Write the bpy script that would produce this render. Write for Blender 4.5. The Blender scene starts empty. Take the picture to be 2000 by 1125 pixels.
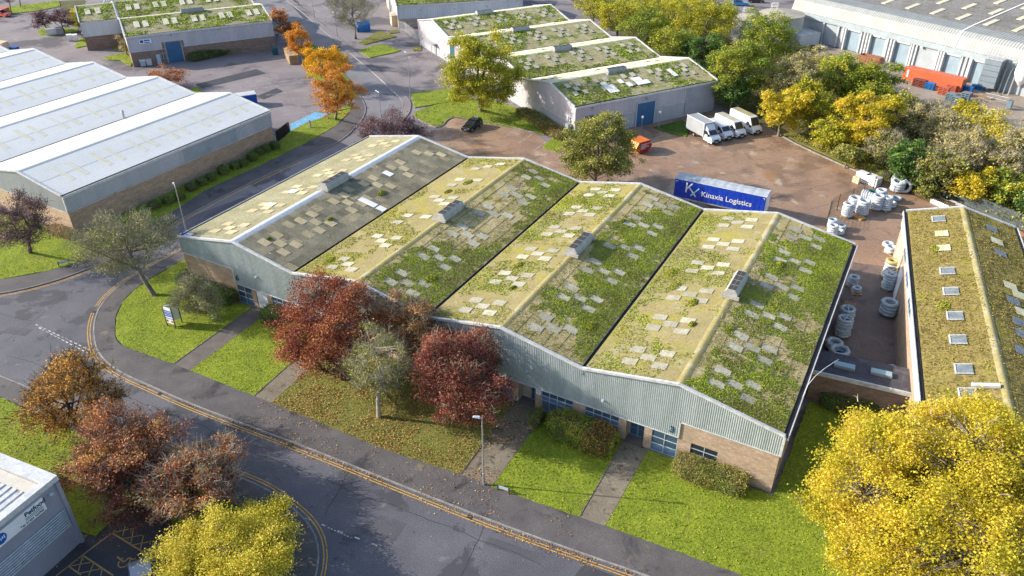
import bpy, math, random
import numpy as np
from mathutils import Vector, Matrix

# ------------------------------------------------------------------ camera, sky, sun
SC = bpy.context.scene
CAM = np.array([75.697, -53.571, 52.062]); YAW, PITCH, FPX = -0.50299, 0.56331, 1518.65
cd = bpy.data.cameras.new('camera'); cam = bpy.data.objects.new('camera', cd); SC.collection.objects.link(cam)
cam.location = CAM; cam.rotation_euler = (math.pi/2-PITCH, 0, -YAW)
cd.lens = 36*FPX/2000; cd.sensor_width = 36; cd.clip_start = 0.5; cd.clip_end = 2000
SC.camera = cam
SUN_AZ, SUN_EL = math.atan2(-0.366, -0.93), math.radians(24)      # direction TOWARDS the sun
sv = Vector((math.cos(SUN_AZ)*math.cos(SUN_EL), math.sin(SUN_AZ)*math.cos(SUN_EL), math.sin(SUN_EL)))
world = bpy.data.worlds.new('World'); SC.world = world; world.use_nodes = True
wn = world.node_tree; bgn = wn.nodes['Background']
sky = wn.nodes.new('ShaderNodeTexSky'); sky.sky_type = 'NISHITA'; sky.sun_disc = False
sky.sun_elevation = SUN_EL; sky.sun_rotation = math.radians(90)-SUN_AZ; sky.air_density = 1.0; sky.dust_density = 1.5; sky.ozone_density = 1.2
wn.links.new(sky.outputs[0], bgn.inputs[0]); bgn.inputs[1].default_value = 0.15
sd = bpy.data.lights.new('sun', 'SUN'); sd.energy = 4.0; sd.angle = math.radians(0.5); sd.color = (1.0, 0.93, 0.82)
sun = bpy.data.objects.new('sun', sd); SC.collection.objects.link(sun); sun.location = (0, -60, 90)
sun.rotation_euler = sv.to_track_quat('Z', 'Y').to_euler()
SC.view_settings.view_transform = 'Standard'; SC.view_settings.look = 'None'
SC.view_settings.exposure = 0.88; SC.view_settings.gamma = 1; SC.view_settings.use_curve_mapping = False

# ------------------------------------------------------------------ picture <-> place
_f = np.array([math.cos(PITCH)*math.sin(YAW), math.cos(PITCH)*math.cos(YAW), -math.sin(PITCH)])
_r = np.array([math.cos(YAW), -math.sin(YAW), 0.]); _u = np.cross(_r, _f)
def at(x, y, z=0.0):
    """point at height z seen at pixel x, y of the 2000 x 1125 photograph"""
    d = _f*FPX+_r*(x-1000)-_u*(y-562.5); return CAM+d*((z-CAM[2])/d[2])
def A(x, y, z=0.0):
    P = at(x, y, z); return (float(P[0]), float(P[1]))
def px(*pts): return [A(*p) for p in pts]
RNG = np.random.default_rng(7); random.seed(5)

# ------------------------------------------------------------------ materials
MATS = {}
def _new(name, rough=0.8, metal=0.0, spec=0.3):
    m = bpy.data.materials.new(name); m.use_nodes = True; nt = m.node_tree
    b = nt.nodes['Principled BSDF']; b.inputs['Roughness'].default_value = rough; b.inputs['Metallic'].default_value = metal
    b.inputs['Specular IOR Level'].default_value = spec
    MATS[name] = m; return m, nt, b
def ramp(nt, stops, interp='LINEAR'):
    r = nt.nodes.new('ShaderNodeValToRGB'); r.color_ramp.interpolation = interp
    e = r.color_ramp.elements
    while len(e) < len(stops): e.new(0.5)
    for i, (p, c) in enumerate(stops):
        e[i].position = p; e[i].color = (c[0], c[1], c[2], 1) if not isinstance(c, (int, float)) else (c, c, c, 1)
    return r
def noise(nt, vec, scale, detail=4, rough=0.6, dist=0.0):
    n = nt.nodes.new('ShaderNodeTexNoise'); n.inputs['Scale'].default_value = scale; n.inputs['Detail'].default_value = detail
    n.inputs['Roughness'].default_value = rough; n.inputs['Distortion'].default_value = dist
    if vec is not None: nt.links.new(vec, n.inputs['Vector'])
    return n
def coords(nt, kind='pos'):
    if kind == 'pos': return nt.nodes.new('ShaderNodeNewGeometry').outputs['Position']
    return nt.nodes.new('ShaderNodeTexCoord').outputs['Object']
def mix(nt, fac, a, b, mode='MIX'):
    m = nt.nodes.new('ShaderNodeMix'); m.data_type = 'RGBA'; m.blend_type = mode
    for s, v in ((m.inputs[0], fac), (m.inputs[6], a), (m.inputs[7], b)):
        if hasattr(v, 'links') or isinstance(v, bpy.types.NodeSocket): nt.links.new(v, s)
        elif isinstance(v, (int, float)): s.default_value = v if s == m.inputs[0] else (v, v, v, 1)
        else: s.default_value = (*v, 1)
    return m.outputs[2]
def mapping(nt, vec, scale, rot=(0, 0, 0)):
    mp = nt.nodes.new('ShaderNodeMapping'); mp.inputs['Scale'].default_value = scale; mp.inputs['Rotation'].default_value = rot
    nt.links.new(vec, mp.inputs['Vector']); return mp.outputs[0]
def wet(m, scale=.22, lo=.50, hi=.62, r0=.25, r1=.7):
    nt = m.node_tree; b = nt.nodes['Principled BSDF']; n = noise(nt, coords(nt), scale, 5, .6, .5); r = ramp(nt, [(lo, r1), (hi, r0)]); nt.links.new(n.outputs['Fac'], r.inputs[0]); nt.links.new(r.outputs[0], b.inputs['Roughness'])
def bump(nt, b, h, strength=0.4, dist=0.03):
    n = nt.nodes.new('ShaderNodeBump'); n.inputs['Strength'].default_value = strength; n.inputs['Distance'].default_value = dist
    nt.links.new(h, n.inputs['Height']); nt.links.new(n.outputs[0], b.inputs['Normal'])
def surf(name, stops, scale=1.0, rough=0.85, metal=0.0, spec=0.3, kind='pos', fine=None, fscale=8.0, famt=0.35, bstr=0.3, bdist=0.02, stretch=None,
         blot=None, objrand=0.0, coat=0.0, bscale=None):
    """noise-varied surface: stops = colours over a broad noise; fine = second grain; blot = (colour, scale, lo, hi) stains"""
    m, nt, b = _new(name, rough, metal, spec)
    v = coords(nt, kind)
    if stretch: v2 = mapping(nt, v, stretch)
    else: v2 = v
    n1 = noise(nt, v2, scale, 5, 0.62)
    r = ramp(nt, stops); nt.links.new(n1.outputs['Fac'], r.inputs[0]); col = r.outputs[0]
    n2 = noise(nt, v, fscale, 4, 0.7)
    r2 = ramp(nt, [(0.3, 1-famt), (0.7, 1+famt)]); nt.links.new(n2.outputs['Fac'], r2.inputs[0])
    col = mix(nt, 1.0, col, r2.outputs[0], 'MULTIPLY')
    if blot:
        for (c, s, lo, hi) in (blot if isinstance(blot, list) else [blot]):
            nb = noise(nt, v, s, 6, 0.65, 0.4); rb = ramp(nt, [(lo, 0.0), (hi, 1.0)]); nt.links.new(nb.outputs['Fac'], rb.inputs[0])
            col = mix(nt, rb.outputs[0], col, c)
    if objrand:
        oi = nt.nodes.new('ShaderNodeObjectInfo'); ro = ramp(nt, [(0, 1-objrand), (1, 1+objrand)]); nt.links.new(oi.outputs['Random'], ro.inputs[0])
        col = mix(nt, 1.0, col, ro.outputs[0], 'MULTIPLY')
    nt.links.new(col, b.inputs['Base Color'])
    if bstr:
        nbm = n2 if bscale is None else noise(nt, v, bscale, 4, 0.7)
        bump(nt, b, nbm.outputs['Fac'], bstr, bdist)
    if coat: b.inputs['Coat Weight'].default_value = coat
    return m
def c(*v): return tuple(v)
def flat(name, col, rough=0.6, metal=0.0, spec=0.3, var=0.12, kind='pos', **k):
    lo = tuple(x*(1-var) for x in col); hi = tuple(min(1, x*(1+var)) for x in col)
    return surf(name, [(0.3, lo), (0.7, hi)], 0.6, rough, metal, spec, kind, famt=var*0.6, **k)

# ------------------------------------------------------------------ mesh helpers
def link(o, parent=None):
    SC.collection.objects.link(o)
    if parent is not None: o.parent = parent
    return o
def tag(o, label=None, cat=None, group=None, kind=None):
    if label: o['label'] = label
    if cat: o['category'] = cat
    if group: o['group'] = group
    if kind: o['kind'] = kind
    return o
def root(name, loc=(0, 0, 0), rz=0.0, label=None, cat=None, group=None, sc=1.0):
    o = bpy.data.objects.new(name, None); link(o); o.location = (*loc, 0)[:3] if len(loc) == 2 else loc
    o.rotation_euler = (0, 0, rz); o.scale = (sc, sc, sc); o.empty_display_size = 0.2
    return tag(o, label, cat, group)
def clone(o, parent=None, first=True):
    d = o.copy(); SC.collection.objects.link(d)
    if parent is not None: d.parent = parent
    for ch in list(o.children): clone(ch, d, False)
    return d
class MB:
    def __init__(s): s.v = []; s.f = []; s.n = 0
    def add(s, V, F):
        V = np.asarray(V, float).reshape(-1, 3); s.v.append(V)
        s.f.extend([tuple(int(i)+s.n for i in q) for q in F]); s.n += len(V); return s
    def box(s, x0, x1, y0, y1, z0, z1):
        return s.add([(x0,y0,z0),(x1,y0,z0),(x1,y1,z0),(x0,y1,z0),(x0,y0,z1),(x1,y0,z1),(x1,y1,z1),(x0,y1,z1)],
                     [(0,3,2,1),(4,5,6,7),(0,1,5,4),(1,2,6,5),(2,3,7,6),(3,0,4,7)])
    def obox(s, ce, ux, hx, hy, z0, z1):
        ux = np.array(ux[:2], float); ux /= np.linalg.norm(ux); uy = np.array([-ux[1], ux[0]]); ce = np.array(ce[:2], float)
        P = [ce-ux*hx-uy*hy, ce+ux*hx-uy*hy, ce+ux*hx+uy*hy, ce-ux*hx+uy*hy]
        return s.prism([tuple(p) for p in P], z0, z1)
    def prism(s, poly, z0, z1):
        n = len(poly)
        ar = sum(poly[i][0]*poly[(i+1) % n][1]-poly[(i+1) % n][0]*poly[i][1] for i in range(n))
        if ar < 0: poly = poly[::-1]
        V = [(p[0], p[1], z0) for p in poly]+[(p[0], p[1], z1) for p in poly]
        return s.add(V, [tuple(range(n-1, -1, -1)), tuple(range(n, 2*n))]+[(i, (i+1) % n, (i+1) % n+n, i+n) for i in range(n)])
    def beam(s, a, b, w, h, up=(0, 0, 1)):
        a = np.array(a, float); b = np.array(b, float); d = b-a; d /= max(1e-9, np.linalg.norm(d)); up = np.array(up, float)
        r = np.cross(d, up); nr = np.linalg.norm(r)
        if nr < 1e-4: r = np.cross(d, (1, 0, 0)); nr = np.linalg.norm(r)
        r /= nr; u = np.cross(r, d); V = []
        for e in (a, b):
            for (i, j) in ((-1,-1),(1,-1),(1,1),(-1,1)): V.append(e+r*i*w/2+u*j*h/2)
        return s.add(V, [(0,1,2,3),(7,6,5,4),(0,4,5,1),(1,5,6,2),(2,6,7,3),(3,7,4,0)])
    def tube(s, pts, rad, seg=8, cap=True):
        pts = [np.array(p, float) for p in pts]
        if isinstance(rad, (int, float)): rad = [rad]*len(pts)
        V = []; k = len(pts)
        for i, p in enumerate(pts):
            d = (pts[min(i+1, k-1)]-pts[max(i-1, 0)]); d /= max(1e-9, np.linalg.norm(d))
            r = np.cross(d, (0.01, 0.02, 1.0)) if abs(d[2]) < 0.95 else np.cross(d, (1, 0, 0.0)); r /= np.linalg.norm(r); u = np.cross(r, d)
            for j in range(seg):
                a = 2*math.pi*j/seg; V.append(p+(r*math.cos(a)+u*math.sin(a))*rad[i])
        F = [(i*seg+j, i*seg+(j+1) % seg, (i+1)*seg+(j+1) % seg, (i+1)*seg+j) for i in range(k-1) for j in range(seg)]
        if cap: F += [tuple(range(seg-1, -1, -1)), tuple((k-1)*seg+j for j in range(seg))]
        return s.add(V, F)
    def lathe(s, prof, seg=16, ce=(0, 0)):
        V = []; k = len(prof)
        for (r, z) in prof:
            for j in range(seg): a = 2*math.pi*j/seg; V.append((ce[0]+r*math.cos(a), ce[1]+r*math.sin(a), z))
        return s.add(V, [(i*seg+j, i*seg+(j+1) % seg, (i+1)*seg+(j+1) % seg, (i+1)*seg+j) for i in range(k-1) for j in range(seg)])
    def torus(s, ce, R, r, n=20, m=8, axis=(0, 0, 1), zs=1.0):
        ax = Vector(axis).normalized(); q = Vector((0, 0, 1)).rotation_difference(ax).to_matrix(); V = []
        for i in range(n):
            a = 2*math.pi*i/n
            for j in range(m):
                b = 2*math.pi*j/m; p = Vector(((R+r*math.cos(b))*math.cos(a), (R+r*math.cos(b))*math.sin(a), r*zs*math.sin(b)))
                p = q @ p; V.append((p.x+ce[0], p.y+ce[1], p.z+ce[2]))
        return s.add(V, [(i*m+j, ((i+1) % n)*m+j, ((i+1) % n)*m+(j+1) % m, i*m+(j+1) % m) for i in range(n) for j in range(m)])
    def mesh(s, name, mat, T=None):
        me = bpy.data.meshes.new(name); V = np.concatenate(s.v) if s.v else np.zeros((0, 3))
        if T is not None: V = T(V)
        me.from_pydata(V.tolist(), [], s.f); me.materials.append(mat); me.update(); return me
    def build(s, name, mat, parent=None, T=None, smooth=False, kind=None):
        me = s.mesh(name, mat, T)
        if smooth: me.polygons.foreach_set('use_smooth', [True]*len(me.polygons))
        o = link(bpy.data.objects.new(name, me), parent)
        if kind: o['kind'] = kind
        return o
def quads_mesh(name, V, mat, vals=None, nper=4):
    """V: (N*nper,3) vertices, each nper consecutive ones a face"""
    me = bpy.data.meshes.new(name); n = len(V)//nper
    me.vertices.add(len(V)); me.vertices.foreach_set('co', np.ascontiguousarray(V, np.float32).ravel())
    me.loops.add(len(V)); me.loops.foreach_set('vertex_index', np.arange(len(V), dtype=np.int32))
    me.polygons.add(n); me.polygons.foreach_set('loop_start', np.arange(0, n*nper, nper, dtype=np.int32))
    if vals is not None:
        at_ = me.attributes.new('v', 'FLOAT', 'FACE'); at_.data.foreach_set('value', np.asarray(vals, np.float32))
    me.materials.append(mat); me.update(calc_edges=True); return me
def leaf_verts(P, size, up=0.3, rng=RNG, asp=0.75):
    n = len(P); N = rng.normal(size=(n, 3)); N[:, 2] = np.abs(N[:, 2])+up*2; N /= np.linalg.norm(N, axis=1)[:, None]
    T = np.cross(N, rng.normal(size=(n, 3))); T /= np.linalg.norm(T, axis=1)[:, None]; B = np.cross(N, T)
    s = (np.asarray(size)*rng.uniform(0.6, 1.3, n))[:, None]*0.5; b = s*asp; lift = N*s*0.25
    return np.stack([P-T*s, P-B*b+lift, P+T*s, P+B*b+lift], 1).reshape(-1, 3)
def leaves_obj(name, P, size, mat, parent=None, up=0.3, vals=None, rng=RNG, kind=None, asp=0.75):
    V = leaf_verts(P, size, up, rng, asp)
    if vals is None: vals = rng.uniform(0, 1, len(P))
    o = link(bpy.data.objects.new(name, quads_mesh(name, V, mat, vals)), parent)
    if kind: o['kind'] = kind
    return o
def segs_verts(A_, B_, ra, rb, sides=3):
    D = B_-A_; L = np.linalg.norm(D, axis=1)[:, None]; D = D/np.maximum(L, 1e-6)
    R = np.cross(D, np.array([0.31, 0.17, 0.93])); R /= np.maximum(np.linalg.norm(R, axis=1)[:, None], 1e-6); U = np.cross(R, D); Q = []
    for j in range(sides):
        a0 = 2*math.pi*j/sides; a1 = 2*math.pi*(j+1)/sides
        d0 = R*math.cos(a0)+U*math.sin(a0); d1 = R*math.cos(a1)+U*math.sin(a1)
        Q.append(np.stack([A_+d0*ra[:, None], A_+d1*ra[:, None], B_+d1*rb[:, None], B_+d0*rb[:, None]], 1))
    return np.concatenate(Q).reshape(-1, 3)
def inpoly(X, Y, poly):
    r = np.zeros(len(X), bool); n = len(poly)
    for i in range(n):
        x0, y0 = poly[i]; x1, y1 = poly[(i+1) % n]
        if y0 == y1: continue
        r ^= ((y0 > Y) != (y1 > Y)) & (X < (x1-x0)*(Y-y0)/(y1-y0)+x0)
    return r
def scatter(poly, dens, rng=RNG):
    P = np.array(poly); lo = P.min(0); hi = P.max(0); n = int(dens*(hi-lo).prod())
    X = rng.uniform(lo[0], hi[0], n); Y = rng.uniform(lo[1], hi[1], n); k = inpoly(X, Y, poly); return X[k], Y[k]
_tab = np.random.default_rng(3).uniform(0, 1, (64, 64, 12))
def fbm(x, y, scale, seed=0, oct=4):
    out = 0; amp = 0.5; tot = 0
    for o in range(oct):
        X = x*scale*(2**o)+seed*7.3+o*17.1; Y = y*scale*(2**o)+seed*3.1+o*5.7
        xi = np.floor(X).astype(int); yi = np.floor(Y).astype(int); fx = X-xi; fy = Y-yi; fx = fx*fx*(3-2*fx); fy = fy*fy*(3-2*fy)
        t = lambda i, j: _tab[i % 64, j % 64, (seed+o) % 12]
        out = out+amp*((t(xi, yi)*(1-fx)+t(xi+1, yi)*fx)*(1-fy)+(t(xi, yi+1)*(1-fx)+t(xi+1, yi+1)*fx)*fy); tot += amp; amp *= 0.55
    return out/tot

def leafmat(name, stops, trans=0.3, rough=0.6, nscale=0.25, namt=0.45):
    """leaf colours run over a per-leaf value, shifted by broad noise so that whole boughs differ"""
    m, nt, b = _new(name, rough, 0, 0.25)
    a = nt.nodes.new('ShaderNodeAttribute'); a.attribute_name = 'v'
    n = noise(nt, coords(nt), nscale, 3, 0.6)
    ma = nt.nodes.new('ShaderNodeMath'); ma.operation = 'MULTIPLY_ADD'; nt.links.new(n.outputs['Fac'], ma.inputs[0]); ma.inputs[1].default_value = namt*2
    ma.inputs[2].default_value = -namt
    mb = nt.nodes.new('ShaderNodeMath'); mb.operation = 'ADD'; nt.links.new(a.outputs['Fac'], mb.inputs[0]); nt.links.new(ma.outputs[0], mb.inputs[1])
    r = ramp(nt, stops); nt.links.new(mb.outputs[0], r.inputs[0]); nt.links.new(r.outputs[0], b.inputs['Base Color'])
    if trans:
        t = nt.nodes.new('ShaderNodeBsdfTranslucent'); nt.links.new(r.outputs[0], t.inputs['Color'])
        mx = nt.nodes.new('ShaderNodeMixShader'); mx.inputs[0].default_value = trans
        nt.links.new(b.outputs[0], mx.inputs[1]); nt.links.new(t.outputs[0], mx.inputs[2])
        nt.links.new(mx.outputs[0], nt.nodes['Material Output'].inputs[0])
    return m
# ground
m_asph_old = surf('old_asphalt', [(0.3, c(.175,.152,.158)), (0.7, c(.27,.235,.232))], 0.12, 0.8, fscale=6, famt=.25, blot=[(c(.10,.09,.10), .07, .52, .60), (c(.30,.27,.26), .3, .62, .72)], spec=.35)
m_road = surf('road_asphalt', [(0.3, c(.080,.079,.094)), (0.7, c(.132,.127,.143))], 0.15, 0.72, fscale=11, famt=.6, bstr=.5, bdist=.02,
              blot=[(c(.060,.060,.070), .22, .56, .60), (c(.17,.165,.175), .5, .60, .70), (c(.05,.05,.055), 1.1, .66, .70)], spec=.45)
m_road_patch = surf('road_repair', [(0.3, c(.075,.074,.086)), (0.7, c(.115,.11,.122))], 0.4, 0.8, fscale=12, famt=.5)
m_road_old = surf('road_asphalt_patch', [(0.3, c(.05,.05,.06)), (0.7, c(.075,.072,.08))], 0.5, 0.8, fscale=10, famt=.3)
m_road_up = surf('pale_road_asphalt', [(0.3, c(.15,.142,.155)), (0.7, c(.235,.22,.228))], 0.10, 0.75, fscale=8, famt=.25, blot=[(c(.08,.08,.095), .12, .54, .60)], spec=.4)
m_pave = surf('pavement_asphalt', [(0.3, c(.085,.078,.080)), (0.7, c(.135,.122,.120))], 0.35, 0.8, fscale=12, famt=.35, blot=[(c(.045,.043,.048), .3, .56, .66), (c(.16,.13,.10), .9, .6, .72)], bstr=.4)
m_path = surf('concrete_path', [(0.3, c(.16,.135,.10)), (0.7, c(.26,.225,.17))], 0.6, 0.9, fscale=9, famt=.35, blot=(c(.09,.07,.05), 1.2, .52, .66))
m_path2 = surf('grey_path', [(0.3, c(.11,.095,.085)), (0.7, c(.17,.15,.135))], 0.6, 0.9, fscale=9, famt=.3)
m_kerb = surf('kerb_stone', [(0.3, c(.20,.19,.18)), (0.7, c(.34,.32,.30))], 1.2, 0.85, fscale=10, famt=.3)
m_yline = surf('yellow_road_paint', [(0.3, c(.50,.27,.03)), (0.7, c(.70,.42,.06))], 2.0, 0.6, fscale=12, famt=.35, blot=(c(.10,.09,.09), 2.5, .58, .66))
m_wline = surf('white_road_paint', [(0.3, c(.45,.45,.45)), (0.7, c(.70,.70,.68))], 2.0, 0.6, fscale=12, famt=.3, blot=(c(.12,.12,.13), 1.6, .48, .60))
m_yard = surf('brown_yard_concrete', [(0.3, c(.25,.15,.095)), (0.7, c(.38,.25,.165))], 0.10, 0.62, fscale=3.0, famt=.25, spec=.5,
              blot=[(c(.22,.14,.09), .16, .50, .58), (c(.17,.115,.08), .7, .60, .68), (c(.47,.37,.27), .25, .60, .70), (c(.30,.165,.08), .1, .58, .66)], bstr=.12)
wet(m_yard)
m_yard_dark = surf('dark_yard_concrete', [(0.3, c(.12,.085,.070)), (0.7, c(.20,.145,.12))], 0.3, 0.6, fscale=5, famt=.3, blot=(c(.05,.04,.04), .4, .56, .68), spec=.5)  # darker concrete tone for the courtyard floor and the bay joints
m_soil = surf('leaf_litter_soil', [(0.3, c(.07,.055,.03)), (0.7, c(.15,.11,.05))], 0.5, 0.95, fscale=7, famt=.5, blot=(c(.10,.13,.03), .3, .5, .62), bstr=.8, bdist=.1)
m_grass_base = surf('lawn_turf', [(0.3, c(.14,.19,.014)), (0.7, c(.25,.30,.025))], 0.35, 0.95, fscale=5, famt=.45, blot=(c(.17,.15,.05), .5, .60, .75), bstr=1.0, bdist=.08)
m_grass_leafy = surf('leafy_turf', [(0.3, c(.15,.14,.035)), (0.7, c(.23,.21,.055))], 0.35, 0.95, fscale=6, famt=.5, blot=(c(.12,.15,.03), .3, .55, .7), bstr=1.0, bdist=.08)
m_grass_shade = surf('shaded_turf', [(0.3, c(.045,.085,.012)), (0.7, c(.10,.16,.02))], 0.35, 0.95, fscale=5, famt=.45, bstr=1.0, bdist=.08)  # turf lying in shade, the shade put into a darker green
m_blade = leafmat('grass_blades', [(0.0, c(.11,.18,.015)), (0.35, c(.29,.38,.018)), (0.75, c(.45,.50,.03)), (1.0, c(.54,.48,.09))], .35, .6, .5, .3)
m_blade2 = leafmat('shaded_grass_blades', [(0.0, c(.04,.09,.01)), (0.5, c(.11,.20,.018)), (1.0, c(.22,.27,.04))], .3, .6, .5, .3)  # darker blades to go with the turf painted as shaded
m_fallen = leafmat('fallen_leaf', [(0.0, c(.15,.06,.02)), (0.35, c(.34,.14,.04)), (0.65, c(.50,.26,.09)), (0.85, c(.55,.40,.20)), (1.0, c(.60,.45,.10))], .1, .8, .6, .2)
# buildings
m_brick = None
def brickmat(name, c1, c2, mortar, axis='x'):
    m, nt, b = _new(name, 0.9, 0, .2); v = coords(nt)
    sx = nt.nodes.new('ShaderNodeSeparateXYZ'); nt.links.new(v, sx.inputs[0])
    ad = nt.nodes.new('ShaderNodeMath'); ad.operation = 'ADD'; nt.links.new(sx.outputs[0], ad.inputs[0]); nt.links.new(sx.outputs[1], ad.inputs[1])
    cx = nt.nodes.new('ShaderNodeCombineXYZ'); nt.links.new(ad.outputs[0], cx.inputs[0]); nt.links.new(sx.outputs[2], cx.inputs[1])
    br = nt.nodes.new('ShaderNodeTexBrick'); nt.links.new(cx.outputs[0], br.inputs['Vector'])
    br.inputs['Color1'].default_value = (*c1, 1); br.inputs['Color2'].default_value = (*c2, 1); br.inputs['Mortar'].default_value = (*mortar, 1)
    br.inputs['Scale'].default_value = 1.0; br.inputs['Brick Width'].default_value = .225; br.inputs['Row Height'].default_value = .075; br.inputs['Mortar Size'].default_value = .008
    n = noise(nt, mapping(nt, v, (.5, .5, 2.0)), 1.2, 5, .65); r = ramp(nt, [(.3, .75), (.7, 1.2)]); nt.links.new(n.outputs['Fac'], r.inputs[0])
    n3 = noise(nt, mapping(nt, v, (3, 3, 12)), 1.0, 3, .8); r3 = ramp(nt, [(.35, .75), (.65, 1.22)]); nt.links.new(n3.outputs['Fac'], r3.inputs[0])
    col = mix(nt, 1.0, br.outputs['Color'], r.outputs[0], 'MULTIPLY'); col = mix(nt, 1.0, col, r3.outputs[0], 'MULTIPLY')
    nt.links.new(col, b.inputs['Base Color']); bump(nt, b, br.outputs['Fac'], -.3, .01); return m
m_brick = brickmat('buff_brick', c(.47,.33,.22), c(.36,.24,.16), c(.42,.36,.29))
m_brick_pale = brickmat('pale_brick', c(.50,.40,.31), c(.40,.31,.24), c(.45,.40,.34))
m_brick_dark = brickmat('weathered_brick', c(.30,.20,.15), c(.22,.15,.12), c(.26,.21,.17))
m_clad = surf('grey_green_cladding', [(0.25, c(.31,.35,.34)), (0.75, c(.45,.485,.475))], 0.9, .55, .0, .4, stretch=(1, 1, .12), fscale=5, famt=.16, bstr=0, blot=[(c(.25,.29,.25), .5, .58, .76), (c(.50,.53,.52), 1.4, .62, .72)])
m_clad_w = surf('white_steel_cladding', [(0.3, c(.50,.52,.54)), (0.7, c(.62,.64,.66))], 0.4, .5, .0, .4, stretch=(1, 1, .15), fscale=3, famt=.08, bstr=0)
m_clad_g = surf('light_grey_cladding', [(0.3, c(.36,.37,.39)), (0.7, c(.46,.46,.48))], 0.4, .55, .0, .4, stretch=(1, 1, .15), fscale=3, famt=.10, bstr=0)
m_clad_m = surf('mauve_grey_cladding', [(0.3, c(.42,.39,.42)), (0.7, c(.54,.50,.53))], 0.4, .55, .0, .4, stretch=(1, 1, .15), fscale=3, famt=.08, bstr=0)
m_trim = surf('pale_flashing', [(0.3, c(.48,.49,.50)), (0.7, c(.64,.64,.64))], 1.0, .45, .1, .4, fscale=4, famt=.15, bstr=0, blot=(c(.30,.28,.22), 1.3, .6, .72))
m_ridge_silver = surf('silver_ridge_sheet', [(0.3, c(.52,.54,.56)), (0.7, c(.66,.67,.68))], 0.8, .4, .3, .4, fscale=3, famt=.1, bstr=0, blot=(c(.40,.38,.28), .8, .58, .75))
m_gutter = surf('dark_gutter', [(0.3, c(.022,.022,.022)), (0.7, c(.05,.048,.045))], 1.0, .7, fscale=5, famt=.3)
m_gutter_b = flat('blue_grey_gutter', c(.10,.17,.22), .5)
def roofmat(name, stops, lich=None, moss=None, fine=.35, extra=None, stretch=(1, 1, 1), objrand=0.0, seams=None):
    m, nt, b = _new(name, .92, 0, .2); v = coords(nt)
    n1 = noise(nt, mapping(nt, v, stretch), .35, 6, .68); r = ramp(nt, stops); nt.links.new(n1.outputs['Fac'], r.inputs[0]); col = r.outputs[0]
    n2 = noise(nt, v, 5.0, 4, .75); r2 = ramp(nt, [(.3, 1-fine), (.7, 1+fine)]); nt.links.new(n2.outputs['Fac'], r2.inputs[0])
    for (cc, s, lo, hi) in (lich or [])+(moss or [])+(extra or []):
        nb = noise(nt, v, s, 8, .7, .3); rb = ramp(nt, [(lo, 0.0), (hi, 1.0)]); nt.links.new(nb.outputs['Fac'], rb.inputs[0]); col = mix(nt, rb.outputs[0], col, cc)
    col = mix(nt, 1.0, col, r2.outputs[0], 'MULTIPLY')
    if objrand:
        oi = nt.nodes.new('ShaderNodeObjectInfo'); ro = ramp(nt, [(0, c(.62,.62,.60)), (.5, c(.92,.92,.90)), (.8, c(1.05,1.02,.98)), (1, c(1.45,1.35,1.15))]); nt.links.new(oi.outputs['Random'], ro.inputs[0])
        col = mix(nt, objrand, col, mix(nt, 1.0, col, ro.outputs[0], 'MULTIPLY'))
    nt.links.new(col, b.inputs['Base Color']); bump(nt, b, n2.outputs['Fac'], .5, .03); return m
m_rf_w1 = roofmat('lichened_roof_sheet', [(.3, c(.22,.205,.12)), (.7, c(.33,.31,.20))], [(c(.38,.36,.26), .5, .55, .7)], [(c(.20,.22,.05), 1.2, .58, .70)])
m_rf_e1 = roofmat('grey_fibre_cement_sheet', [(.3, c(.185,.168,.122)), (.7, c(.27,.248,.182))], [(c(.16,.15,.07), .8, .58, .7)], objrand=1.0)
m_rf_w = roofmat('sunlit_lichen_sheet', [(.3, c(.25,.205,.09)), (.7, c(.33,.28,.14))], [(c(.37,.33,.24), .45, .56, .70), (c(.31,.27,.07), .22, .50, .62)], [(c(.24,.27,.03), .9, .58, .66), (c(.22,.20,.10), 2.0, .56, .68)], .3)  # lichen tones, with the sun's yellow cast put into the colour
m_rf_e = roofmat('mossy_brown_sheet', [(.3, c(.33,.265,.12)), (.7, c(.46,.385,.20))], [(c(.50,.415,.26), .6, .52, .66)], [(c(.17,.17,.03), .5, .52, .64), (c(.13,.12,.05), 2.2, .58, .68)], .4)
m_ridge = roofmat('lichen_ridge_cap', [(.3, c(.30,.25,.10)), (.7, c(.37,.315,.15))], [(c(.43,.39,.28), .3, .50, .62)], [(c(.42,.38,.08), 1.0, .56, .66)], .2)
m_rf_r = roofmat('olive_moss_sheet', [(.3, c(.20,.155,.05)), (.7, c(.29,.235,.08))], [(c(.34,.26,.12), .9, .52, .68), (c(.22,.21,.03), .35, .54, .66)], [(c(.12,.10,.03), 1.8, .52, .62)], .5)
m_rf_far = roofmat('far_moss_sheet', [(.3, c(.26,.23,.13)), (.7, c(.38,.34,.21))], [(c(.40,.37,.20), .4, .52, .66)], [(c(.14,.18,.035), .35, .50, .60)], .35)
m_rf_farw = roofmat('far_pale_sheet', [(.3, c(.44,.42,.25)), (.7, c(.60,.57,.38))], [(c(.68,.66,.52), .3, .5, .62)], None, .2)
m_light = surf('fibreglass_rooflight', [(0.3, c(.33,.31,.235)), (0.7, c(.46,.435,.345))], 1.5, .6, fscale=6, famt=.2, objrand=.2, blot=(c(.33,.31,.20), 1.2, .52, .68))
m_light_w = surf('white_rooflight', [(0.3, c(.66,.66,.63)), (0.7, c(.80,.80,.78))], 1.5, .5, fscale=6, famt=.1)
m_light_tan = surf('tan_rooflight', [(0.3, c(.40,.33,.19)), (0.7, c(.50,.42,.26))], 1.5, .7, fscale=6, famt=.2, objrand=.15)
m_light_cream = surf('cream_rooflight', [(0.3, c(.52,.49,.36)), (0.7, c(.62,.58,.42))], 1.0, .6, fscale=4, famt=.12)
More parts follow.
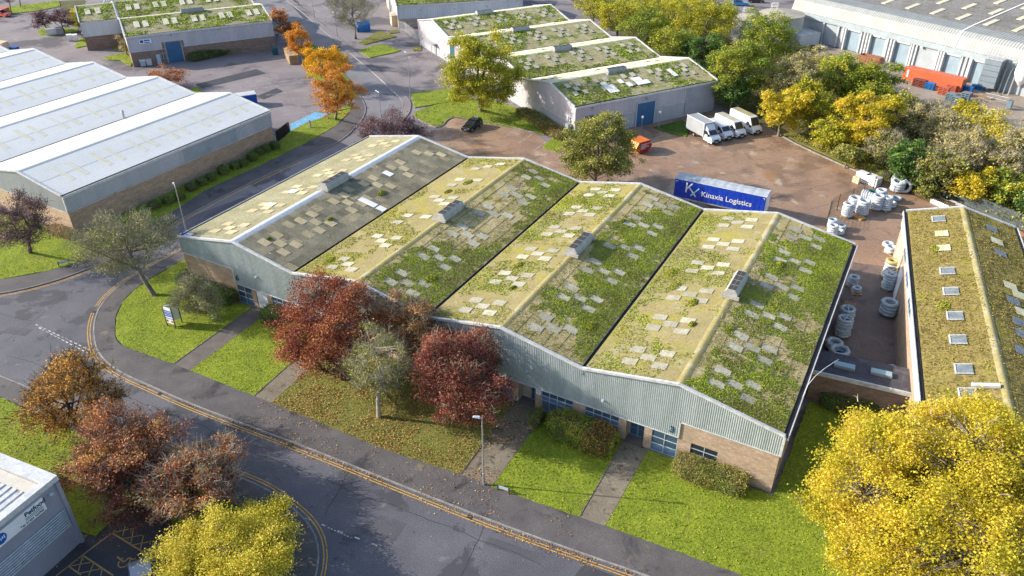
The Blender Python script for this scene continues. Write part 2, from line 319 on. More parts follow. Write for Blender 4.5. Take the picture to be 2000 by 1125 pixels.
m_light_glass = surf('grey_rooflight_glass', [(0.3, c(.13,.16,.18)), (0.7, c(.22,.25,.27))], 1.0, .25, .0, .6, fscale=4, famt=.2, bstr=0)
m_moss = leafmat('roof_moss', [(0.0, c(.20,.19,.035)), (0.3, c(.26,.30,.035)), (0.6, c(.33,.43,.035)), (0.85, c(.46,.53,.05)), (1.0, c(.56,.48,.11))], .25, .9, .5, .5)
m_moss_y = leafmat('yellow_roof_moss', [(0.0, c(.18,.22,.02)), (0.5, c(.33,.36,.03)), (1.0, c(.45,.42,.07))], .15, .9, .6, .3)
m_wroof = surf('white_profiled_roof', [(0.3, c(.52,.535,.53)), (0.7, c(.60,.61,.60))], 0.15, .42, .0, .5, fscale=2, famt=.05, bstr=0, stretch=(1, .2, 1), blot=(c(.50,.51,.48), .3, .60, .75))
m_wroof_l = surf('faded_yellow_rooflight', [(0.3, c(.56,.54,.42)), (0.7, c(.63,.605,.47))], 1, .5, fscale=4, famt=.12, bstr=0)
m_grey = flat('grey_metal', c(.30,.31,.32), .5, .2)
m_galv = flat('galvanised_steel', c(.42,.43,.44), .42, .5)
m_white = flat('white_paint', c(.78,.78,.78), .4)
m_black = flat('black_plastic', c(.02,.02,.022), .5)
m_dark = flat('dark_mesh', c(.06,.055,.05), .7)
m_rubber = flat('rubber_tyre', c(.018,.018,.018), .85)
m_glass = flat('dark_window_glass', c(.02,.03,.04), .08, 0, .8, .2)
m_glass_b = flat('bluish_window_glass', c(.05,.09,.13), .12, 0, .8, .3)
m_frame = flat('pale_window_frame', c(.45,.50,.55), .5)
m_bluepan = flat('blue_spandrel_panel', c(.10,.17,.26), .45)
m_bluedoor = flat('blue_roller_shutter', c(.045,.13,.25), .5)
m_teal = flat('teal_door', c(.03,.10,.13), .5)
m_wood = surf('pallet_wood', [(0.3, c(.30,.19,.10)), (0.7, c(.50,.36,.22))], 2, .85, fscale=10, famt=.3, objrand=.2)
m_ply = surf('orange_plywood', [(0.3, c(.50,.24,.08)), (0.7, c(.60,.32,.12))], 2, .8, fscale=10, famt=.2)
m_board = surf('cream_board', [(0.3, c(.55,.42,.28)), (0.7, c(.64,.50,.34))], 1, .8, fscale=6, famt=.1)
m_bark = surf('grey_bark', [(0.3, c(.13,.11,.09)), (0.7, c(.26,.22,.18))], 1.5, .95, fscale=9, famt=.4)
m_bark_d = surf('dark_bark', [(0.3, c(.06,.05,.04)), (0.7, c(.13,.11,.085))], 1.5, .95, fscale=9, famt=.4)
m_bark_p = surf('pale_bark', [(0.3, c(.30,.27,.21)), (0.7, c(.48,.43,.35))], 1.5, .95, fscale=9, famt=.3)
m_twig_p = flat('pale_twigs', c(.40,.34,.26), .9)
m_twig_g = flat('grey_green_twigs', c(.27,.25,.17), .9)
m_coil = surf('wrapped_white_coil', [(0.3, c(.42,.45,.48)), (0.7, c(.60,.63,.66))], 2, .45, spec=.5, fscale=7, famt=.15, kind='obj', bstr=.8, bdist=.06)
m_coil_b = surf('blue_grey_coil', [(0.3, c(.34,.42,.48)), (0.7, c(.46,.54,.60))], 2, .45, spec=.5, fscale=7, famt=.15, kind='obj', bstr=.6, bdist=.05)
m_coil_g = flat('green_coil', c(.05,.22,.18), .5)
m_coil_y = flat('yellow_coil', c(.42,.36,.16), .5)
m_wrap = surf('white_shrink_wrap', [(0.3, c(.62,.62,.62)), (0.7, c(.78,.78,.78))], 2, .35, spec=.5, fscale=6, famt=.12, bstr=.6, bdist=.05)
m_blue = flat('blue_paint', c(.02,.10,.42), .45); m_blue2 = flat('bright_blue_paint', c(.02,.16,.42), .45)
m_red = flat('brown_red_plastic', c(.20,.055,.045), .6); m_orange = flat('orange_red_plastic', c(.50,.12,.07), .6)
m_slate = flat('slate_grey_plastic', c(.16,.22,.25), .6)

# ------------------------------------------------------------------ ground, roads, pavements, lawns
def sheet(name, poly, z, mat, kind='structure'):
    b = MB(); n = len(poly); ar = sum(poly[i][0]*poly[(i+1) % n][1]-poly[(i+1) % n][0]*poly[i][1] for i in range(n))
    if ar < 0: poly = poly[::-1]
    b.add([(p[0], p[1], z) for p in poly], [tuple(range(n))]); o = b.build(name, mat)
    if kind: o['kind'] = kind
    return o
def slab(name, poly, z, mat, z0=-.05):
    o = MB().prism(poly, z0, z).build(name, mat); o['kind'] = 'structure'; return o
def smooth(poly, n=4):
    out = []
    k = len(poly)
    for i in range(k-1):
        p0 = np.array(poly[max(i-1, 0)]); p1 = np.array(poly[i]); p2 = np.array(poly[i+1]); p3 = np.array(poly[min(i+2, k-1)])
        for t in np.linspace(0, 1, n, endpoint=False):
            out.append(tuple(.5*((2*p1)+(-p0+p2)*t+(2*p0-5*p1+4*p2-p3)*t*t+(-p0+3*p1-3*p2+p3)*t**3)))
    out.append(tuple(poly[-1])); return out
def offs(line, d):
    L = [np.array(p, float) for p in line]; out = []
    for i, p in enumerate(L):
        t = L[min(i+1, len(L)-1)]-L[max(i-1, 0)]; t /= np.linalg.norm(t); out.append(tuple(p+np.array([-t[1], t[0]])*d))
    return out
def resample(line, step):
    L = np.array(line, float); d = np.r_[0, np.cumsum(np.linalg.norm(np.diff(L, axis=0), axis=1))]; n = max(2, int(d[-1]/step)+1)
    s = np.linspace(0, d[-1], n); return [(float(np.interp(t, d, L[:, 0])), float(np.interp(t, d, L[:, 1]))) for t in s]
def ribbon(b, line, w, z, z0=None):
    a = offs(line, w/2); e = offs(line, -w/2); n = len(line)
    b.add([(p[0], p[1], z) for p in a]+[(p[0], p[1], z) for p in e], [(i, i+n, i+n+1, i+1) for i in range(n-1)])
def kerb(line, name='kerb', w=.14, z=.125):
    """kerb stones 0.9 m long with open joints"""
    R = resample(line, .93); b = MB()
    for p, q in zip(R[:-1], R[1:]):
        p = np.array(p); q = np.array(q); d = q-p; L = np.linalg.norm(d); dz = random.uniform(-.006, .006)
        b.obox((p+q)/2, d, L/2-.012, w/2, -.05, z+dz)
    o = b.build(name, m_kerb); o['kind'] = 'structure'; return o

sheet('ground', [(-700, -400), (800, -400), (800, 1100), (-700, 1100)], -.03, m_asph_old)
# road outline
west_kerb = smooth(px((-140, 588), (0, 574), (100, 551), (183, 521), (245, 492), (300, 462), (352, 430), (455, 375), (560, 325), (656, 281), (700, 243), (714, 214), (703, 188), (680, 162), (606, 86), (539, 36), (470, -15)))
east_front = [(-7.9, 42.0), (-7.95, 5.0), (-7.9, -1.8), (-7.1, -6.0), (-5.6, -8.9), (-3.9, -10.9), (-1.4, -13.0), (2.4, -15.2), (7.0, -16.3), (13, -16.4), (19.9, -16.3), (33.7, -15.5), (44.1, -15.1), (54.3, -14.6), (64.8, -13.7), (80, -12.4), (110, -10)]
east_front = smooth(east_front)
south_kerb = smooth([(-40, -26), (-20, -24.6), (-3.2, -23.0), (10, -22.4), (20, -21.9), (29.5, -21.4), (33, -21.3), (35.8, -21.7), (38.4, -22.3), (40.6, -23.4), (42.4, -25.3), (43.6, -28), (44.0, -33), (44.2, -50)])
east_up = smooth([(-7.9, 42.0), (-8.4, 50), (-10.5, 57), (-12.5, 61)]+px((786, 214), (780, 190), (725, 139), (662, 86), (588, 23), (561, 2), (520, -30)))
road_poly = west_kerb+east_up[::-1]+east_front[1:]+[(110, -60), (44.3, -60)]+south_kerb[::-1]
sheet('road', road_poly, 0.0, m_road)
sheet('upper_road', west_kerb[24:]+east_up[::-1], .004, m_road_up)
# lines
yl = MB()
for d in (.42, .68):
    ribbon(yl, resample(offs(east_front, -d)[18:], 1.0), .085, .006)
    ribbon(yl, resample(offs(south_kerb, d)[14:], 1.0), .085, .006)
    ribbon(yl, resample(offs(west_kerb, -d)[:34], 1.0), .085, .008)
    ribbon(yl, resample(offs(east_front, -d)[:17], 1.0), .085, .006)
o = yl.build('yellow_road_line', m_yline); o['kind'] = 'structure'
wl = MB()
def dashes(p, q, n, w=.12, duty=.6):
    p = np.array(p); q = np.array(q)
    for i in range(n):
        a = p+(q-p)*(i/n); e = p+(q-p)*((i+duty)/n); ribbon(wl, [tuple(a), tuple(e)], w, .007)
dashes(A(70, 634), A(180, 686), 13); dashes(A(76, 640), A(176, 692), 13)
dashes(A(565, 1000), A(760, 1075), 6, .12, .3); dashes(A(640, 1030), A(690, 1052), 8, .1, .6)
dashes((-11.6, 40), (-11.6, 8), 5, .1, .25)
o = wl.build('white_road_line', m_wline); o['kind'] = 'structure'
gl = MB(); ribbon(gl, resample(px((561, 2), (588, 23), (662, 86), (725, 139), (782, 192)), 2), .22, .012); o = gl.build('road_edge_line', m_wline); o['kind'] = 'structure'
pt = MB()
for q in [((-2, -20), 5, .35), ((14, -19), 9, .5), ((38, -18.4), 11, .6), ((60, -17.5), 7, .5)]: pass
sheet('road_patch', [(60.5, -19.6), (68, -19.4), (68.2, -14.6), (61, -14.9)], .003, m_road_old)
sheet('tarmac_strip', px((640, 100), (660, 96), (690, 125), (668, 130)), .008, m_road_old)
sheet('tarmac_strip', px((560, 0), (578, 0), (612, 38), (594, 38)), .008, m_road_old)
# tar-sealed cracks, drains and repairs
ck = MB()
for (p, q) in (((-6, -20.5), (9, -18.6)), ((9, -18.6), (30, -18.2)), ((30, -18.2), (58, -16.6)), ((20, -16.8), (21.5, -21.5)), ((38, -15.8), (39.5, -21)), ((-13.5, 3), (-11, 30)), ((-22, -17), (-10, -15)), ((-12, -8), (-9, -19)), ((52, -15.5), (53.5, -24)), ((48, -40), (62, -20)), ((-30, -20), (-16, -12))):
    R = resample([p, q], .7); d = np.array(q)-np.array(p); d = d/np.linalg.norm(d); w_ = 0; L = []
    for r in R: w_ = .85*w_+random.uniform(-.12, .12); L.append((r[0]-d[1]*w_, r[1]+d[0]*w_))
    ribbon(ck, L, .055, .0045)
o = ck.build('crack_seal', m_gutter); o['kind'] = 'structure'
for (x_, y_, w_, h_, a_) in ((-9.5, -17, 3.2, 1.4, .3), (3, -18.8, 4.5, 1.1, .05), (27, -17.6, 6, 1.2, .02), (45, -19.5, 2.6, 2.0, .1), (-12.6, 18, .9, 7, 0), (-17, -14, 2.4, 1.6, .5), (55.5, -16.4, 5, .9, .1)):
    ux = np.array([math.cos(a_), math.sin(a_)]); uy = np.array([-ux[1], ux[0]]); q0 = np.array([x_, y_]); sheet('road_patch', [tuple(q0-ux*w_/2-uy*h_/2), tuple(q0+ux*w_/2-uy*h_/2), tuple(q0+ux*w_/2+uy*h_/2), tuple(q0-ux*w_/2+uy*h_/2)], .0035, m_road_patch)
for (x_, y_) in ((14, -16.75), (31, -15.95), (50.5, -15.2), (-5.2, -10.1), (36.8, -22.4), (10, -22.0)):
    b_ = MB().box(x_-.25, x_+.25, y_-.2, y_+.2, .0, .012); o = b_.build('drain_grate', m_gutter); o['kind'] = 'structure'
# pavements
fr_in = smooth([(-5.7, 42), (-5.6, 3.1), (-5.5, -2.1), (-4.9, -5.0), (-4.0, -7.0), (-2.3, -9.3), (-0.2, -11.1), (1.7, -12.5), (3.7, -13.1), (7, -13.0), (11.3, -12.7), (23.0, -12.4), (29.0, -12.3), (39.2, -12.2), (47.1, -11.5), (50.4, -11.4), (58.6, -10.8), (61.2, -10.6), (67.5, -10.2), (72.5, -9.9), (110, -7)])
slab('pavement', east_front+fr_in[::-1], .11, m_pave)
kerb(east_front[1:])
so_in = smooth([(-40, -28), (-3, -25.2), (10, -24.8), (20, -24.3), (27, -24.0), (33, -24.0), (36.5, -24.9), (39, -26.6), (40.6, -29), (41.2, -33), (41.4, -50)])
slab('pavement', south_kerb+so_in[::-1], .11, m_pave); kerb(south_kerb)
we_in = smooth(px((-140, 560), (0, 547), (100, 529), (181, 504), (250, 468), (310, 432), (402, 372), (500, 328), (600, 279), (655, 247), (684, 218), (692, 190), (672, 163), (600, 86), (530, 36), (465, -15)))
slab('pavement', west_kerb+we_in[::-1], .11, m_pave); kerb(west_kerb)
slab('pavement', east_up+offs(east_up, -1.6)[::-1], .10, m_asph_old); kerb(east_up[6:-4])
# lawns and paths
LAWN = []
def ragged(poly, amp=.07):
    out = []; n = len(poly)
    for i in range(n):
        p = np.array(poly[i], float); q = np.array(poly[(i+1) % n], float); L = np.linalg.norm(q-p); m = max(1, min(60, int(L/.45)))
        for k in range(m):
            r = p+(q-p)*k/m; out.append((float(r[0]+random.uniform(-amp, amp)), float(r[1]+random.uniform(-amp, amp))))
    return out
def lawn(poly, mat=None, z=.13, dens=26, blades=None, size=.11, name='lawn'):
    poly = ragged(poly)
    slab(name, poly, z, mat or m_grass_base)
    if dens: LAWN.append((poly, z, dens, blades or m_blade, size))
seg = lambda L, a, b_: [p for p in L if a <= p[0] <= b_]
fi = fr_in
lawnA = [(-5.6, 3.1), (-5.4, -2.1), (-4.9, -5.0), (-4.0, -7.0), (-2.3, -9.3), (-0.2, -11.1), (1.7, -12.5), (3.7, -13.1), (7, -13.0), (11.3, -12.7), (10.7, -.35), (-.35, -.35), (-.35, 37), (-5.6, 37)]
lawn([(p[0]+.05, p[1]+.05) for p in lawnA])
lawn([(13.8, -12.6), (22.8, -12.4), (21.9, -.35), (13.2, -.35)])
lawn([(25.2, -12.35), (29, -12.3), (39.2, -12.2), (47.2, -11.5), (46.9, -6), (46.6, -.35), (24.4, -.35)], m_grass_leafy, dens=34)
lawn([(50.4, -11.4), (58.7, -10.8), (58.5, -.35), (50.2, -.35)], None)
lawn([(61.0, -10.6), (67.5, -10.2), (72.5, -9.9), (110, -7), (110, -.4), (81.5, 6), (80.6, 14.2), (72.9, 14.2), (72.7, -.35), (61.0, -.35)], None)
slab('path', [(11.3, -12.7), (13.8, -12.6), (13.2, -.35), (10.7, -.35)], .10, m_path2)
slab('path', [(22.8, -12.4), (25.2, -12.35), (24.4, -.35), (21.9, -.35)], .10, m_path)
slab('path', [(47.2, -11.5), (50.4, -11.4), (50.2, -.35), (46.6, -.35), (46.9, -6)], .10, m_path)
slab('path', [(58.7, -10.8), (61.0, -10.6), (61.0, -.35), (58.5, -.35)], .10, m_path)
ed = MB()
for (p, q) in [((11.32, -12.6), (10.72, -.4)), ((13.78, -12.5), (13.18, -.4)), ((22.82, -12.3), (21.92, -.4)), ((25.18, -12.3), (24.38, -.4)), ((47.2, -11.4), (46.7, -3)), ((50.4, -11.3), (50.2, -.4)), ((58.7, -10.7), (58.5, -.4)), ((61.0, -10.5), (61.0, -.4))]:
    d = np.array(q)-np.array(p); ed.obox((np.array(p)+np.array(q))/2, d, np.linalg.norm(d)/2, .035, .02, .145)
o = ed.build('path_edging', m_path); o['kind'] = 'structure'
W0 = we_in
lawnL = px((-140, 560), (0, 547), (100, 529), (181, 504), (250, 468), (310, 432))+[(-24.3, 1.0), (-44, .9), (-110, -1.5), (-110, -20)]
lawn(lawnL)
lawnL2 = px((312, 431), (402, 372), (500, 328), (600, 279), (655, 247), (684, 218), (690, 200), (640, 228), (600, 240), (566, 258), (545, 281))+[(-23.6, 40), (-24.2, 8), (-24.3, 1.6)]
lawn(lawnL2, dens=14, size=.14)
lawn([(-40, -28), (-3, -25.2), (10, -24.8), (20, -24.3), (23.6, -24.3)]+[(24.3, -32), (6, -36), (-40, -38)], dens=26)
islP = [(25.6, -24.2), (33, -24.0), (36.5, -24.9), (39, -26.6), (40.6, -29), (41.2, -33), (41.4, -45), (35.5, -45), (35.0, -33), (31.5, -28.5), (26.5, -27.5)]
lawn(islP, dens=26)
sheet('car_park', [(24.0, -24.6), (26.6, -27.4), (31.5, -28.4), (35.2, -33), (35.6, -60), (0, -60), (10, -34), (23.6, -33)], .012, m_road_old)
# far verges and greens
lawn(px((700, 100), (722, 92), (748, 87), (783, 99), (768, 104), (723, 113)), dens=7, size=.2)
lawn(px((803, 183), (880, 174), (900, 196), (810, 211)), dens=7, size=.2)
lawn(px((810, 220), (852, 205), (950, 190), (1010, 212), (1080, 240), (1062, 263), (1045, 258), (885, 228), (860, 246), (842, 244), (812, 230)), dens=7, size=.2)
lawn(px((1060, 286), (1085, 268), (1120, 282), (1090, 298), (1064, 291)), dens=7, size=.2)
lawn(px((1275, 250), (1330, 236), (1352, 246), (1340, 268), (1310, 262)), m_grass_shade, dens=7, size=.2, blades=m_blade2)
lawn(px((602, 152), (612, 150), (655, 195), (700, 190), (684, 160), (640, 105), (600, 80), (590, 100)), dens=6, size=.2)
lawn(px((0, 15), (115, 2), (118, 13), (70, 22), (0, 30)), dens=4, size=.25)
lawn(px((74, 62), (88, 53), (150, 56), (154, 62), (100, 70), (78, 68)), dens=5, size=.2)
lawn(px((145, 92), (160, 75), (230, 72), (255, 98), (225, 96), (190, 86), (150, 94)), dens=5, size=.2)
lawn(px((203, 112), (245, 104), (262, 118), (255, 130), (235, 118), (212, 118)), dens=5, size=.2)
lawn(px((355, 176), (388, 172), (396, 182), (370, 184)), dens=6, size=.2)
lawn(px((700, 85), (740, 60), (775, 72), (712, 88)), m_grass_leafy, dens=5, size=.2)
lawn(px((757, 62), (775, 58), (780, 64), (762, 66)), m_grass_leafy, dens=5, size=.2)
lawn(px((805, 95), (822, 90), (822, 100), (808, 100)), m_grass_leafy, dens=5, size=.2)
# yards
yard = px((760, 300), (835, 246), (862, 247), (885, 229), (1045, 259), (1092, 300), (1125, 272), (1395, 216), (1505, 250), (1560, 284), (1690, 342), (1790, 384), (2010, 480))+[(110, 45), (80.7, 20), (72.3, 17), (72.3, 38), (-7, 38), (-7, 48)]
sheet('yard', yard, .004, m_yard)
sheet('courtyard', [(72.5, 18), (80.9, 18.5), (77.0, 47), (72.5, 46)], .008, m_yard_dark)
yk = smooth(px((1490, 243), (1520, 262), (1560, 284), (1625, 314), (1690, 342), (1760, 372)))
kerb(yk, w=.25, z=.15)
kerb(smooth(px((812, 231), (842, 246), (862, 248), (885, 230), (960, 240), (1045, 260)), 3), w=.15, z=.15)
# concrete bay joints in the yard
jt = MB()
U = np.array([math.cos(math.radians(57)), math.sin(math.radians(57))]); Vv = np.array([-U[1], U[0]])
for i in range(-2, 9):
    a = np.array([20, 58])-Vv*i*5.2; P = [a+U*t for t in (-12, 45)]
    R = [tuple(P[0]+(P[1]-P[0])*s) for s in np.linspace(0, 1, 60)]; X = np.array(R); k = inpoly(X[:, 0], X[:, 1], yard)
    Rk = [r for r, kk in zip(R, k) if kk]
    if len(Rk) > 2: ribbon(jt, Rk, .05, .010)
for i in range(0, 6):
    a = np.array([12, 42])+U*i*8; P = [a, a-Vv*60]
    R = [tuple(P[0]+(P[1]-P[0])*s) for s in np.linspace(0, 1, 60)]; X = np.array(R); k = inpoly(X[:, 0], X[:, 1], yard); Rk = [r for r, kk in zip(R, k) if kk]
    if len(Rk) > 2: ribbon(jt, Rk, .05, .010)
o = jt.build('concrete_joint', m_yard_dark); o['kind'] = 'structure'
sheet('woodland_floor', px((1100, -10), (1380, -10), (1500, 60), (1640, 105), (1740, 190), (1900, 235), (2100, 330), (2100, 520), (2010, 480), (1790, 384), (1690, 342), (1560, 284), (1505, 250), (1400, 205)), .012, m_soil)
sheet('depot_yard', px((1560, 100), (1640, 95), (1940, 172), (2100, 212), (2100, 300), (1900, 238), (1760, 195), (1640, 140)), .02, surf('pale_depot_concrete', [(0.3, c(.26,.20,.15)), (0.7, c(.42,.35,.28))], .15, .6, fscale=3, famt=.2, blot=(c(.20,.13,.08), .3, .55, .65), spec=.5))
lawn(px((1500, 246), (1560, 262), (1640, 290), (1760, 350), (1755, 368), (1690, 338), (1560, 279)), m_grass_leafy, dens=8, size=.2)
# parking bay lines
pk = MB()
for (a, b_) in [((618, 158), (470, 178)), ((630, 172), (520, 186)), ((640, 186), (540, 200)), ((652, 198), (552, 211)), ((640, 214), (560, 224)), ((600, 152), (388, 184)), ((1010, 250), (985, 268)), ((1040, 262), (1012, 280)), ((950, 240), (930, 252)), ((1068, 276), (1040, 296)), ((918, 232), (900, 243)), ((740, 52), (760, 58)), ((628, 10), (650, 26)), ((602, 8), (625, 25))]:
    ribbon(pk, resample(px(a, b_), 2), .10, .012)
o = pk.build('parking_line', m_wline); o['kind'] = 'structure'
sheet('parking_patch', px((500, 188), (540, 172), (553, 178), (515, 194)), .010, m_road_old)
sheet('parking_patch', px((380, 165), (500, 135), (520, 143), (395, 172)), .010, m_road_old)
bl = flat('blue_bay_paint', c(.13,.38,.60), .6)
sheet('blue_bay_marking', px((567, 243), (616, 219), (640, 222), (592, 253), (568, 258)), .012, bl)
bb = MB(); 
for (a, b_) in [((567, 245), (591, 249)), ((584, 236), (609, 241)), ((601, 228), (625, 231)), ((616, 219), (567, 243)), ((592, 253), (640, 222))]: ribbon(bb, px(a, b_), .12, .018)
for q in [(584, 243), (600, 234), (620, 225)]:
    x, y = A(*q); bb.add([(x+.5*math.cos(t), y+.5*math.sin(t), .019) for t in np.linspace(0, 5, 8)]+[(x+.32*math.cos(t), y+.32*math.sin(t), .019) for t in np.linspace(0, 5, 8)], [(i, i+8, i+9, i+1) for i in range(7)])
o = bb.build('bay_line', m_wline); o['kind'] = 'structure'
# disabled bay paint by the grey unit
m_yp = surf('worn_yellow_paint', [(0.3, c(.38,.24,.08)), (0.7, c(.52,.34,.12))], 3, .7, fscale=14, famt=.3)
hz = MB(); ZH = .02
def q8(x, y): return A(100+x/7.76, 980+y/7.76)
def hl(a, b_, w=.10): ribbon(hz, [q8(*a), q8(*b_)], w, ZH)
for a, b_, w in [((980, 430), (490, 800), .12), ((490, 800), (80, 1120), .10), ((915, 470), (1500, 830), .14), ((490, 820), (940, 1120), .14), ((265, 980), (450, 1110), .12),
               ((930, 470), (1250, 405), .09), ((1250, 405), (1205, 650), .09), ((1130, 340), (1075, 555), .09), ((1080, 565), (1385, 505), .09), ((1400, 510), (1350, 730), .09), ((1240, 655), (1530, 600), .09),
               ((1545, 620), (1490, 830), .09), ((1370, 745), (1660, 670), .09), ((480, 830), (410, 1060), .09), ((270, 980), (600, 920), .09), ((640, 940), (570, 1120), .09), ((430, 1085), (770, 1015), .09), ((775, 1030), (750, 1120), .09)]:
    hl(a, b_, w)
# wheelchair symbol: head, back, seat and leg, wheel arc
hl((1000, 835), (1105, 915), .13); hl((1105, 915), (1180, 850), .12); hl((1180, 850), (1255, 880), .12); hl((1255, 880), (1280, 850), .10); hl((1050, 870), (1095, 855), .10)
arc = [(1035, 905), (1015, 945), (1020, 980), (1060, 998), (1120, 985), (1170, 945), (1195, 900), (1200, 875)]
for a, b_ in zip(arc[:-1], arc[1:]): hl(a, b_, .11)
o = hz.build('disabled_bay_marking', m_yp); o['kind'] = 'structure'
for (q, n) in [((205, 652), 1), ((820, 915), 1), ((463, 968), 1)]:
    x, y = A(*q); b = MB().obox((x, y), (1, .05), .38, .38, .10, .118); t = b.build('manhole_cover', m_path); tag(t, {205: 'square pale manhole cover in the pavement at the rounded road corner', 820: 'square rusty manhole cover in the leafy pavement left of the street lamp', 463: 'small pale manhole cover in the pavement below the red trees'}[q[0]], 'manhole cover')
for (poly, z, dens, mt, size) in LAWN:
    X, Y = scatter(poly, dens); d = fbm(X, Y, .6, 2); k = RNG.uniform(0, 1, len(X)) < .35+d
    X, Y, d = X[k], Y[k], d[k]; P = np.stack([X, Y, np.full(len(X), z)+.01+RNG.uniform(0, .035, len(X))], 1)
    k2 = RNG.uniform(0, 1, len(X)) < .18; P[k2, 2] += .03
    leaves_obj('grass', P, size*1.25*np.where(k2, 1.5, 1.0), mt, up=.05, vals=np.clip(-.05+1.0*fbm(X, Y, .45, 4, 5)+.12*np.sin((X*.8+Y*.25)*5.5)*(fbm(X, Y, .08, 7) > .48)+RNG.normal(0, .17, len(X)), 0, 1), kind='stuff', asp=.4)

# ------------------------------------------------------------------ buildings
class Frame:
    """local axes of a building: u along the ridges, v across the bays"""
    def __init__(s, o, a, flip=1):
        s.o = np.array(o, float); s.U = np.array([math.cos(a), math.sin(a)]); s.V = np.array([-math.sin(a), math.cos(a)])*flip
    def __call__(s, V):
        V = np.asarray(V, float); P = s.o+V[..., 0:1]*s.U+V[..., 1:2]*s.V
        return np.concatenate([P, V[..., 2:3]], -1)
    def pt(s, u, v, z): return tuple(s(np.array([u, v, z], float)))
    def inv(s, P): d = np.array(P[:2])-s.o; return float(d@s.U), float(d@s.V)
def slope_mesh(u0, u1, va, za, vb, zb, pitch=.16, amp=.03, courses=1, lap=.018, tri=True):
    """corrugated roof sheets, ribs running from (va, za) to (vb, zb)"""
    n = max(2, int(round((u1-u0)/pitch))); us = np.linspace(u0, u1, 2*n+1); h = np.where(np.arange(2*n+1) % 2 == 0, 0, amp); b = MB()
    for k in range(courses):
        t0 = k/courses; t1 = (k+1)/courses
        # upper end is slipped under the sheet above
        A_ = np.stack([us, np.full_like(us, va+(vb-va)*t0), za+(zb-za)*t0+h], 1)
        B_ = np.stack([us, np.full_like(us, va+(vb-va)*t1), za+(zb-za)*t1+h+lap], 1)
        m = len(us); b.add(np.concatenate([A_, B_]), [(i, i+1, i+1+m, i+m) for i in range(m-1)])
    return b
def clad_mesh(p0, p1, nrm, lo, hi, pitch=.2, amp=.035, tmax=None):
    """vertical corrugated cladding on the line p0 -> p1 (local u,v); lo/hi are functions of the distance along it"""
    p0 = np.array(p0, float); p1 = np.array(p1, float); L = np.linalg.norm(p1-p0); d = (p1-p0)/L; nrm = np.array(nrm, float)
    n = max(2, int(L/pitch)); s = []; off = []
    for i in range(n):
        a = i*L/n; w = L/n; s += [a, a+.35*w, a+.5*w, a+.85*w]; off += [0, 0, amp, amp]
    s.append(L); off.append(0); s = np.array(s); off = np.array(off)
    P = p0+d*s[:, None]+nrm*off[:, None]; zl = np.array([lo(x) for x in s]); zh = np.array([hi(x) for x in s]); m = len(s)
    V = np.concatenate([np.column_stack([P, zl]), np.column_stack([P, zh])])
    return MB().add(V, [(i, i+1, i+1+m, i+m) for i in range(m-1)])
m_vent = surf('weathered_vent_sheet', [(0.3, c(.30,.29,.27)), (0.7, c(.44,.43,.40))], 1.2, .6, fscale=5, famt=.2, bstr=0)
def vent_mesh(L=4.5):
    b = MB(); w = .68; pr = [(-w, -.35), (-w, .25), (-w*.62, .62), (w*.62, .62), (w, .25), (w, -.35)]
    V = [(u, v, z) for u in (-L/2, L/2) for v, z in pr]; n = len(pr)
    b.add(V, [tuple(range(n)), tuple(range(2*n-1, n-1, -1))]+[(i, i+n, (i+1) % n+n, (i+1) % n) for i in range(n)])
    return b
def add_vent(t, F, u, v, z, L=4.5, name='roof_vent', mat=None):
    T = lambda V: F(V+np.array([u, v, z]))
    mat = mat or m_vent; o = vent_mesh(L).build(name, mat, t, T)
    g = MB(); n = 4
    for i in range(n):
        a = -L/2+.15+i*(L-.3)/n
        g.box(a+.05, a+(L-.3)/n-.05, -.40, -.03, .622, .64); g.box(a+.05, a+(L-.3)/n-.05, .03, .40, .622, .64)
    g.build('grille', m_dark, o, T)
    [MB().box(q_-.13, q_+.13, -.95, .95, -.28, .05).build('vent_end', mat or m_trim, o, T) for q_ in (-L/2-.13, L/2+.13)]
    return o
SHEETS = {}
def single_sheet(mat, w=1.03, l=1.5, pitch=.206, amp=.042):
    k = (mat.name, w, l)
    if k not in SHEETS:
        b = slope_mesh(-w/2, w/2, 0, 0, l, 0, pitch, amp, 1, .0)
        SHEETS[k] = b.mesh('roof_sheet', mat)
    return SHEETS[k]
def place_on_slope(me, name, F, u, v, va, za, vb, zb, parent, dz):
    """sheet whose upper edge centre is at local u, v, lying on the slope"""
    sgn = 1 if vb > va else -1; m = (zb-za)/abs(vb-va); z = za+m*abs(v-va)
    n = math.hypot(1, m); dv = F.V*sgn/n
    Y = Vector((dv[0], dv[1], m/n)); X = Vector((F.U[0], F.U[1], 0)); Z = X.cross(Y)
    if Z.z < 0: X = -X; Z = X.cross(Y)
    o = bpy.data.objects.new(name, me); link(o, parent); P = F.pt(u, v, z)
    M = Matrix(((X.x, Y.x, Z.x, P[0]+Z.x*dz), (X.y, Y.y, Z.y, P[1]+Z.y*dz), (X.z, Y.z, Z.z, P[2]+Z.z*dz), (0, 0, 0, 1)))
    o.matrix_world = M; return o
def wallbox(b, p, q, t, z0, z1):
    """box wall from p to q (local), thickness t to the left"""
    p = np.array(p, float); q = np.array(q, float); d = (q-p)/np.linalg.norm(q-p); n = np.array([-d[1], d[0]])*t
    return b.prism([tuple(p), tuple(q), tuple(q+n), tuple(p+n)], z0, z1)
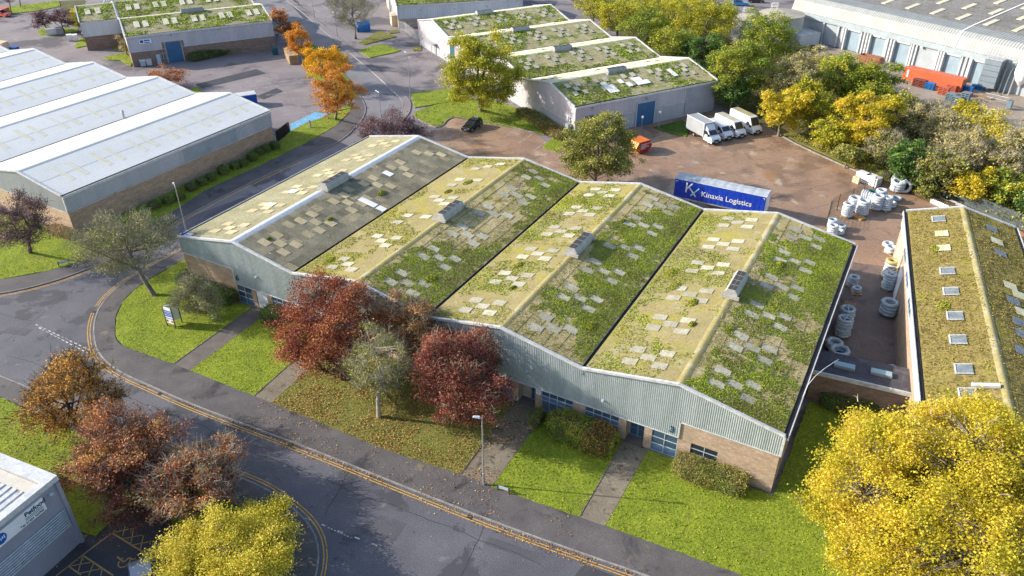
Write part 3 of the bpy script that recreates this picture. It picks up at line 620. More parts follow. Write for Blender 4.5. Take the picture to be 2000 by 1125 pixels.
def gable_roof(t, F, vs, zs, L, mats, pitch=.206, courses=6, lap=.035, gut=True, ridge=m_ridge, trimz=.1, ridge_w=.42, u0=-.12):
    """vs/zs: eave, ridge, valley, ridge, ... eave"""
    slopes = []
    for i in range(len(vs)-1):
        up = zs[i+1] > zs[i]
        (va, za), (vb, zb) = ((vs[i+1], zs[i+1]), (vs[i], zs[i])) if up else ((vs[i], zs[i]), (vs[i+1], zs[i+1]))
        # stop short of the valley gutter
        k = .16/abs(vb-va); vb2 = vb-(vb-va)*k; zb2 = zb-(zb-za)*k
        o = slope_mesh(u0, L-u0, va, za, vb2, zb2, pitch, .042, courses, lap).build('roof_slope', mats[i], t, F)
        slopes.append((o, va, za, vb2, zb2))
    for i in range(1, len(vs)-1, 2):
        b = MB(); m1 = (zs[i-1]-zs[i])/abs(vs[i-1]-vs[i]); w = ridge_w
        V = []
        for u in (u0-.02, L-u0+.02):
            for (dv, dz) in ((-w, m1*w+.045), (-w*.35, .085), (0, .11), (w*.35, .085), (w, m1*w+.045)): V.append((u, vs[i]+dv, zs[i]+dz))
        b.add(V, [(j, j+1, j+6, j+5) for j in range(4)]); b.build('ridge_cap', ridge, t, F, smooth=True)
    for i in range(2, len(vs)-1, 2):
        MB().box(u0, L-u0, vs[i]-.2, vs[i]+.2, zs[i]-.12, zs[i]-.04).build('valley_gutter', m_gutter, t, F)
    if gut:
        for i, s in ((0, -1), (len(vs)-1, 1)):
            a, e = vs[i]-.16*0, vs[i]+s*.24
            b = MB(); b.box(u0, L-u0, min(vs[i]-s*.14, e), max(vs[i]-s*.14, e), zs[i]-.14, zs[i]-.06)
            b.build('gutter', m_gutter, t, F)
            MB().box(u0-.05, L-u0+.05, min(e, e+s*.09), max(e, e+s*.09), zs[i]-.30, zs[i]+.06).build('fascia', m_trim, t, F)
    for u, s in ((u0, -1), (L-u0, 1)):
        b = MB()
        for i in range(len(vs)-1):
            b.beam(F.pt(u+s*.08, vs[i], zs[i]+trimz), F.pt(u+s*.08, vs[i+1], zs[i+1]+trimz), .26, .24)
        b.build('verge_trim', m_trim, t)
    return slopes
def prof(vs, zs):
    return lambda v: float(np.interp(v, vs, zs))
def window(t, F2, x0, x1, z0, z1, cols, rows=(1,), glass=None, panel_rows=0, depth=.06, name='window', frame=None, y=0.0, bar=.06):
    """F2 maps (x, out, z) of a facade; rows = relative heights from the top; the last panel_rows rows are blue panels"""
    b = MB(); ys = (y, y+depth)
    tot = sum(rows); zz = [z1]
    for r in rows: zz.append(zz[-1]-(z1-z0)*r/tot)
    xx = np.linspace(x0, x1, cols+1)
    for z in zz: b.box(x0, x1, ys[0], ys[1], z-bar/2, z+bar/2)
    for x in xx: b.box(x-bar/2, x+bar/2, ys[0]-.002, ys[1]+.004, z0, z1)
    w = b.build(name, frame or m_frame, t, F2)
    for r in range(len(rows)):
        for i in range(cols):
            pan = r >= len(rows)-panel_rows
            MB().box(xx[i]+bar/2, xx[i+1]-bar/2, y-.02, y+(.035 if pan else .015), zz[r+1]+bar/2, zz[r]-bar/2).build('panel' if pan else 'pane', m_bluepan if pan else (glass or m_glass), w, F2)
    return w

# ---- the four-bay moss-roofed unit in the middle
XS = [0, 9.47, 18.27, 27.57, 36.3, 45.08, 53.83, 63.04, 72.4]; HS = [6.79, 8.61, 6.92, 8.61, 6.92, 8.61, 6.92, 8.61, 6.79]; LM = 37.27
FM = Frame((0, 0), math.radians(90), -1)            # u = +y, v = +x
main = root('industrial_unit', (36.2, 18, 0)); main.location = (0, 0, 0)
tag(main, 'large four-bay industrial unit with mossy chequered roof, grey cladding and buff brick, mid picture', 'warehouse')
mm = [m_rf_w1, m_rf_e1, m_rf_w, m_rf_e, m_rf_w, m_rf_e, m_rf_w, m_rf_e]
slopes = gable_roof(main, FM, XS, HS, LM, mm)
# first ridge is capped with broad silver sheet
x0, z0 = XS[1], HS[1]
MB().add([(u, x0+dv, z0+dz+.06) for u in (-.14, 15.4) for dv, dz in ((-.75, -.145), (-.1, .06), (.1, .06), (.75, -.155))]+[(u, x0+dv, z0+dz+.06) for u in (20.4, LM+.14) for dv, dz in ((-.75, -.145), (-.1, .06), (.1, .06), (.75, -.155))],
         [(i, i+1, i+5, i+4) for i in (0, 1, 2, 8, 9, 10)]).build('ridge_sheet', m_ridge_silver, main, FM)
for i in (1, 3, 5, 7): add_vent(main, FM, 18.0, XS[i], HS[i]+.33)
# single sheets on the dark slope of the first bay
me = single_sheet(m_rf_e1, 1.02, 1.46); (so, va, za, vb, zb) = slopes[1]
n_r = 6; step = (vb-va)/n_r
for r in range(n_r):
    for j in range(36):
        o = place_on_slope(me, 'roof_sheet', FM, .62+j*1.032, va+.15*0+r*step, va, za, vb, zb, so, .045+.01*random.random())
# rooflights: five-panel chequer groups
me_t = single_sheet(m_light, 1.02, 1.42); me_tan = single_sheet(m_light_tan, 1.02, 1.42); me_wh = single_sheet(m_light_w, 1.02, 1.42)
for si in range(8):
    (so, va, za, vb, zb) = slopes[si]; sg = 1 if vb > va else -1; mt = me_tan if si in (0, 1) else me_t
    for gq in range(6):
        yc = 3.2+6.2*gq
        for (dc, dr) in ((0, 0), (-1, -1), (1, -1), (-1, 1), (1, 1)):
            if si == 1 and gq in (3, 4, 5) and random.random() < .5: continue
            if si in (2,) and random.random() < .25: continue
            if si in (3, 5) and random.random() < .12: continue
            place_on_slope(mt, 'rooflight', FM, yc+dr*1.04, va+sg*(3.35+1.42*dc), va, za, vb, zb, so, .075 if si == 1 else .06)
(so, va, za, vb, zb) = slopes[1]
for (x_, y_) in ((12.8, 25.2), (16.1, 17.4), (14.7, 17.4), (17.3, 17.4)): place_on_slope(me_wh, 'white_roof_sheet', FM, y_, x_-.7, va, za, vb, zb, so, .10)
(so, va, za, vb, zb) = slopes[0]
for (x_, y_) in ((5.2, 10.4), (4.9, 14.9)): place_on_slope(me_wh, 'white_roof_sheet', FM, y_, x_+.7, va, za, vb, zb, so, .10)
P_ = prof(XS, HS)
# facade frame: x, out(-y), z
FF = lambda V: np.stack([V[..., 0], -V[..., 1], V[..., 2]], -1)
def ftop(s): return P_(s)+.02
b = MB()
def flo(x): return 4.72 if x < 8.4 or x > 63.6 else 2.72
for (xa, xb, lo) in ((0, 8.4, 4.72), (8.4, 63.6, 2.72), (63.6, 72.4, 4.55)):
    cb = clad_mesh((xa, -.10), (xb, -.10), (0, -1), lambda s, lo=lo: lo, lambda s, xa=xa: P_(xa+s)+.04, .19, .04); b.add(np.concatenate(cb.v), cb.f)
b.build('front_cladding', m_clad, main)
b = MB()
for (xa, xb, z) in ((0, 8.4, 4.72), (8.4, 63.6, 2.72), (63.6, 72.4, 4.55)): b.box(xa-.02, xb+.02, -.17, -.06, z-.10, z+.0)
b.box(8.32, 8.44, -.17, -.02, 2.7, 4.7); b.box(63.54, 63.66, -.17, -.02, 2.7, 4.55); b.box(72.32, 72.50, -.18, -.03, 4.45, 6.75); b.box(-.08, .04, -.18, -.03, 4.65, 6.8)
b.build('drip_trim', m_trim, main)
# brick: corners, piers, recessed door walls
MB().box(0, 8.4, -.05, .25, -.1, 4.75).build('brick_wall', m_brick, main)
br = MB(); br.box(63.6, 64.8, -.05, .25, -.1, 4.6); br.box(67.3, 72.35, -.05, .25, -.1, 4.6); br.box(64.8, 67.3, -.05, .25, -.1, 1.25); br.box(64.8, 67.3, -.05, .25, 2.5, 4.6)
piers = [(10.8, 11.5), (13.25, 14.0), (17.4, 18.4), (21.4, 22.1), (23.9, 24.6), (28.0, 29.0), (32.4, 33.4), (36.6, 38.2), (41.8, 42.6), (46.3, 47.0), (48.9, 49.6), (53.0, 54.3), (57.8, 58.55), (60.35, 61.1)]
br.build('brick_wall', m_brick, main)
for (a, e) in piers: MB().box(a, e, -.05, .25, -.1, 2.72).build('brick_pier', m_brick, main)
for (a, e) in ((11.5, 13.25), (22.1, 23.9), (47.0, 48.9), (58.55, 60.35)):
    MB().box(a, e, .9, 1.1, -.1, 2.72).box(a-.1, a, .25, 1.1, -.1, 2.72).box(e, e+.1, .25, 1.1, -.1, 2.72).build('porch_wall', m_brick_pale, main)
    MB().box(a, e, -.35, .9, -.1, .16).build('door_step', m_path2, main)
window(main, FF, 64.8, 67.3, 1.25, 2.5, 2, (1, 1), m_glass, 0, .05, y=-.05)
for (a, e, cols) in ((8.45, 10.8, 2), (14.0, 17.4, 4), (18.4, 21.4, 4), (24.6, 28.0, 4), (38.2, 41.8, 4), (42.6, 46.3, 4), (49.6, 53.0, 4), (54.3, 57.8, 4), (61.1, 63.55, 2)):
    if a in (8.45, 61.1): window(main, FF, a, e, .05, 2.70, cols, (1, .8, .9), m_glass_b, 1, y=-.04)
    else: window(main, FF, a, e, .05, 2.70, cols, (.75, .55, 1.3), m_glass_b, 2, y=-.04)
for (a, e) in ((29.0, 32.4), (33.4, 36.6)):
    MB().box(a, e, -.03, .2, -.1, 2.72).build('brick_panel', m_brick_pale, main)
for (a, e, mt) in ((11.6, 13.15, m_white), (22.9, 23.8, m_bluepan), (48.0, 48.85, m_bluepan), (58.7, 60.25, m_bluepan)):
    if mt is m_white: MB().box(a-.05, e+.05, .0, .06, .16, 2.68).build('white_door_panel', mt, main)
    d = MB().box(a, e, .84, .9, .16, 2.35).build('door', mt, main)
    n = 1 if mt is m_white else 2
    for i in range(n):
        w_ = (e-a)/n
        for (q0, q1) in ((.35, 1.1), (1.2, 2.2)):
            if mt is m_white and q0 > 1: continue
            MB().box(a+i*w_+.1, a+(i+1)*w_-.1, .82, .845, q0, q1).build('pane', m_glass_b if mt is not m_white else m_frame, d)
    MB().box(e-.16, e-.12, .77, .83, 1.0, 1.3).build('handle', m_galv, d)
# side and back walls
sw = MB(); sw.box(72.1, 72.36, .25, LM, -.1, 4.6); sw.box(0.04, .3, .25, LM, -.1, 4.6); sw.box(.3, 72.1, LM-.25, LM, -.1, 6.6); sw.build('side_wall', m_brick, main)
b = clad_mesh((0, 72.42), (LM, 72.42), (0, 1), lambda s: 4.55, lambda s: 6.72, .19, .035); b.build('side_cladding', m_clad, main, FM)
b = clad_mesh((0, -.02), (LM, -.02), (0, -1), lambda s: 4.55, lambda s: 6.72, .19, .035); b.build('side_cladding', m_clad, main, FM)
b = clad_mesh((LM+.03, 0), (LM+.03, 72.4), (1, 0), lambda s: 2.6, lambda s: P_(s)+.02, .19, .035); b.build('back_cladding', m_clad, main, FM)
for x in (18.27, 36.3, 53.83):
    MB().tube([(x-.1, -.22, 6.75), (x-.1, -.26, 6.4), (x+.15, -.2, 6.2)], .05, 6).build('overflow_pipe', m_galv, main)
def disc(name, ce, r, mat, parent, n=24, out=(0, -1, 0), th=.02, inner=0):
    b = MB(); o_ = np.array(out, float); t1 = np.cross(o_, (0, 0, 1)); t2 = np.cross(t1, o_); ce = np.array(ce, float)
    V = [ce+o_*q+(t1*math.cos(2*math.pi*i/n)+t2*math.sin(2*math.pi*i/n))*r for q in (0, th) for i in range(n)]
    b.add(V, [tuple(range(n)), tuple(range(2*n-1, n-1, -1))]+[(i, i+n, (i+1) % n+n, (i+1) % n) for i in range(n)]); return b.build(name, mat, parent)
def text(name, s, mat, parent, size, M, ext=.004, align='LEFT', bold=0.0):
    cu = bpy.data.curves.new(name, 'FONT'); cu.body = s; cu.size = size; cu.extrude = ext; cu.align_x = align; cu.offset = bold; cu.resolution_u = 4
    cu.materials.append(mat); tmp = bpy.data.objects.new('tmp', cu); SC.collection.objects.link(tmp); bpy.context.view_layer.update()
    me = bpy.data.meshes.new_from_object(tmp.evaluated_get(bpy.context.evaluated_depsgraph_get())); bpy.data.objects.remove(tmp)
    o = link(bpy.data.objects.new(name, me), parent); o.matrix_local = M; return o
def TM(P, X, Y):
    X = Vector(X).normalized(); Y = Vector(Y).normalized(); Z = X.cross(Y)
    return Matrix(((X.x, Y.x, Z.x, P[0]), (X.y, Y.y, Z.y, P[1]), (X.z, Y.z, Z.z, P[2]), (0, 0, 0, 1)))
dk = flat('navy_lettering', c(.02, .06, .11), .5)
text('unit_number', '6', dk, main, 1.1, TM((8.65, -.165, 3.25), (1, 0, 0), (0, 0, 1)), .006, 'LEFT', .03)
text('unit_number', '3', dk, main, 1.0, TM((62.7, -.165, 3.05), (1, 0, 0), (0, 0, 1)), .006, 'LEFT', .03)
n5 = MB().box(49.0, 49.5, -.075, -.05, 1.9, 2.5).build('number_plate', m_white, main); text('unit_number', '5', dk, n5, .5, TM((49.12, -.08, 2.0), (1, 0, 0), (0, 0, 1)), .003)
for (x, z) in ((12.3, 4.8), (23, 4.7), (48, 4.5), (56.1, 4.1)):
    MB().box(x-.12, x+.12, -.42, -.14, z-.1, z+.05).beam((x, -.14, z), (x, -.3, z+.1), .04, .04).build('wall_light', m_frame, main)
# rain hopper ladder foot on the first bay, blue and white litter at the far left corner
MB().tube([(14.6, .4, 7.75), (14.6, .4, 8.2), (14.8, .4, 8.35)], .05, 6).build('vent_pipe', m_galv, main)
tp = MB()
for i in range(14):
    x, y = random.uniform(-.2, 1.6), random.uniform(.1, .9); tp.beam((x, y, 6.98), (x+random.uniform(-.6, .6), y+random.uniform(-.3, .3), 7.02+random.uniform(0, .25)), .16, .03)
o = tp.build('torn_tarpaulin', flat('blue_tarp', c(.10, .10, .45), .5)); tag(o, 'torn blue and white plastic sheeting caught on the left front corner of the mossy roof', 'tarpaulin')
tp = MB()
for i in range(7):
    x, y = random.uniform(.4, 2.2), random.uniform(.2, .8); tp.beam((x, y, 7.08), (x+random.uniform(.3, .8), y+random.uniform(-.1, .2), 7.10), .35, .03)
tp.build('white_sheet', m_white, o)
# ---- moss on the roofs
def moss_on(t, F, slope, u0, u1, dens, size, bias, seed, mat=m_moss, name='moss', ugrad=0.0, vgrad=0.0, scale=.16, thr=.5, fine=True, holes=True):
    (so, va, za, vb, zb) = slope; n = int(dens*(u1-u0)*abs(vb-va)); u = RNG.uniform(u0, u1, n); tt = RNG.uniform(0.02, .985, n)
    v = va+(vb-va)*tt; m = fbm(u, v, scale, seed, 5)+bias+ugrad*((u-u0)/(u1-u0)-.5)+vgrad*(tt-.5)
    fine_n = fbm(u, v*.7, 1.5, seed+3, 4)-.10*(np.sin(u*6.1)*.5)
    k = (m > thr)&(fine_n > .40-np.clip((m-thr)*1.2, 0, .2)) if fine else m > thr
    # rooflights stay mostly bare
    if holes:
        sg = 1 if vb > va else -1
        for gq in range(6):
            for (dc, dr) in ((0, 0), (-1, -1), (1, -1), (-1, 1), (1, 1)):
                cu = 3.2+6.2*gq+dr*1.04; cv = va+sg*(3.35+1.42*dc+.7); ins = (np.abs(u-cu) < .50)&(np.abs(v-cv) < .68); k &= ~(ins&(RNG.uniform(0, 1, n) < .93))
    u, v, tt, m = u[k], v[k], tt[k], m[k]
    P = F(np.stack([u, v, za+(zb-za)*tt+.05+np.clip((m-thr)*.5, 0, .07)+RNG.uniform(0, .03, len(u))], 1))
    vals = np.clip(.1+.8*fbm(u, v, .35, seed+5)+RNG.normal(0, .10, len(u)), 0, 1)
    o = leaves_obj(name, P, size, mat, t, up=.25, vals=vals, kind='stuff'); return o
S = slopes
moss_on(S[3][0], FM, S[3], 0, LM, 150, .125, -.015, 1, vgrad=.22, ugrad=.05)
moss_on(S[5][0], FM, S[5], 0, LM, 170, .125, .03, 2, vgrad=.30, ugrad=.12)
moss_on(S[7][0], FM, S[7], 0, LM, 180, .125, .085, 4, vgrad=.26, ugrad=.14)
for q_ in (3, 5, 7): moss_on(S[q_][0], FM, S[q_], 0, LM, 45, .11, .12, 60+q_, leafmat('brown_moss', [(0, c(.20,.165,.065)), (.5, c(.33,.285,.11)), (1, c(.46,.40,.18))], .1) if 'brown_moss' not in MATS else MATS['brown_moss'], ugrad=-.2, vgrad=.1, scale=.3)
moss_on(S[2][0], FM, S[2], 0, LM, 45, .15, -.03, 6, m_moss_y, vgrad=.18, ugrad=-.05, scale=.2)
moss_on(S[4][0], FM, S[4], 0, LM, 45, .16, -.06, 8, m_moss, vgrad=.16, ugrad=.22, scale=.22)
moss_on(S[6][0], FM, S[6], 0, LM, 45, .16, -.06, 9, m_moss, vgrad=.20, ugrad=.12, scale=.22)
moss_on(S[4][0], FM, S[4], 0, LM, 40, .14, -.07, 11, m_moss_y, vgrad=-.02, scale=.35)
moss_on(S[6][0], FM, S[6], 0, LM, 40, .14, -.07, 12, m_moss_y, vgrad=.05, scale=.35)
def moss_tuft(t, F, slope, u, v, r, mat=m_moss_y, n=260):
    (so, va, za, vb, zb) = slope; a = RNG.uniform(0, 6.28, n); q = np.sqrt(RNG.uniform(0, 1, n))*r; U_ = u+q*np.cos(a); V_ = v+q*np.sin(a)*.6
    P = F(np.stack([U_, V_, za+(zb-za)*(V_-va)/(vb-va)+.05+.18*(1-(q/r)**2)+RNG.uniform(0, .05, n)], 1)); leaves_obj('moss_tuft', P, .17, mat, t, up=.2, kind='stuff')
for (si, u, v, r) in ((1, 20.5, 15.2, .8), (1, 11, 14.4, .5), (2, 28, 24.0, .9), (2, 24.6, 23.0, .7), (2, 3.4, 20.5, 1.0), (3, 5.5, 33.2, 1.0), (6, 17, 56.9, 1.0), (6, 14, 59.8, .8), (6, 20, 55.6, 1.2), (6, 9.8, 61.0, .5),
                      (4, 12.5, 40.3, .7), (4, 7.4, 42.2, .5), (5, 6, 52.0, .9), (5, 27, 46.8, .4), (7, 26, 66, .9), (1, 3, 12, .35)):
    moss_tuft(S[si][0], FM, S[si], u, v, r, m_moss_y)

# ---- generic gabled shed
def shed(name, label, cat, F, vs, zs, L, mats, wallm, cladm, zc=(3.0, 3.0), pitch=.2, courses=5, ridge=m_ridge, sides=(1, 1), front=1, back=1, cp=.25, zc_front=None):
    t = root(name, (0, 0, 0), 0, label, cat); sl = gable_roof(t, F, vs, zs, L, mats, pitch, courses, .02, True, ridge)
    P = prof(vs, zs); zf = zc_front if zc_front is not None else zc[0]
    b = MB(); v0, v1 = vs[0], vs[-1]
    lo, hi = min(v0, v1), max(v0, v1)
    b.box(0, .25, lo, hi, -.1, zf+.02); b.box(L-.25, L, lo, hi, -.1, zf+.02); b.box(.25, L-.25, lo, lo+.25, -.1, zc[0]+.02); b.box(.25, L-.25, hi-.25, hi, -.1, zc[1]+.02)
    b.build('brick_wall', wallm, t, F)
    for (u, s) in ((0, -1), (L, 1)):
        clad_mesh((u+s*.05, lo), (u+s*.05, hi), (s, 0), lambda q: zf, lambda q: P(lo+q)+.03, cp, .04).build('gable_cladding', cladm, t, F)
        MB().box(u+s*.05-.04, u+s*.05+.04+.02, lo-.08, hi+.08, zf-.1, zf).build('drip_trim', m_trim, t, F)
    for (v, s, z) in ((lo, -1, zc[0]), (hi, 1, zc[1])):
        e = P(v)-.05
        clad_mesh((0, v+s*.05), (L, v+s*.05), (0, s), lambda q: z, lambda q: e, cp, .04).build('side_cladding', cladm, t, F)
        MB().box(-.08, L+.08, min(v+s*.02, v+s*.11), max(v+s*.02, v+s*.11), z-.1, z).build('drip_trim', m_trim, t, F)
    cb = MB()
    for u in (-.06, L+.06):
        for v in (lo-.06, hi+.06): cb.box(u-.09, u+.09, v-.09, v+.09, min(zc), P(v)-.1)
    cb.build('corner_trim', m_trim, t, F)
    return t, sl
# left: white-roofed four-bay unit.  v measured to the west
FL = Frame((-24.7, 1.42), math.radians(89.0), 1)
vsL = [0, 9.2, 18.6, 28.2, 37.6, 47.0, 56.6, 66.2, 75.8, 85, 94.6]; zsL = [5.95, 7.6]*5+[5.95]
whites = [m_wroof]*10
tL, sL = shed('industrial_unit', 'white ribbed-roof unit of several bays with faded yellow rooflights, left of the side road', 'warehouse', FL, vsL, zsL, 38.9, whites, m_brick, m_clad_g, (3.4, 3.4), .25, 2, m_wroof, cp=.25, zc_front=3.4)
mL = slope_mesh(-.42, .42, 0, 0, 4.6, 0, .25, .03, 1, 0).mesh('rooflight', m_wroof_l)
for si in range(0, 10, 2):
    (so, va, za, vb, zb) = sL[si]
    for gq in range(6):
        for du in (0, 2.2):
            if si > 6 and gq < 2: continue
            place_on_slope(mL, 'rooflight', FL, 3.6+gq*6.1+du, va-2.2, va, za, vb, zb, so, .03)
MB().box(-.02, 20, -.125, -.1, 3.5, 5.7).build('darker_panel', m_clad_g, tL, FL)
MB().box(19, 31, -.115, -.10, 3.35, 5.7).build('replaced_panel', flat('slate_panel', c(.30, .33, .36), .55), tL, FL)
for u in (19,): MB().box(u-.05, u+.05, -.16, -.1, 3.3, 5.8).build('panel_joint', m_trim, tL, FL)
cw = MB(); x, y = FL.pt(24, 18.6, 0)[:2]; cw.tube([(x, y, 6), (x, y, 7.1)], .18, 8); cw.tube([(x, y, 7.1), (x, y, 7.5)], [.32, .12], 8); cw.build('flue', m_galv, tL)
# right: olive-mossed unit. origin at the back-left corner, u runs to the front
FR = Frame((76.81, 49.91), math.radians(-82.29), 1)
tR, sR = shed('industrial_unit', 'single-ridge unit with olive moss roof and square grey rooflights, right of the coil alley', 'warehouse', FR, [0, 6.25, 12.5], [6.75, 8.39, 6.75], 46, [m_rf_r, m_rf_r], m_brick, surf('pale_green_cladding', [(0.3, c(.42,.46,.43)), (0.7, c(.55,.57,.52))], .6, .55, fscale=3, famt=.12, bstr=0, blot=(c(.30,.40,.36), .8, .56, .66)), (4.9, 4.9), .16, 8, m_ridge, cp=.2)
moss_on(sR[0][0], FR, sR[0], 0, 46, 26, .15, .12, 21, leafmat('olive_moss', [(0, c(.13,.10,.022)), (.5, c(.25,.205,.04)), (1, c(.40,.31,.09))], .1), holes=False, fine=True, scale=.3)
moss_on(sR[1][0], FR, sR[1], 0, 46, 26, .15, .12, 22, MATS['olive_moss'], holes=False, fine=True, scale=.3)
me_g = single_sheet(m_light_glass, 1.45, 1.35); me_gd = single_sheet(m_rf_farw, 1.5, 1.4)
for (q, mt) in (((1833, 431), 0), ((1838, 459), 1), ((1842, 487), 1), ((1850, 533), 0), ((1857, 573), 0), ((1865, 621), 0), ((1871, 667), 0), ((1882, 725), 0), ((1890, 773), 0)):
    u, v = FR.inv(at(*q, 7.55)); (so, va, za, vb, zb) = sR[0]
    o = place_on_slope((me_g, me_gd)[mt], 'rooflight', FR, u, v+.7, va, za, vb, zb, so, .14)
    if mt == 0:
        f = MB(); f.box(-.78, -.70, 0, 1.4, .0, .10); f.box(.70, .78, 0, 1.4, .0, .10); f.box(-.78, .78, 1.36, 1.50, .0, .08); o2 = f.build('frame', m_trim, o)
for (q, mt, w) in (((1936, 449), 0, 1), ((1946, 473), 1, 1), ((1953, 496), 0, 1), ((1972, 560), 1, 1), ((1978, 590), 0, 1), ((1990, 632), 0, 1), ((1990, 575), 1, 1), ((1996, 610), 1, 1), ((1996, 655), 0, 1), ((1994, 690), 0, 1)):
    u, v = FR.inv(at(*q, 7.55)); (so, va, za, vb, zb) = sR[1]
    if v-.7 < 6.5: v = 8.5
    place_on_slope((me_g, me_gd)[mt], 'rooflight', FR, u, v-.7, va, za, vb, zb, so, .14)
for (q, r) in (((1825, 488), .9), ((1842, 599), 1.1)):
    u, v = FR.inv(at(*q, 7.4)); moss_tuft(sR[0][0], FR, sR[0], u, v, r)
u, v = FR.inv(at(1925, 757, 8.0)); bx = MB().box(-.22, .22, -1.1, 1.1, .02, .3); (so, va, za, vb, zb) = sR[0]; place_on_slope(bx.mesh('roof_trough', m_trim), 'roof_trough', FR, u, min(v, 5.0), va, za, vb, zb, so, .05)
for (u, zz) in ((8, 4.6), (14, 4.6), (20, 4.6)):
    window(tR, lambda V, F=FR: F(np.stack([V[..., 0], -V[..., 1], V[..., 2]], -1)), u, u+3.2, 5.1, 6.3, 3, (1,), m_glass_b, 0, .05, y=.11)
MB().box(2.5, 8.2, -.16, -.02, 0, 4.7).build('cream_wall_board', m_board, tR, FR); MB().box(9, 12, -.12, -.02, 0, 3.8).build('shutter', m_white, tR, FR)
# link between the two: brick wall, flat felt roof with two glass upstands
tK = root('link_building', (0, 0, 0), 0, 'low flat-roofed brick link with two glass rooflights between the mossy unit and the olive-roofed unit', 'building')
a, e, f_, g_ = (72.5, 14.65), (81.75, 15.6), (81.2, 19.6), (72.6, 18.6)
MB().prism([a, e, f_, g_], 3.25, 3.6).build('flat_roof', surf('roofing_felt', [(0.3, c(.055,.05,.062)), (0.7, c(.10,.09,.10))], .6, .8, fscale=6, famt=.3, blot=(c(.17,.15,.15), .6, .56, .7)), tK)
MB().prism([(72.5, 14.75), (81.7, 15.7), (81.66, 15.95), (72.5, 15.0)], -.1, 3.25).build('brick_wall', m_brick_dark, tK)
MB().prism([(72.5, 18.3), (81.2, 19.3), (81.2, 19.55), (72.5, 18.55)], -.1, 3.25).build('brick_wall', m_brick_dark, tK)
MB().beam((72.45, 14.62, 3.42), (81.78, 15.57, 3.42), .16, .46).build('fascia', m_trim, tK)
for (q, ln) in (((1650, 713), 1), ((1722, 727), 1)):
    x, y = A(*q, 3.85); ux = (1, .103)
    o = MB().obox((x, y), ux, .98, .42, 3.6, 3.86).build('rooflight_upstand', m_galv, tK); MB().obox((x, y), ux, .93, .37, 3.86, 3.90).build('rooflight_glass', flat('green_tinted_glass', c(.30, .42, .45), .15, 0, .7), o)
def wire(name, label, pts, r, mat, cat='cable'):
    o = MB().tube(pts, r, 6).build(name, mat); return tag(o, label, cat)
p0 = at(1568, 775, 6.9); pts = [at(1568, 775, 6.9), at(1578, 752, 7.0), at(1592, 735, 7.0), at(1610, 720, 6.8), at(1628, 708, 6.2), at(1638, 702, 5.8)]
wire('cable', 'thin white cable arcing from the right gutter over the flat link roof', pts, .03, m_white)
# ---- unit C behind the yard, rotated
FC = Frame((21.657, 67.968), .999, 1); wC = 17.9
vsC = [i*wC/2 for i in range(9)]; zsC = [5.95, 7.9]*4+[5.95]
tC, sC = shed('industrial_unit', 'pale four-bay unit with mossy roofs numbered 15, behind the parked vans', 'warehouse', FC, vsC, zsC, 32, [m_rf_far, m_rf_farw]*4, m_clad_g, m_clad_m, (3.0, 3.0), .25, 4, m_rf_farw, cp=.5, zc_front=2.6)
me_c = single_sheet(m_light, 1.05, 1.4, .25)
for si in (0, 2, 4, 6):
    (so, va, za, vb, zb) = sC[si]
    moss_on(so, FC, sC[si], 0, 32, 16, .34, .03, 30+si, vgrad=.10, holes=False, scale=.2)
    for gq in range(5):
        for (dc, dr) in ((0, 0), (-1, -1), (1, -1), (-1, 1), (1, 1)):
            place_on_slope(me_c, 'rooflight', FC, 3.4+6.2*gq+dr*1.05, va-(3.0+1.42*dc), va, za, vb, zb, so, .16)
    add_vent(tC, FC, 13.5 if si else 14.5, va, za+.1, 4.2)
(so, va, za, vb, zb) = sC[0]; me_cw = single_sheet(m_light_w, 1.05, 1.4, .25)
for (u, d_) in ((9.2, 3.2), (10.25, 4.4), (9.2, 5.6), (10.25, 5.6), (13, 3.2), (14, 4.6), (16, 3.4), (17, 3.4), (16, 4.7), (17, 4.7), (18, 4.7), (25, 2.6), (25, 4.0), (9.2, 4.4)): place_on_slope(me_cw, 'white_roof_sheet', FC, u, va-d_, va, za, vb, zb, so, .2)
for si in (1, 3, 5):
    (so, va, za, vb, zb) = sC[si]
    for (u, d_) in ((2, 4), (3, 4), (5, 5.5), (12, 4), (13, 5.4), (14, 5.4), (20, 4), (26, 5), (28, 4)): place_on_slope(me_cw, 'white_roof_sheet', FC, u+RNG.uniform(-1, 1), va+d_, va, za, vb, zb, so, .2)
FCs = lambda V: FC(np.stack([V[..., 0], -V[..., 1], V[..., 2]], -1))        # front wall v=0, out = -v
d = MB().box(13.4, 17.4, .10, .16, 0, 4.4).build('shutter_door', m_bluedoor, tC, FCs)
sh = MB(); 
for i in range(10): sh.box(13.45, 17.35, .16, .18, .1+i*.43, .4+i*.43)
sh.build('shutter_slats', m_bluedoor, d, FCs)
f = MB(); f.box(13.2, 13.4, .09, .2, 0, 4.6); f.box(17.4, 17.6, .09, .2, 0, 4.6); f.box(13.2, 17.6, .09, .2, 4.4, 4.6); f.build('door_frame', m_frame, d, FCs)
window(tC, FCs, 1.5, 5.6, 2.0, 4.0, 3, (1,), m_glass_b, 0, .05, y=.12); window(tC, FCs, 8.6, 9.8, .6, 3.2, 1, (1,), m_glass_b, 0, .05, y=.12)
MB().box(24.8, 32.0, .10, .14, .4, 5.8).build('lower_panel', flat('violet_grey_panel', c(.36, .36, .40), .6), tC, FCs)
for u in (3.5, 15.4): MB().tube([FCs(np.array([u, .1, 5.1])), FCs(np.array([u, .4, 5.2]))], .22, 8).build('wall_light', m_grey, tC)
text('unit_number', '15', dk, tC, 1.3, TM(FC.pt(-.16, 2.4, 2.7), (FC.V*-1).tolist()+[0], (0, 0, 1)), .006, 'LEFT', .03)
MB().box(-.9, -.1, .9, 1.9, 0, 2.6).build('wall_cabinet', m_grey, tC, FC)
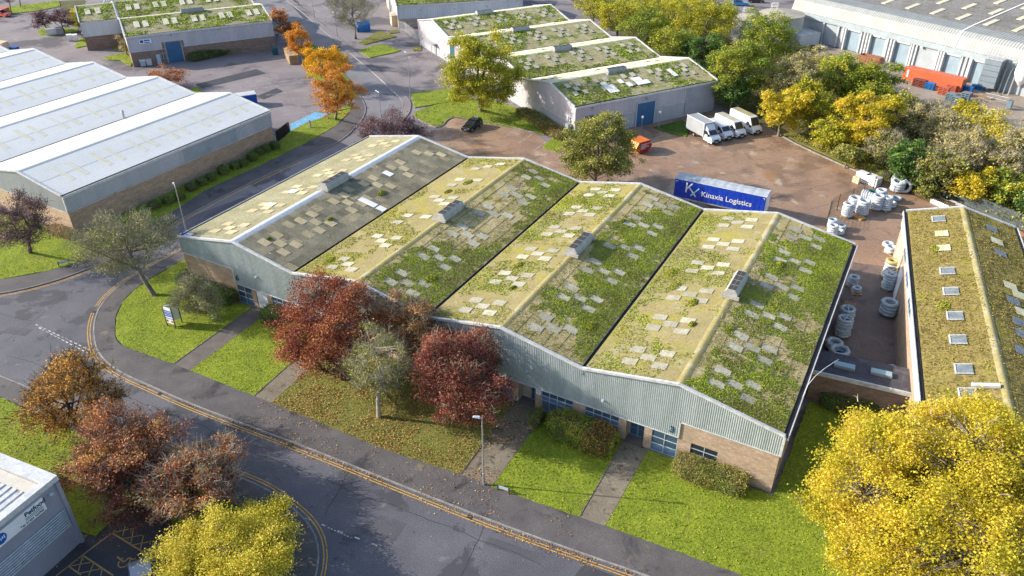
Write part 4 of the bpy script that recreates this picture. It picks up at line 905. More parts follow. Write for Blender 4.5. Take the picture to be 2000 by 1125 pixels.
for v, mt in ((47, m_grey), (50.8, m_teal)): 
    MB().box(-.14, -.08, v, v+2.4, 0, 4.6).build('tall_door', mt, tC, FC)
o = MB().box(-1.6, -.05, 60.5, 65.5, 2.7, 2.85).build('entrance_canopy', m_galv, tC, FC); [MB().box(-1.55, -1.45, q_, q_+.1, 0, 2.7).build('canopy_post', m_galv, o, FC) for q_ in (60.6, 65.3)]
MB().box(-.12, -.05, 61.2, 62.2, 0, 2.2).build('door', m_grey, tC, FC)
# ---- unit B top left, rotated
FB = Frame((-84.94, 59.71), .985, 1); wB = 19.75
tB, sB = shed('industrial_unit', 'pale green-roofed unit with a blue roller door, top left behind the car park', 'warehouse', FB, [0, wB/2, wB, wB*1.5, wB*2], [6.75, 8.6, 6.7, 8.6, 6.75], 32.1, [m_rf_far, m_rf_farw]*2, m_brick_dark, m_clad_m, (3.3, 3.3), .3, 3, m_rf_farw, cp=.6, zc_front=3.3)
mcr = slope_mesh(-.6, .6, 0, 0, 3.4, 0, .25, .03, 1, 0).mesh('rooflight', m_light_cream)
for si in (0, 2):
    (so, va, za, vb, zb) = sB[si]; moss_on(so, FB, sB[si], 0, 32, 12, .4, .02, 40+si, holes=False, scale=.25)
    for gq in range(5):
        for du in (0, 1.9): place_on_slope(mcr, 'rooflight', FB, 3.0+gq*6.3+du, va-2.6, va, za, vb, zb, so, .18)
add_vent(tB, FB, 16, wB/2, 8.7, 5.2, mat=m_grey)
FBs = lambda V: FB(np.stack([V[..., 0], -V[..., 1], V[..., 2]], -1))
MB().box(6.9, 11.6, .04, .10, 3.1, 4.7).build('brick_infill', m_brick_dark, tB, FBs)
d = MB().box(7.6, 10.9, .11, .18, 0, 4.5).build('shutter_door', m_bluedoor, tB, FBs); [MB().box(q_, q_+.25, .1, .2, 0, 4.7).build('door_jamb', m_brick_pale, d, FBs) for q_ in (7.35, 10.9)]
d = MB().box(5.1, 6.0, .11, .15, 0, 2.2).build('door', m_frame, tB, FBs)
window(tB, FBs, 6.2, 7.2, 1.1, 2.2, 2, (1,), m_glass_b, 0, .05, y=.12)
sg = MB().box(2.3, 4.9, .14, .17, 4.9, 5.9).build('wall_sign', m_white, tB, FBs); MB().box(2.5, 3.2, .17, .18, 5.1, 5.7).box(3.4, 4.6, .17, .18, 5.4, 5.7).box(3.4, 4.6, .17, .18, 5.0, 5.2).build('sign_print', m_blue, sg, FBs)
for u in (9.3, 20): MB().box(u-.15, u+.15, .1, .4, 6.0, 6.2).build('wall_light', m_grey, tB, FBs)
# unit behind it with dust extraction plant
FB2 = Frame(FB.pt(-8.5, wB*1.0, 0)[:2], .985, 1)
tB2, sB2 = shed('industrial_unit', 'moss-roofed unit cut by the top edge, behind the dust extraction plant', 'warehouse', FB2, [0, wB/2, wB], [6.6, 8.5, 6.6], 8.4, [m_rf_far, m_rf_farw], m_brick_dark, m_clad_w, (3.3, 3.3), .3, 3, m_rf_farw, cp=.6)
for gq in range(1): 
    (so, va, za, vb, zb) = sB2[0]; moss_on(so, FB2, sB2[0], 0, 8.4, 12, .4, .05, 44, holes=False, scale=.25)
    for du in (2.2, 4.5): place_on_slope(mcr, 'rooflight', FB2, du, va-2.6, va, za, vb, zb, so, .18)
# brown land left of it
sheet('brown_field', px((115, 2), (165, 0), (170, 45), (140, 50), (118, 18)), .02, m_soil)
# ---- unit D top centre
uD = np.array([.756, .654]); FD = Frame((-52.9, 117.65), math.atan2(16.5, 17.5), 1)
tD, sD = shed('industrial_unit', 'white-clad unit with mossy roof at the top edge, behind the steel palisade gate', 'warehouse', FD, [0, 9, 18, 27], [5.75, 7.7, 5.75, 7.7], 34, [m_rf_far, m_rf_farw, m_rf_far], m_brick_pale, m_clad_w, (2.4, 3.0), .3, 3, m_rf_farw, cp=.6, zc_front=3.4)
moss_on(sD[0][0], FD, sD[0], 0, 34, 12, .4, .08, 50, holes=False, scale=.25)
for v, mt in ((13, m_grey), (16.5, m_teal)): MB().box(-.14, -.08, v, v+2.4, 0, 4.6).build('tall_door', mt, tD, FD)
o = MB().box(-1.6, -.05, 2.0, 6.5, 2.7, 2.85).build('porch_roof', m_brick_pale, tD, FD); MB().box(-1.5, -.05, 2.1, 6.4, 0, 2.7).build('porch', m_board, o, FD)
FDs = lambda V: FD(np.stack([V[..., 0], -V[..., 1], V[..., 2]], -1))
for u in (6, 15, 24):
    MB().beam(FDs(np.array([u, .1, 4.4])), FDs(np.array([u, .9, 4.5])), .06, .06).beam(FDs(np.array([u, .8, 4.45])), FDs(np.array([u, 1.3, 4.45])), .3, .12).build('wall_light', m_grey, tD)
# ---- depot E top right
eA = np.array([53.2, 154.3]); eD = np.array([.887, -.462]); FE = Frame(eA, math.atan2(eD[1], eD[0]), 1)      # v points away from the camera
tE = root('distribution_depot', (0, 0, 0), 0, 'long grey depot with a row of pale blue loading doors, top right corner', 'warehouse')
u0, u1 = -16, 75
MB().box(u0, u1, 0, .3, -.1, 5.0).build('wall', flat('depot_wall_grey', c(.36,.39,.41), .5), tE, FE)
MB().box(u0-.3, u1, -.5, .1, 5.0, 6.15).build('fascia', flat('blue_grey_fascia', c(.34,.39,.41), .5), tE, FE)
e_mat = surf('depot_cladding', [(0.3, c(.28,.295,.285)), (0.7, c(.37,.38,.365))], .3, .55, fscale=3, famt=.1, bstr=0, blot=(c(.30,.30,.26), .8, .6, .74))
slope_mesh(u0, u1, .6, 8.6, -.15, 6.1, .62, .14, 1, 0).build('mansard_cladding', e_mat, tE, FE); 
slope_mesh(u0, u1, 1.7, 9.5, .6, 8.6, .62, .14, 1, 0).build('mansard_shoulder', e_mat, tE, FE); slope_mesh(u0, u1, 5.0, 10.1, 1.7, 9.5, .62, .14, 1, 0).build('mansard_top', e_mat, tE, FE)
re = slope_mesh(u0, u1, 45, 14.6, 5.0, 10.1, .55, .07, 12, .03).build('roof_slope', surf('weathered_depot_roof', [(0.3, c(.19,.18,.165)), (0.7, c(.28,.265,.24))], .12, .85, fscale=2, famt=.3, blot=(c(.16,.155,.11), .3, .54, .66)), tE, FE)
slope_mesh(u0, u1, 45, 14.6, 85, 10, .55, .07, 1, .0).build('roof_slope', m_rf_far, tE, FE)
for i in range(14):
    for r in range(5):
        u = -8+i*6.2+(r % 2)*3.1; v = 9+r*7.2
        MB().box(u-.55, u+.55, v-2.3, v+2.3, 0, .12).build('rooflight', m_light_cream, re, lambda V, F=FE: F(np.stack([V[..., 0], V[..., 1], 10.1+(V[..., 1]-5)*.1125+V[..., 2]+.05], -1)))
MB().add([(u, v, z+.1) for u in (27.3, 27.7) for v, z in ((-.25, 6.1), (.55, 8.65), (1.65, 9.55), (5, 10.15), (45, 14.65))], [(i, i+1, i+6, i+5) for i in range(4)]).build('joint_flashing', m_white, tE, FE)
FEs = lambda V: FE(np.stack([V[..., 0], -V[..., 1], V[..., 2]], -1))
door_m = flat('pale_blue_door', c(.27,.35,.40), .45)
for i, u in enumerate((.3, 7.0, 13.2, 25.2, 31.4)):
    d = MB().box(u+1.1, u+4.6, .01, .06, 0, 4.6).build('loading_door', door_m, tE, FEs)
    f = MB(); f.add([(u+.75, 0, 0), (u+1.1, 0, 0), (u+1.1, 1.0, 0), (u+.75, 1.0, 0), (u+.75, 0, 4.98), (u+1.1, 0, 4.98), (u+1.1, 1.0, 4.98), (u+.75, 1.0, 4.98)], [(0,3,2,1),(4,5,6,7),(0,1,5,4),(1,2,6,5),(2,3,7,6),(3,0,4,7)])
    f.box(u+1.1, u+4.6, .0, .5, 4.6, 4.98); f.box(u+4.6, u+4.95, .0, .35, 0, 4.98); f.build('door_frame', m_trim, d, FEs)
for u in (-5.5, -1.2, .2, 6.0, 6.8, 12.2, 13.0, 18.6, 19.4, 24.6, 25.2, 31.0, 31.8, 37.6, 38.4): MB().box(u-.18, u+.18, .02, .42, 0, 5.0).build('cladding_pier', m_trim, tE, FEs)
for u in (1.6, 10, 20.6): MB().box(u-.3, u+.3, .3, .7, 4.7, 4.95).build('wall_light', m_white, tE, FEs)
# ---- grey unit bottom left
FG = Frame((23.7, -32.8), math.atan2(-3.73, .38), -1)    # u runs along its right wall towards the camera, v to the left
tG = root('pet_food_unit', (0, 0, 0), 0, 'flat grey steel-clad unit with a pet food banner, cut by the bottom left corner', 'warehouse')
hG = 7.45
m_gpan = surf('mauve_grey_panel', [(0.3, c(.27,.27,.32)), (0.7, c(.33,.33,.38))], .3, .5, .1, .4, fscale=4, famt=.06, bstr=0)
MB().box(0, 20, 0, 24, 0, hG-.5).build('wall', m_gpan, tG, FG)
pr_ = MB(); pr_.box(-.15, 20, -.1, .45, hG-.5, hG); pr_.box(-.15, .9, .45, 24, hG-.5, hG); pr_.build('parapet', m_trim, tG, FG)
rf = MB(); n = 36
for i in range(n): rf.box(.9, 20, .6+i*.65, .6+i*.65+.05, hG-.42, hG-.34)
rf.box(.9, 20, .45, 24, hG-.5, hG-.42); rf.build('roof_sheet', m_trim, tG, FG)
MB().box(.95, 1.9, .5, 24, hG-.41, hG-.30).build('perforated_gutter_cover', surf('cream_cover', [(0.3, c(.50,.47,.40)), (0.7, c(.60,.57,.50))], 1, .6, fscale=20, famt=.3), tG, FG)
MB().box(5.5, 7.5, 4.0, 6.5, hG-.45, hG+.9).build('roof_cowl', m_trim, tG, FG)
lv = MB()
for i in range(8): lv.box(.35, 20, -.10, -.02, 2.33+i*.245, 2.44+i*.245)
lv.build('louvre_band', m_trim, tG, FG)
lb = MB(); lb.box(.35, 20, -.03, -.001, 2.28, 4.2); lb.build('louvre_recess', m_bluepan, tG, FG)
MB().box(-.05, .25, -.2, .12, 0, hG-.55).build('corner_trim', m_gpan, tG, FG)
bn = MB().box(1.5, 12, -.075, -.01, 5.38, 6.62).build('banner', m_white, tG, FG)
X = (-FG.U).tolist()+[0]; nx = -FG.V
def GP(u, z): P = FG.pt(u, -.08, z); return P
bl_ = flat('banner_blue_print', c(.01, .10, .42), .5)
text('lettering', 'Petfood', dk, bn, .56, TM(GP(3.15, 6.10), (FG.U*1).tolist()+[0] if False else X, (0, 0, 1)), .004, 'LEFT', .02)
text('lettering', 'Tel: 01454 322905', dk, bn, .27, TM(GP(3.75, 5.48), X, (0, 0, 1)), .004, 'LEFT', .008)
ln = MB()
for z in (5.96, 5.81): 
    u = 3.2
    while u > 1.75: w_ = random.uniform(.04, .10); ln.box(u-w_, u, -.085, -.076, z-.035, z+.035); u -= w_+.03
ln.build('small_print', dk, bn, FG)
disc('round_logo', FG.pt(5.25, -.078, 6.02), .48, bl_, bn, 28, (-FG.V).tolist()+[0], .01)
lg = MB()
for k in range(5): lg.box(4.92+k*.14, 5.0+k*.14, -.1, -.089, 5.88+.05*(k % 2), 6.18-.05*(k % 3))
lg.build('logo_mark', m_white, bn, FG)
MB().box(.7, 1.0, -.3, -.05, 6.3, 6.5).build('wall_light', m_frame, tG, FG)

# ------------------------------------------------------------------ trees
LM_ = {
 'red': leafmat('red_maple_leaf', [(0, c(.09,.024,.018)), (.3, c(.21,.05,.03)), (.6, c(.35,.10,.045)), (.85, c(.50,.20,.065)), (1, c(.55,.32,.11))], .30),
 'darkred': leafmat('dark_red_leaf', [(0, c(.11,.03,.028)), (.35, c(.24,.065,.045)), (.7, c(.40,.13,.07)), (1, c(.54,.27,.13))], .30),
 'rust': leafmat('rust_leaf', [(0, c(.14,.05,.05)), (.3, c(.30,.10,.06)), (.5, c(.50,.20,.08)), (.75, c(.70,.30,.08)), (.9, c(.72,.42,.14)), (1, c(.66,.52,.14))], .30, namt=.7, nscale=.45),
 'orange': leafmat('orange_leaf', [(0, c(.18,.10,.02)), (.3, c(.44,.22,.04)), (.6, c(.68,.35,.06)), (.8, c(.74,.42,.08)), (1, c(.70,.52,.16))], .35, namt=.6, nscale=.4),
 'amber': leafmat('amber_leaf', [(0, c(.32,.12,.02)), (.35, c(.58,.24,.03)), (.7, c(.78,.38,.05)), (1, c(.74,.48,.12))], .35),
 'gold': leafmat('gold_leaf', [(0, c(0.450,0.200,0.010)), (.4, c(0.680,0.360,0.010)), (.75, c(0.800,0.480,0.020)), (1, c(0.780,0.550,0.080))], .35),
 'yellow': leafmat('yellow_leaf', [(0, c(.25,.26,.02)), (.22, c(.44,.40,.03)), (.5, c(.66,.55,.04)), (.8, c(.78,.61,.06)), (1, c(.78,.52,.14))], .42, namt=.5, nscale=.35),
 'lemon': leafmat('lemon_leaf', [(0, c(.28,.26,.02)), (.3, c(.52,.46,.035)), (.7, c(.74,.62,.07)), (1, c(.80,.62,.15))], .35),
 'ygreen': leafmat('yellow_green_leaf', [(0, c(.16,.19,.015)), (.35, c(.36,.37,.03)), (.65, c(.58,.53,.045)), (1, c(.74,.60,.08))], .35),
 'green': leafmat('green_leaf', [(0, c(.07,.12,.016)), (.3, c(.17,.25,.03)), (.6, c(.34,.38,.04)), (.82, c(.52,.47,.055)), (1, c(.66,.54,.08))], .3),
 'deep': leafmat('deep_green_leaf', [(0, c(.04,.085,.02)), (.4, c(.085,.165,.035)), (.75, c(.16,.27,.05)), (1, c(.32,.37,.08))], .25),
 'olive': leafmat('olive_leaf', [(0, c(.10,.12,.025)), (.35, c(.24,.25,.05)), (.7, c(.42,.40,.09)), (1, c(.60,.52,.17))], .3),
 'pale': leafmat('pale_seed_leaf', [(0, c(.18,.17,.05)), (.4, c(.38,.34,.12)), (.75, c(.56,.48,.20)), (1, c(.66,.54,.16))], .25),
 'brown': leafmat('brown_leaf', [(0, c(0.168,0.108,0.060)), (.4, c(0.324,0.216,0.120)), (.75, c(0.480,0.336,0.192)), (1, c(0.552,0.384,0.120))], .25),
 'purple': leafmat('purple_leaf', [(0, c(0.070,0.035,0.049)), (.4, c(0.168,0.091,0.105)), (.75, c(0.308,0.182,0.182)), (1, c(0.462,0.308,0.252))], .2),
 'ggrey': leafmat('grey_green_leaf', [(0, c(.12,.13,.04)), (.4, c(.25,.26,.09)), (.75, c(.40,.38,.16)), (1, c(.52,.46,.22))], .25)}
def crown_geo(rng, R, Rz, zc, n_cl, gap=.35, shell=2.4, lump=.28, low=-.75):
    """clump centres grouped into boughs inside a lumpy crown of radius R, half-height Rz about height zc"""
    ph = rng.uniform(0, 50); nb = max(10, int(n_cl/8))
    D = rng.normal(size=(nb*5, 3)); D /= np.linalg.norm(D, axis=1)[:, None]; D = D[D[:, 2] > low]
    K = rng.normal(size=(9, 3)); K[:, 2] = np.abs(K[:, 2])*.7; K /= np.linalg.norm(K, axis=1)[:, None]; lob = np.exp(-(1-D@K.T)/.10).max(1)
    lm = (1-lump*1.1)+lump*1.75*lob; r = rng.uniform(.12, 1, len(D))**(1/shell); P = D*(r*lm)[:, None]*.93
    g = fbm(P[:, 0]*2.2+ph, P[:, 1]*2.2+P[:, 2]*1.7, 1.1, 5, 3); P = P[g > np.quantile(g, gap*.5)]
    # keep boughs apart
    keep = [0]; md = 1.05/nb**(1/3)
    for q in range(1, len(P)):
        if np.linalg.norm(P[keep]-P[q], axis=1).min() > md: keep.append(q)
        if len(keep) >= nb: break
    B_ = P[keep]; bs = .62*1.05/len(B_)**(1/3)
    k = rng.integers(0, len(B_), n_cl); o = rng.normal(size=(n_cl, 3))*bs*np.array([.62, .62, .34]); o[:, 2] -= (o[:, 0]**2+o[:, 1]**2)/bs*.35
    P = B_[k]+o
    return P*np.array([R, R, Rz])+np.array([0, 0, zc]), k
def make_tree(name, pos, R, Rz, zc, leaf, label, group=None, cat='tree', n_leaf=14000, leaf_size=.20, n_cl=260, gap=.35, bark=None, twigs=0, twig_mat=None, seed=0, lean=(0, 0), trunk_r=None, clr=.16, low=-.75, n_limb=8,
              lump=.28, twig_len=1.0, shell=3.2, base_z=0.0, leaf_mats=None):
    rng = np.random.default_rng(seed+100); bark = bark or m_bark
    t = root(name, (float(pos[0]), float(pos[1]), base_z), 0, label, cat, group)
    C_, bk = crown_geo(rng, R, Rz, zc, n_cl, gap, shell, lump, low)
    base = np.array([lean[0], lean[1], 0.0]); H = zc+Rz; tr = trunk_r or max(.12, R*.055)
    fork = max(.6, (zc-Rz)*.8+H*clr*.6); top = np.array([0, 0, zc+Rz*.55])
    tp = [base, base*.45+np.array([rng.normal()*.08, rng.normal()*.08, fork]), np.array([rng.normal()*.1*R, rng.normal()*.1*R, (fork+top[2])/2]), top]
    b = MB(); b.tube(tp, [tr*1.25, tr, tr*.62, tr*.15], 7, False)
    nodes = []; SA = []; SB = []; ra = []; rb_ = []
    for p, q in zip(tp[1:-1], tp[2:]):
        for s in np.linspace(0, 1, 5): nodes.append((p+(q-p)*s, tr*(.8-.6*s)))
    idx = rng.permutation(len(C_))[:n_limb*5]; ch = [C_[idx[0]]] if len(idx) else []
    while len(ch) < n_limb and len(idx):
        d = np.min([np.linalg.norm(C_[idx]-q, axis=1) for q in ch], axis=0); ch.append(C_[idx[int(np.argmax(d))]])
    for q in ch:
        st = tp[1]+(tp[2]-tp[1])*rng.uniform(0, .9) if rng.uniform() < .8 else tp[2]; e = st+(q-st)*.82; mid = (st+e)/2+np.array([0, 0, -.10*R])*rng.uniform(-.3, 1)+rng.normal(size=3)*R*.05
        pts = [st, (st*.55+mid*.45)+rng.normal(size=3)*R*.02, mid, (mid+e)/2+rng.normal(size=3)*R*.03, e]; rr = [tr*.5, tr*.42, tr*.3, tr*.2, tr*.1]; b.tube(pts, rr, 5, False)
        for i in range(1, 5):
            nodes.append((pts[i], rr[i])); nodes.append(((pts[i]+pts[i-1])/2, (rr[i]+rr[i-1])/2))
    NP = np.array([n[0] for n in nodes]); NR = np.array([n[1] for n in nodes])
    D = np.linalg.norm(C_[:, None]-NP[None], axis=2)+np.where(NP[None, :, 2] > C_[:, None, 2]+.2*Rz, R, 0); j = D.argmin(1)
    st = NP[j]; mid = st+(C_-st)*.5+rng.normal(size=C_.shape)*R*.04; r0 = np.minimum(NR[j]*.5, tr*.16)+.012
    V = [segs_verts(st, mid, r0, r0*.6, 3), segs_verts(mid, C_, r0*.6, r0*.25+.006, 3)]
    tw = twigs
    if tw:
        k = rng.integers(0, len(C_), tw); s0 = C_[k]+rng.normal(size=(tw, 3))*R*.05; cc = np.array([0, 0, zc-Rz*.5]); o_ = s0-cc; o_ /= np.linalg.norm(o_, axis=1)[:, None]
        dr = o_+rng.normal(size=(tw, 3))*.55; dr[:, 2] += .25; dr /= np.linalg.norm(dr, axis=1)[:, None]; ln = twig_len*rng.uniform(.35, 1.1, tw)[:, None]
        m1 = s0+dr*ln*.5; e1 = m1+(dr+rng.normal(size=(tw, 3))*.3)*ln*.5
        wr = np.full(tw, .015+R*.0024); V2 = np.concatenate([segs_verts(s0, m1, wr, wr*.7, 3), segs_verts(m1, e1, wr*.7, wr*.25, 3), segs_verts(m1, m1+(dr+rng.normal(size=(tw, 3))*.6)*ln*.35, wr*.6, wr*.25, 3)])
        me = quads_mesh('twigs', V2, twig_mat or bark); link(bpy.data.objects.new('twigs', me), t)['kind'] = 'stuff'
    b.build('trunk', bark, t, smooth=True)
    link(bpy.data.objects.new('branches', quads_mesh('branches', np.concatenate(V), bark)), t)
    if n_leaf:
        cs = .42*R/max(1, len(C_))**(1/3)+.07; k = rng.integers(0, len(C_), n_leaf); cv = .5*rng.uniform(0, 1, bk.max()+1)[bk]+.5*rng.uniform(0, 1, len(C_)); off = rng.normal(size=(n_leaf, 3))*cs*np.array([1, 1, .62])
        P = C_[k]+off; P[:, 2] = np.maximum(P[:, 2], .15); vals = np.clip(.5+.32*(cv[k]-.5)*2*.8+rng.normal(0, .17, n_leaf), 0, 1)
        V = leaf_verts(P, leaf_size*1.12, .35, rng); link(bpy.data.objects.new('crown', quads_mesh('crown', V, LM_[leaf] if isinstance(leaf, str) else leaf, vals)), t)
    return t
def solve(cx, cy, rx, ry, clr):
    zc = 5.0
    for _ in range(30):
        P = at(cx, cy, zc); d = float((P-CAM)@_f); s = d/FPX; R = rx*s; e = math.asin((CAM[2]-zc)/np.linalg.norm(P-CAM))
        q = (ry*s)**2-(R*math.sin(e))**2; Rz = math.sqrt(max(q, (.45*R*math.cos(e))**2))/math.cos(e); zc = .5*zc+.5*(Rz+clr)
    return P, R, Rz, zc, d
def T(cx, cy, rx, ry, clr, leaf, label, n=14000, ls=.20, base=None, **k):
    P, R, Rz, zc, d = solve(cx, cy, rx*1.07, ry*1.06, clr); lean = (0, 0)
    if base: 
        B_ = at(*base); lean = (float(B_[0]-P[0]), float(B_[1]-P[1]))
    k.setdefault('seed', int(cx*3+cy)); k.setdefault('name', 'tree'); nm = k.pop('name')
    return make_tree(nm, P, R, Rz, zc, leaf, label, n_leaf=n, leaf_size=ls, lean=lean, **k)
# front row
T(245, 478, 82, 82, 1.5, 'ggrey', 'sparse grey-green tree leaning over the rounded lawn corner, nearly bare', 12000, .15, (302, 578), twigs=2200, twig_mat=m_twig_g, n_cl=420, gap=.5, bark=m_bark, twig_len=1.2, trunk_r=.26)
T(46, 437, 56, 62, 1.3, 'purple', 'purple-grey cherry tree on the lawn at the left edge before the white-roofed unit', 13000, .14, (60, 494), twigs=900, n_cl=260, gap=.3, bark=m_bark_d)
T(388, 584, 44, 44, .2, 'ggrey', 'drooping thin grey-green willow tree on the corner lawn behind the letting board', 6500, .13, (372, 600), twigs=1100, twig_mat=m_twig_g, n_cl=200, gap=.45, twig_len=1.1, low=-1)
T(656, 646, 110, 106, .6, 'red', 'dense red maple tree in front of the second bay, left of the bare trees', 42000, .155, n_cl=520, gap=.20, bark=m_bark_d, lump=.22)
T(735, 722, 66, 82, 1.8, 'olive', 'slender pale-trunked tree with thin olive leaves on the leafy lawn', 4600, .14, (740, 816), twigs=1000, twig_mat=m_twig_g, n_cl=260, gap=.5, bark=m_bark_p, trunk_r=.20)
T(672, 700, 34, 44, 1.0, 'ggrey', 'small twiggy tree with a pale stem tucked under the dense red maple', 500, .13, (676, 735), twigs=900, twig_mat=m_twig_p, n_cl=90, gap=.5, bark=m_bark_p)
T(795, 640, 74, 76, 1.0, 'rust', 'twiggy half-bare rusty tree touching the roof edge between the two red maples', 12000, .15, twigs=2400, twig_mat=m_twig_g, n_cl=300, gap=.5)
T(904, 736, 112, 104, .4, 'darkred', 'dark red maple tree against the cladding right of the bare trees', 38000, .155, n_cl=460, gap=.30, twigs=900, twig_mat=m_twig_g, bark=m_bark_d, lump=.24)
T(858, 678, 60, 46, 2.4, 'olive', 'bare grey-green twiggy tree poking out of the dark red maple', 5200, .14, twigs=1600, twig_mat=m_twig_g, n_cl=260, gap=.45)
T(128, 775, 92, 84, .5, 'orange', 'orange-brown sparse tree on the verge at the left beside the road', 15000, .16, n_cl=360, gap=.5, twigs=1800, bark=m_bark_d)
T(250, 870, 104, 92, .5, 'rust', 'rusty red half-bare tree between the orange-brown tree and the grey unit', 21000, .16, n_cl=420, gap=.5, twigs=1700, twig_mat=m_bark, bark=m_bark_d)
T(255, 960, 70, 66, .3, 'darkred', 'low dark red tree behind the disabled parking bay', 9000, .14, n_cl=260, gap=.4, twigs=900, bark=m_bark_d)
T(375, 935, 92, 78, .4, 'rust', 'red-tipped bare-topped tree leaning over the side road junction', 15000, .16, n_cl=380, gap=.5, twigs=2200, twig_mat=m_twig_p, bark=m_bark_d)
T(455, 1085, 140, 80, .3, 'lemon', 'round lemon-yellow tree on the grass island at the bottom edge', 56000, .13, n_cl=620, gap=.25, lump=.22)
T(1858, 1022, 276, 246, 1.0, 'yellow', 'huge bright yellow tree filling the bottom right corner', 330000, .145, n_cl=2100, gap=.12, lump=.15, twigs=120, twig_mat=m_twig_p, bark=m_bark)
# middle
T(1166, 293, 72, 74, .4, 'olive', 'olive-green tree in the yard between the skip and the middle roof', 40000, .22, n_cl=520, gap=.12, lump=.12)
T(937, 146, 74, 80, .6, 'ygreen', 'bright yellow-green tree beside the parked black car', 42000, .27, (940, 216), n_cl=560, gap=.12, lump=.14)
T(765, 268, 66, 46, .2, 'purple', 'round purple tree behind the far left ridge of the mossy roof', 20000, .19, n_cl=260, gap=.25, twigs=700, bark=m_bark_d)
T(655, 178, 44, 60, 1.2, 'amber', 'copper-orange tree on the verge by the blue parking bays', 13000, .22, (655, 233), n_cl=300, gap=.25)
T(633, 125, 42, 40, .6, 'gold', 'golden-orange tree behind the copper-orange tree', 13000, .24, n_cl=260, gap=.2)
T(586, 82, 24, 38, .6, 'amber', 'narrow orange-red tree beside the stacked pallet load', 5200, .26, n_cl=150, gap=.25)
T(552, 50, 24, 34, .6, 'rust', 'brown-orange tree at the corner of the green-roofed unit', 4200, .28, n_cl=140, gap=.3)
T(572, 66, 18, 22, .4, 'amber', 'small orange tree squeezed between the brown-orange and orange-red trees', 2600, .28, n_cl=80, gap=.25)
T(690, 24, 46, 40, 1.5, 'brown', 'bare spreading tree beside the blue cabin at the top', 250, .2, (695, 76), twigs=2200, twig_mat=m_twig_g, n_cl=240, gap=.4, bark=m_bark, trunk_r=.3, twig_len=1.6)
T(326, 150, 36, 20, .1, 'rust', 'low rusty red bush behind the white ridged roof', 4200, .22, n_cl=120, gap=.3, name='bush', cat='bush')
T(80, 37, 20, 19, .6, 'purple', 'purple tree on the traffic island, left one of the pair', 3400, .26, (95, 60), n_cl=100, gap=.25, bark=m_bark_d)
T(117, 37, 22, 20, .6, 'purple', 'purple tree on the traffic island, right one of the pair', 3600, .26, (126, 62), n_cl=100, gap=.25, bark=m_bark_d, seed=77)
T(157, 36, 20, 23, .1, 'lemon', 'yellow shrub beside the dust extraction plant', 3600, .26, n_cl=110, gap=.3, name='bush', cat='bush')
T(243, 86, 14, 20, .1, 'pale', 'dry straw-coloured bush against the corner of the green-roofed unit', 1500, .24, n_cl=60, gap=.3, twigs=300, twig_mat=m_twig_p, name='bush', cat='bush')
T(16, -8, 14, 16, 2.5, 'purple', 'dark thin tree cut by the top left corner, leftmost of two', 900, .3, (22, 26), n_cl=60, gap=.4, bark=m_bark_d)
T(36, -14, 12, 14, 2.5, 'purple', 'dark thin tree cut by the top edge, right of the corner tree', 900, .3, (40, 13), n_cl=60, gap=.4, bark=m_bark_d)
# woodland belt
WG = 'trees of the woodland belt behind the yard'
def Wd(cx, cy, rx, ry, leaf, label, n=7000, ls=.30, clr=.3, **k):
    n = int(n*1.35); rx *= 1.08; ry *= 1.08
    k.setdefault('n_cl', 200); k.setdefault('gap', .3); k.setdefault('group', WG); T(cx, cy, rx, ry, clr, leaf, label, n, ls, None, **k)
Wd(1160, 14, 32, 30, 'ygreen', 'yellow-green tree at the top edge behind the mossy four-bay roofs, leftmost of the belt', 3500)
Wd(1208, 30, 40, 38, 'ygreen', 'yellow-green tree second from the left in the top belt')
Wd(1256, 12, 34, 28, 'ygreen', 'pale yellow-green tree cut by the top edge above the third roof ridge', 4000)
Wd(1262, 62, 44, 42, 'green', 'green tree overhanging the third mossy roof of the pale unit', 8000)
Wd(1320, 30, 48, 42, 'ygreen', 'large yellow-green tree left of the storage tanks')
Wd(1322, 88, 42, 38, 'green', 'green tree between the roof corner and the large yellow-green tree')
Wd(1385, 42, 48, 48, 'ygreen', 'yellow-green tree directly left of the storage tanks', 10000)
Wd(1372, 104, 36, 36, 'deep', 'dark green tree behind the right end of the pale unit')
Wd(1500, 74, 50, 52, 'green', 'tall green tree with a golden top in front of the round tanks', 12000, n_cl=280)
Wd(1452, 135, 54, 62, 'green', 'broad olive-green tree at the corner behind the white vans', 14000, n_cl=320)
Wd(1432, 178, 30, 34, 'deep', 'dark tree in shade directly behind the vans', 3500)
Wd(1548, 150, 46, 50, 'pale', 'pale seed-headed tree right of the tall green tree', 7000, twigs=900, twig_mat=m_twig_p)
Wd(1598, 132, 40, 34, 'pale', 'pale straw-coloured tree before the white cabin', 5000, twigs=900, twig_mat=m_twig_p)
Wd(1530, 215, 42, 44, 'yellow', 'yellow tree right of the last white van', 8000)
Wd(1590, 205, 42, 46, 'ygreen', 'yellow-green tree with a pale trunk in the belt centre', 8000)
Wd(1648, 152, 52, 42, 'green', 'green tree in front of the rusty skip', 10000, n_cl=240)
Wd(1620, 262, 32, 30, 'ygreen', 'small yellow-green tree by the yard kerb', 4000)
Wd(1706, 168, 50, 40, 'green', 'wide green tree left of the orange container', 10000, n_cl=240)
Wd(1692, 238, 50, 54, 'yellow', 'brightest yellow tree in the belt, halfway along the yard kerb', 14000, n_cl=300)
Wd(1735, 222, 40, 44, 'olive', 'olive tree just right of the brightest yellow tree', 6000)
Wd(1655, 302, 26, 22, 'olive', 'low olive bush at the foot of the brightest yellow tree', 2200, name='bush', cat='bush')
Wd(1745, 290, 38, 36, 'olive', 'olive twiggy tree below the brightest yellow tree', 2600, twigs=1600, twig_mat=m_twig_p)
Wd(1782, 318, 38, 42, 'deep', 'dark green bushy tree beside the coil compound', 6500)
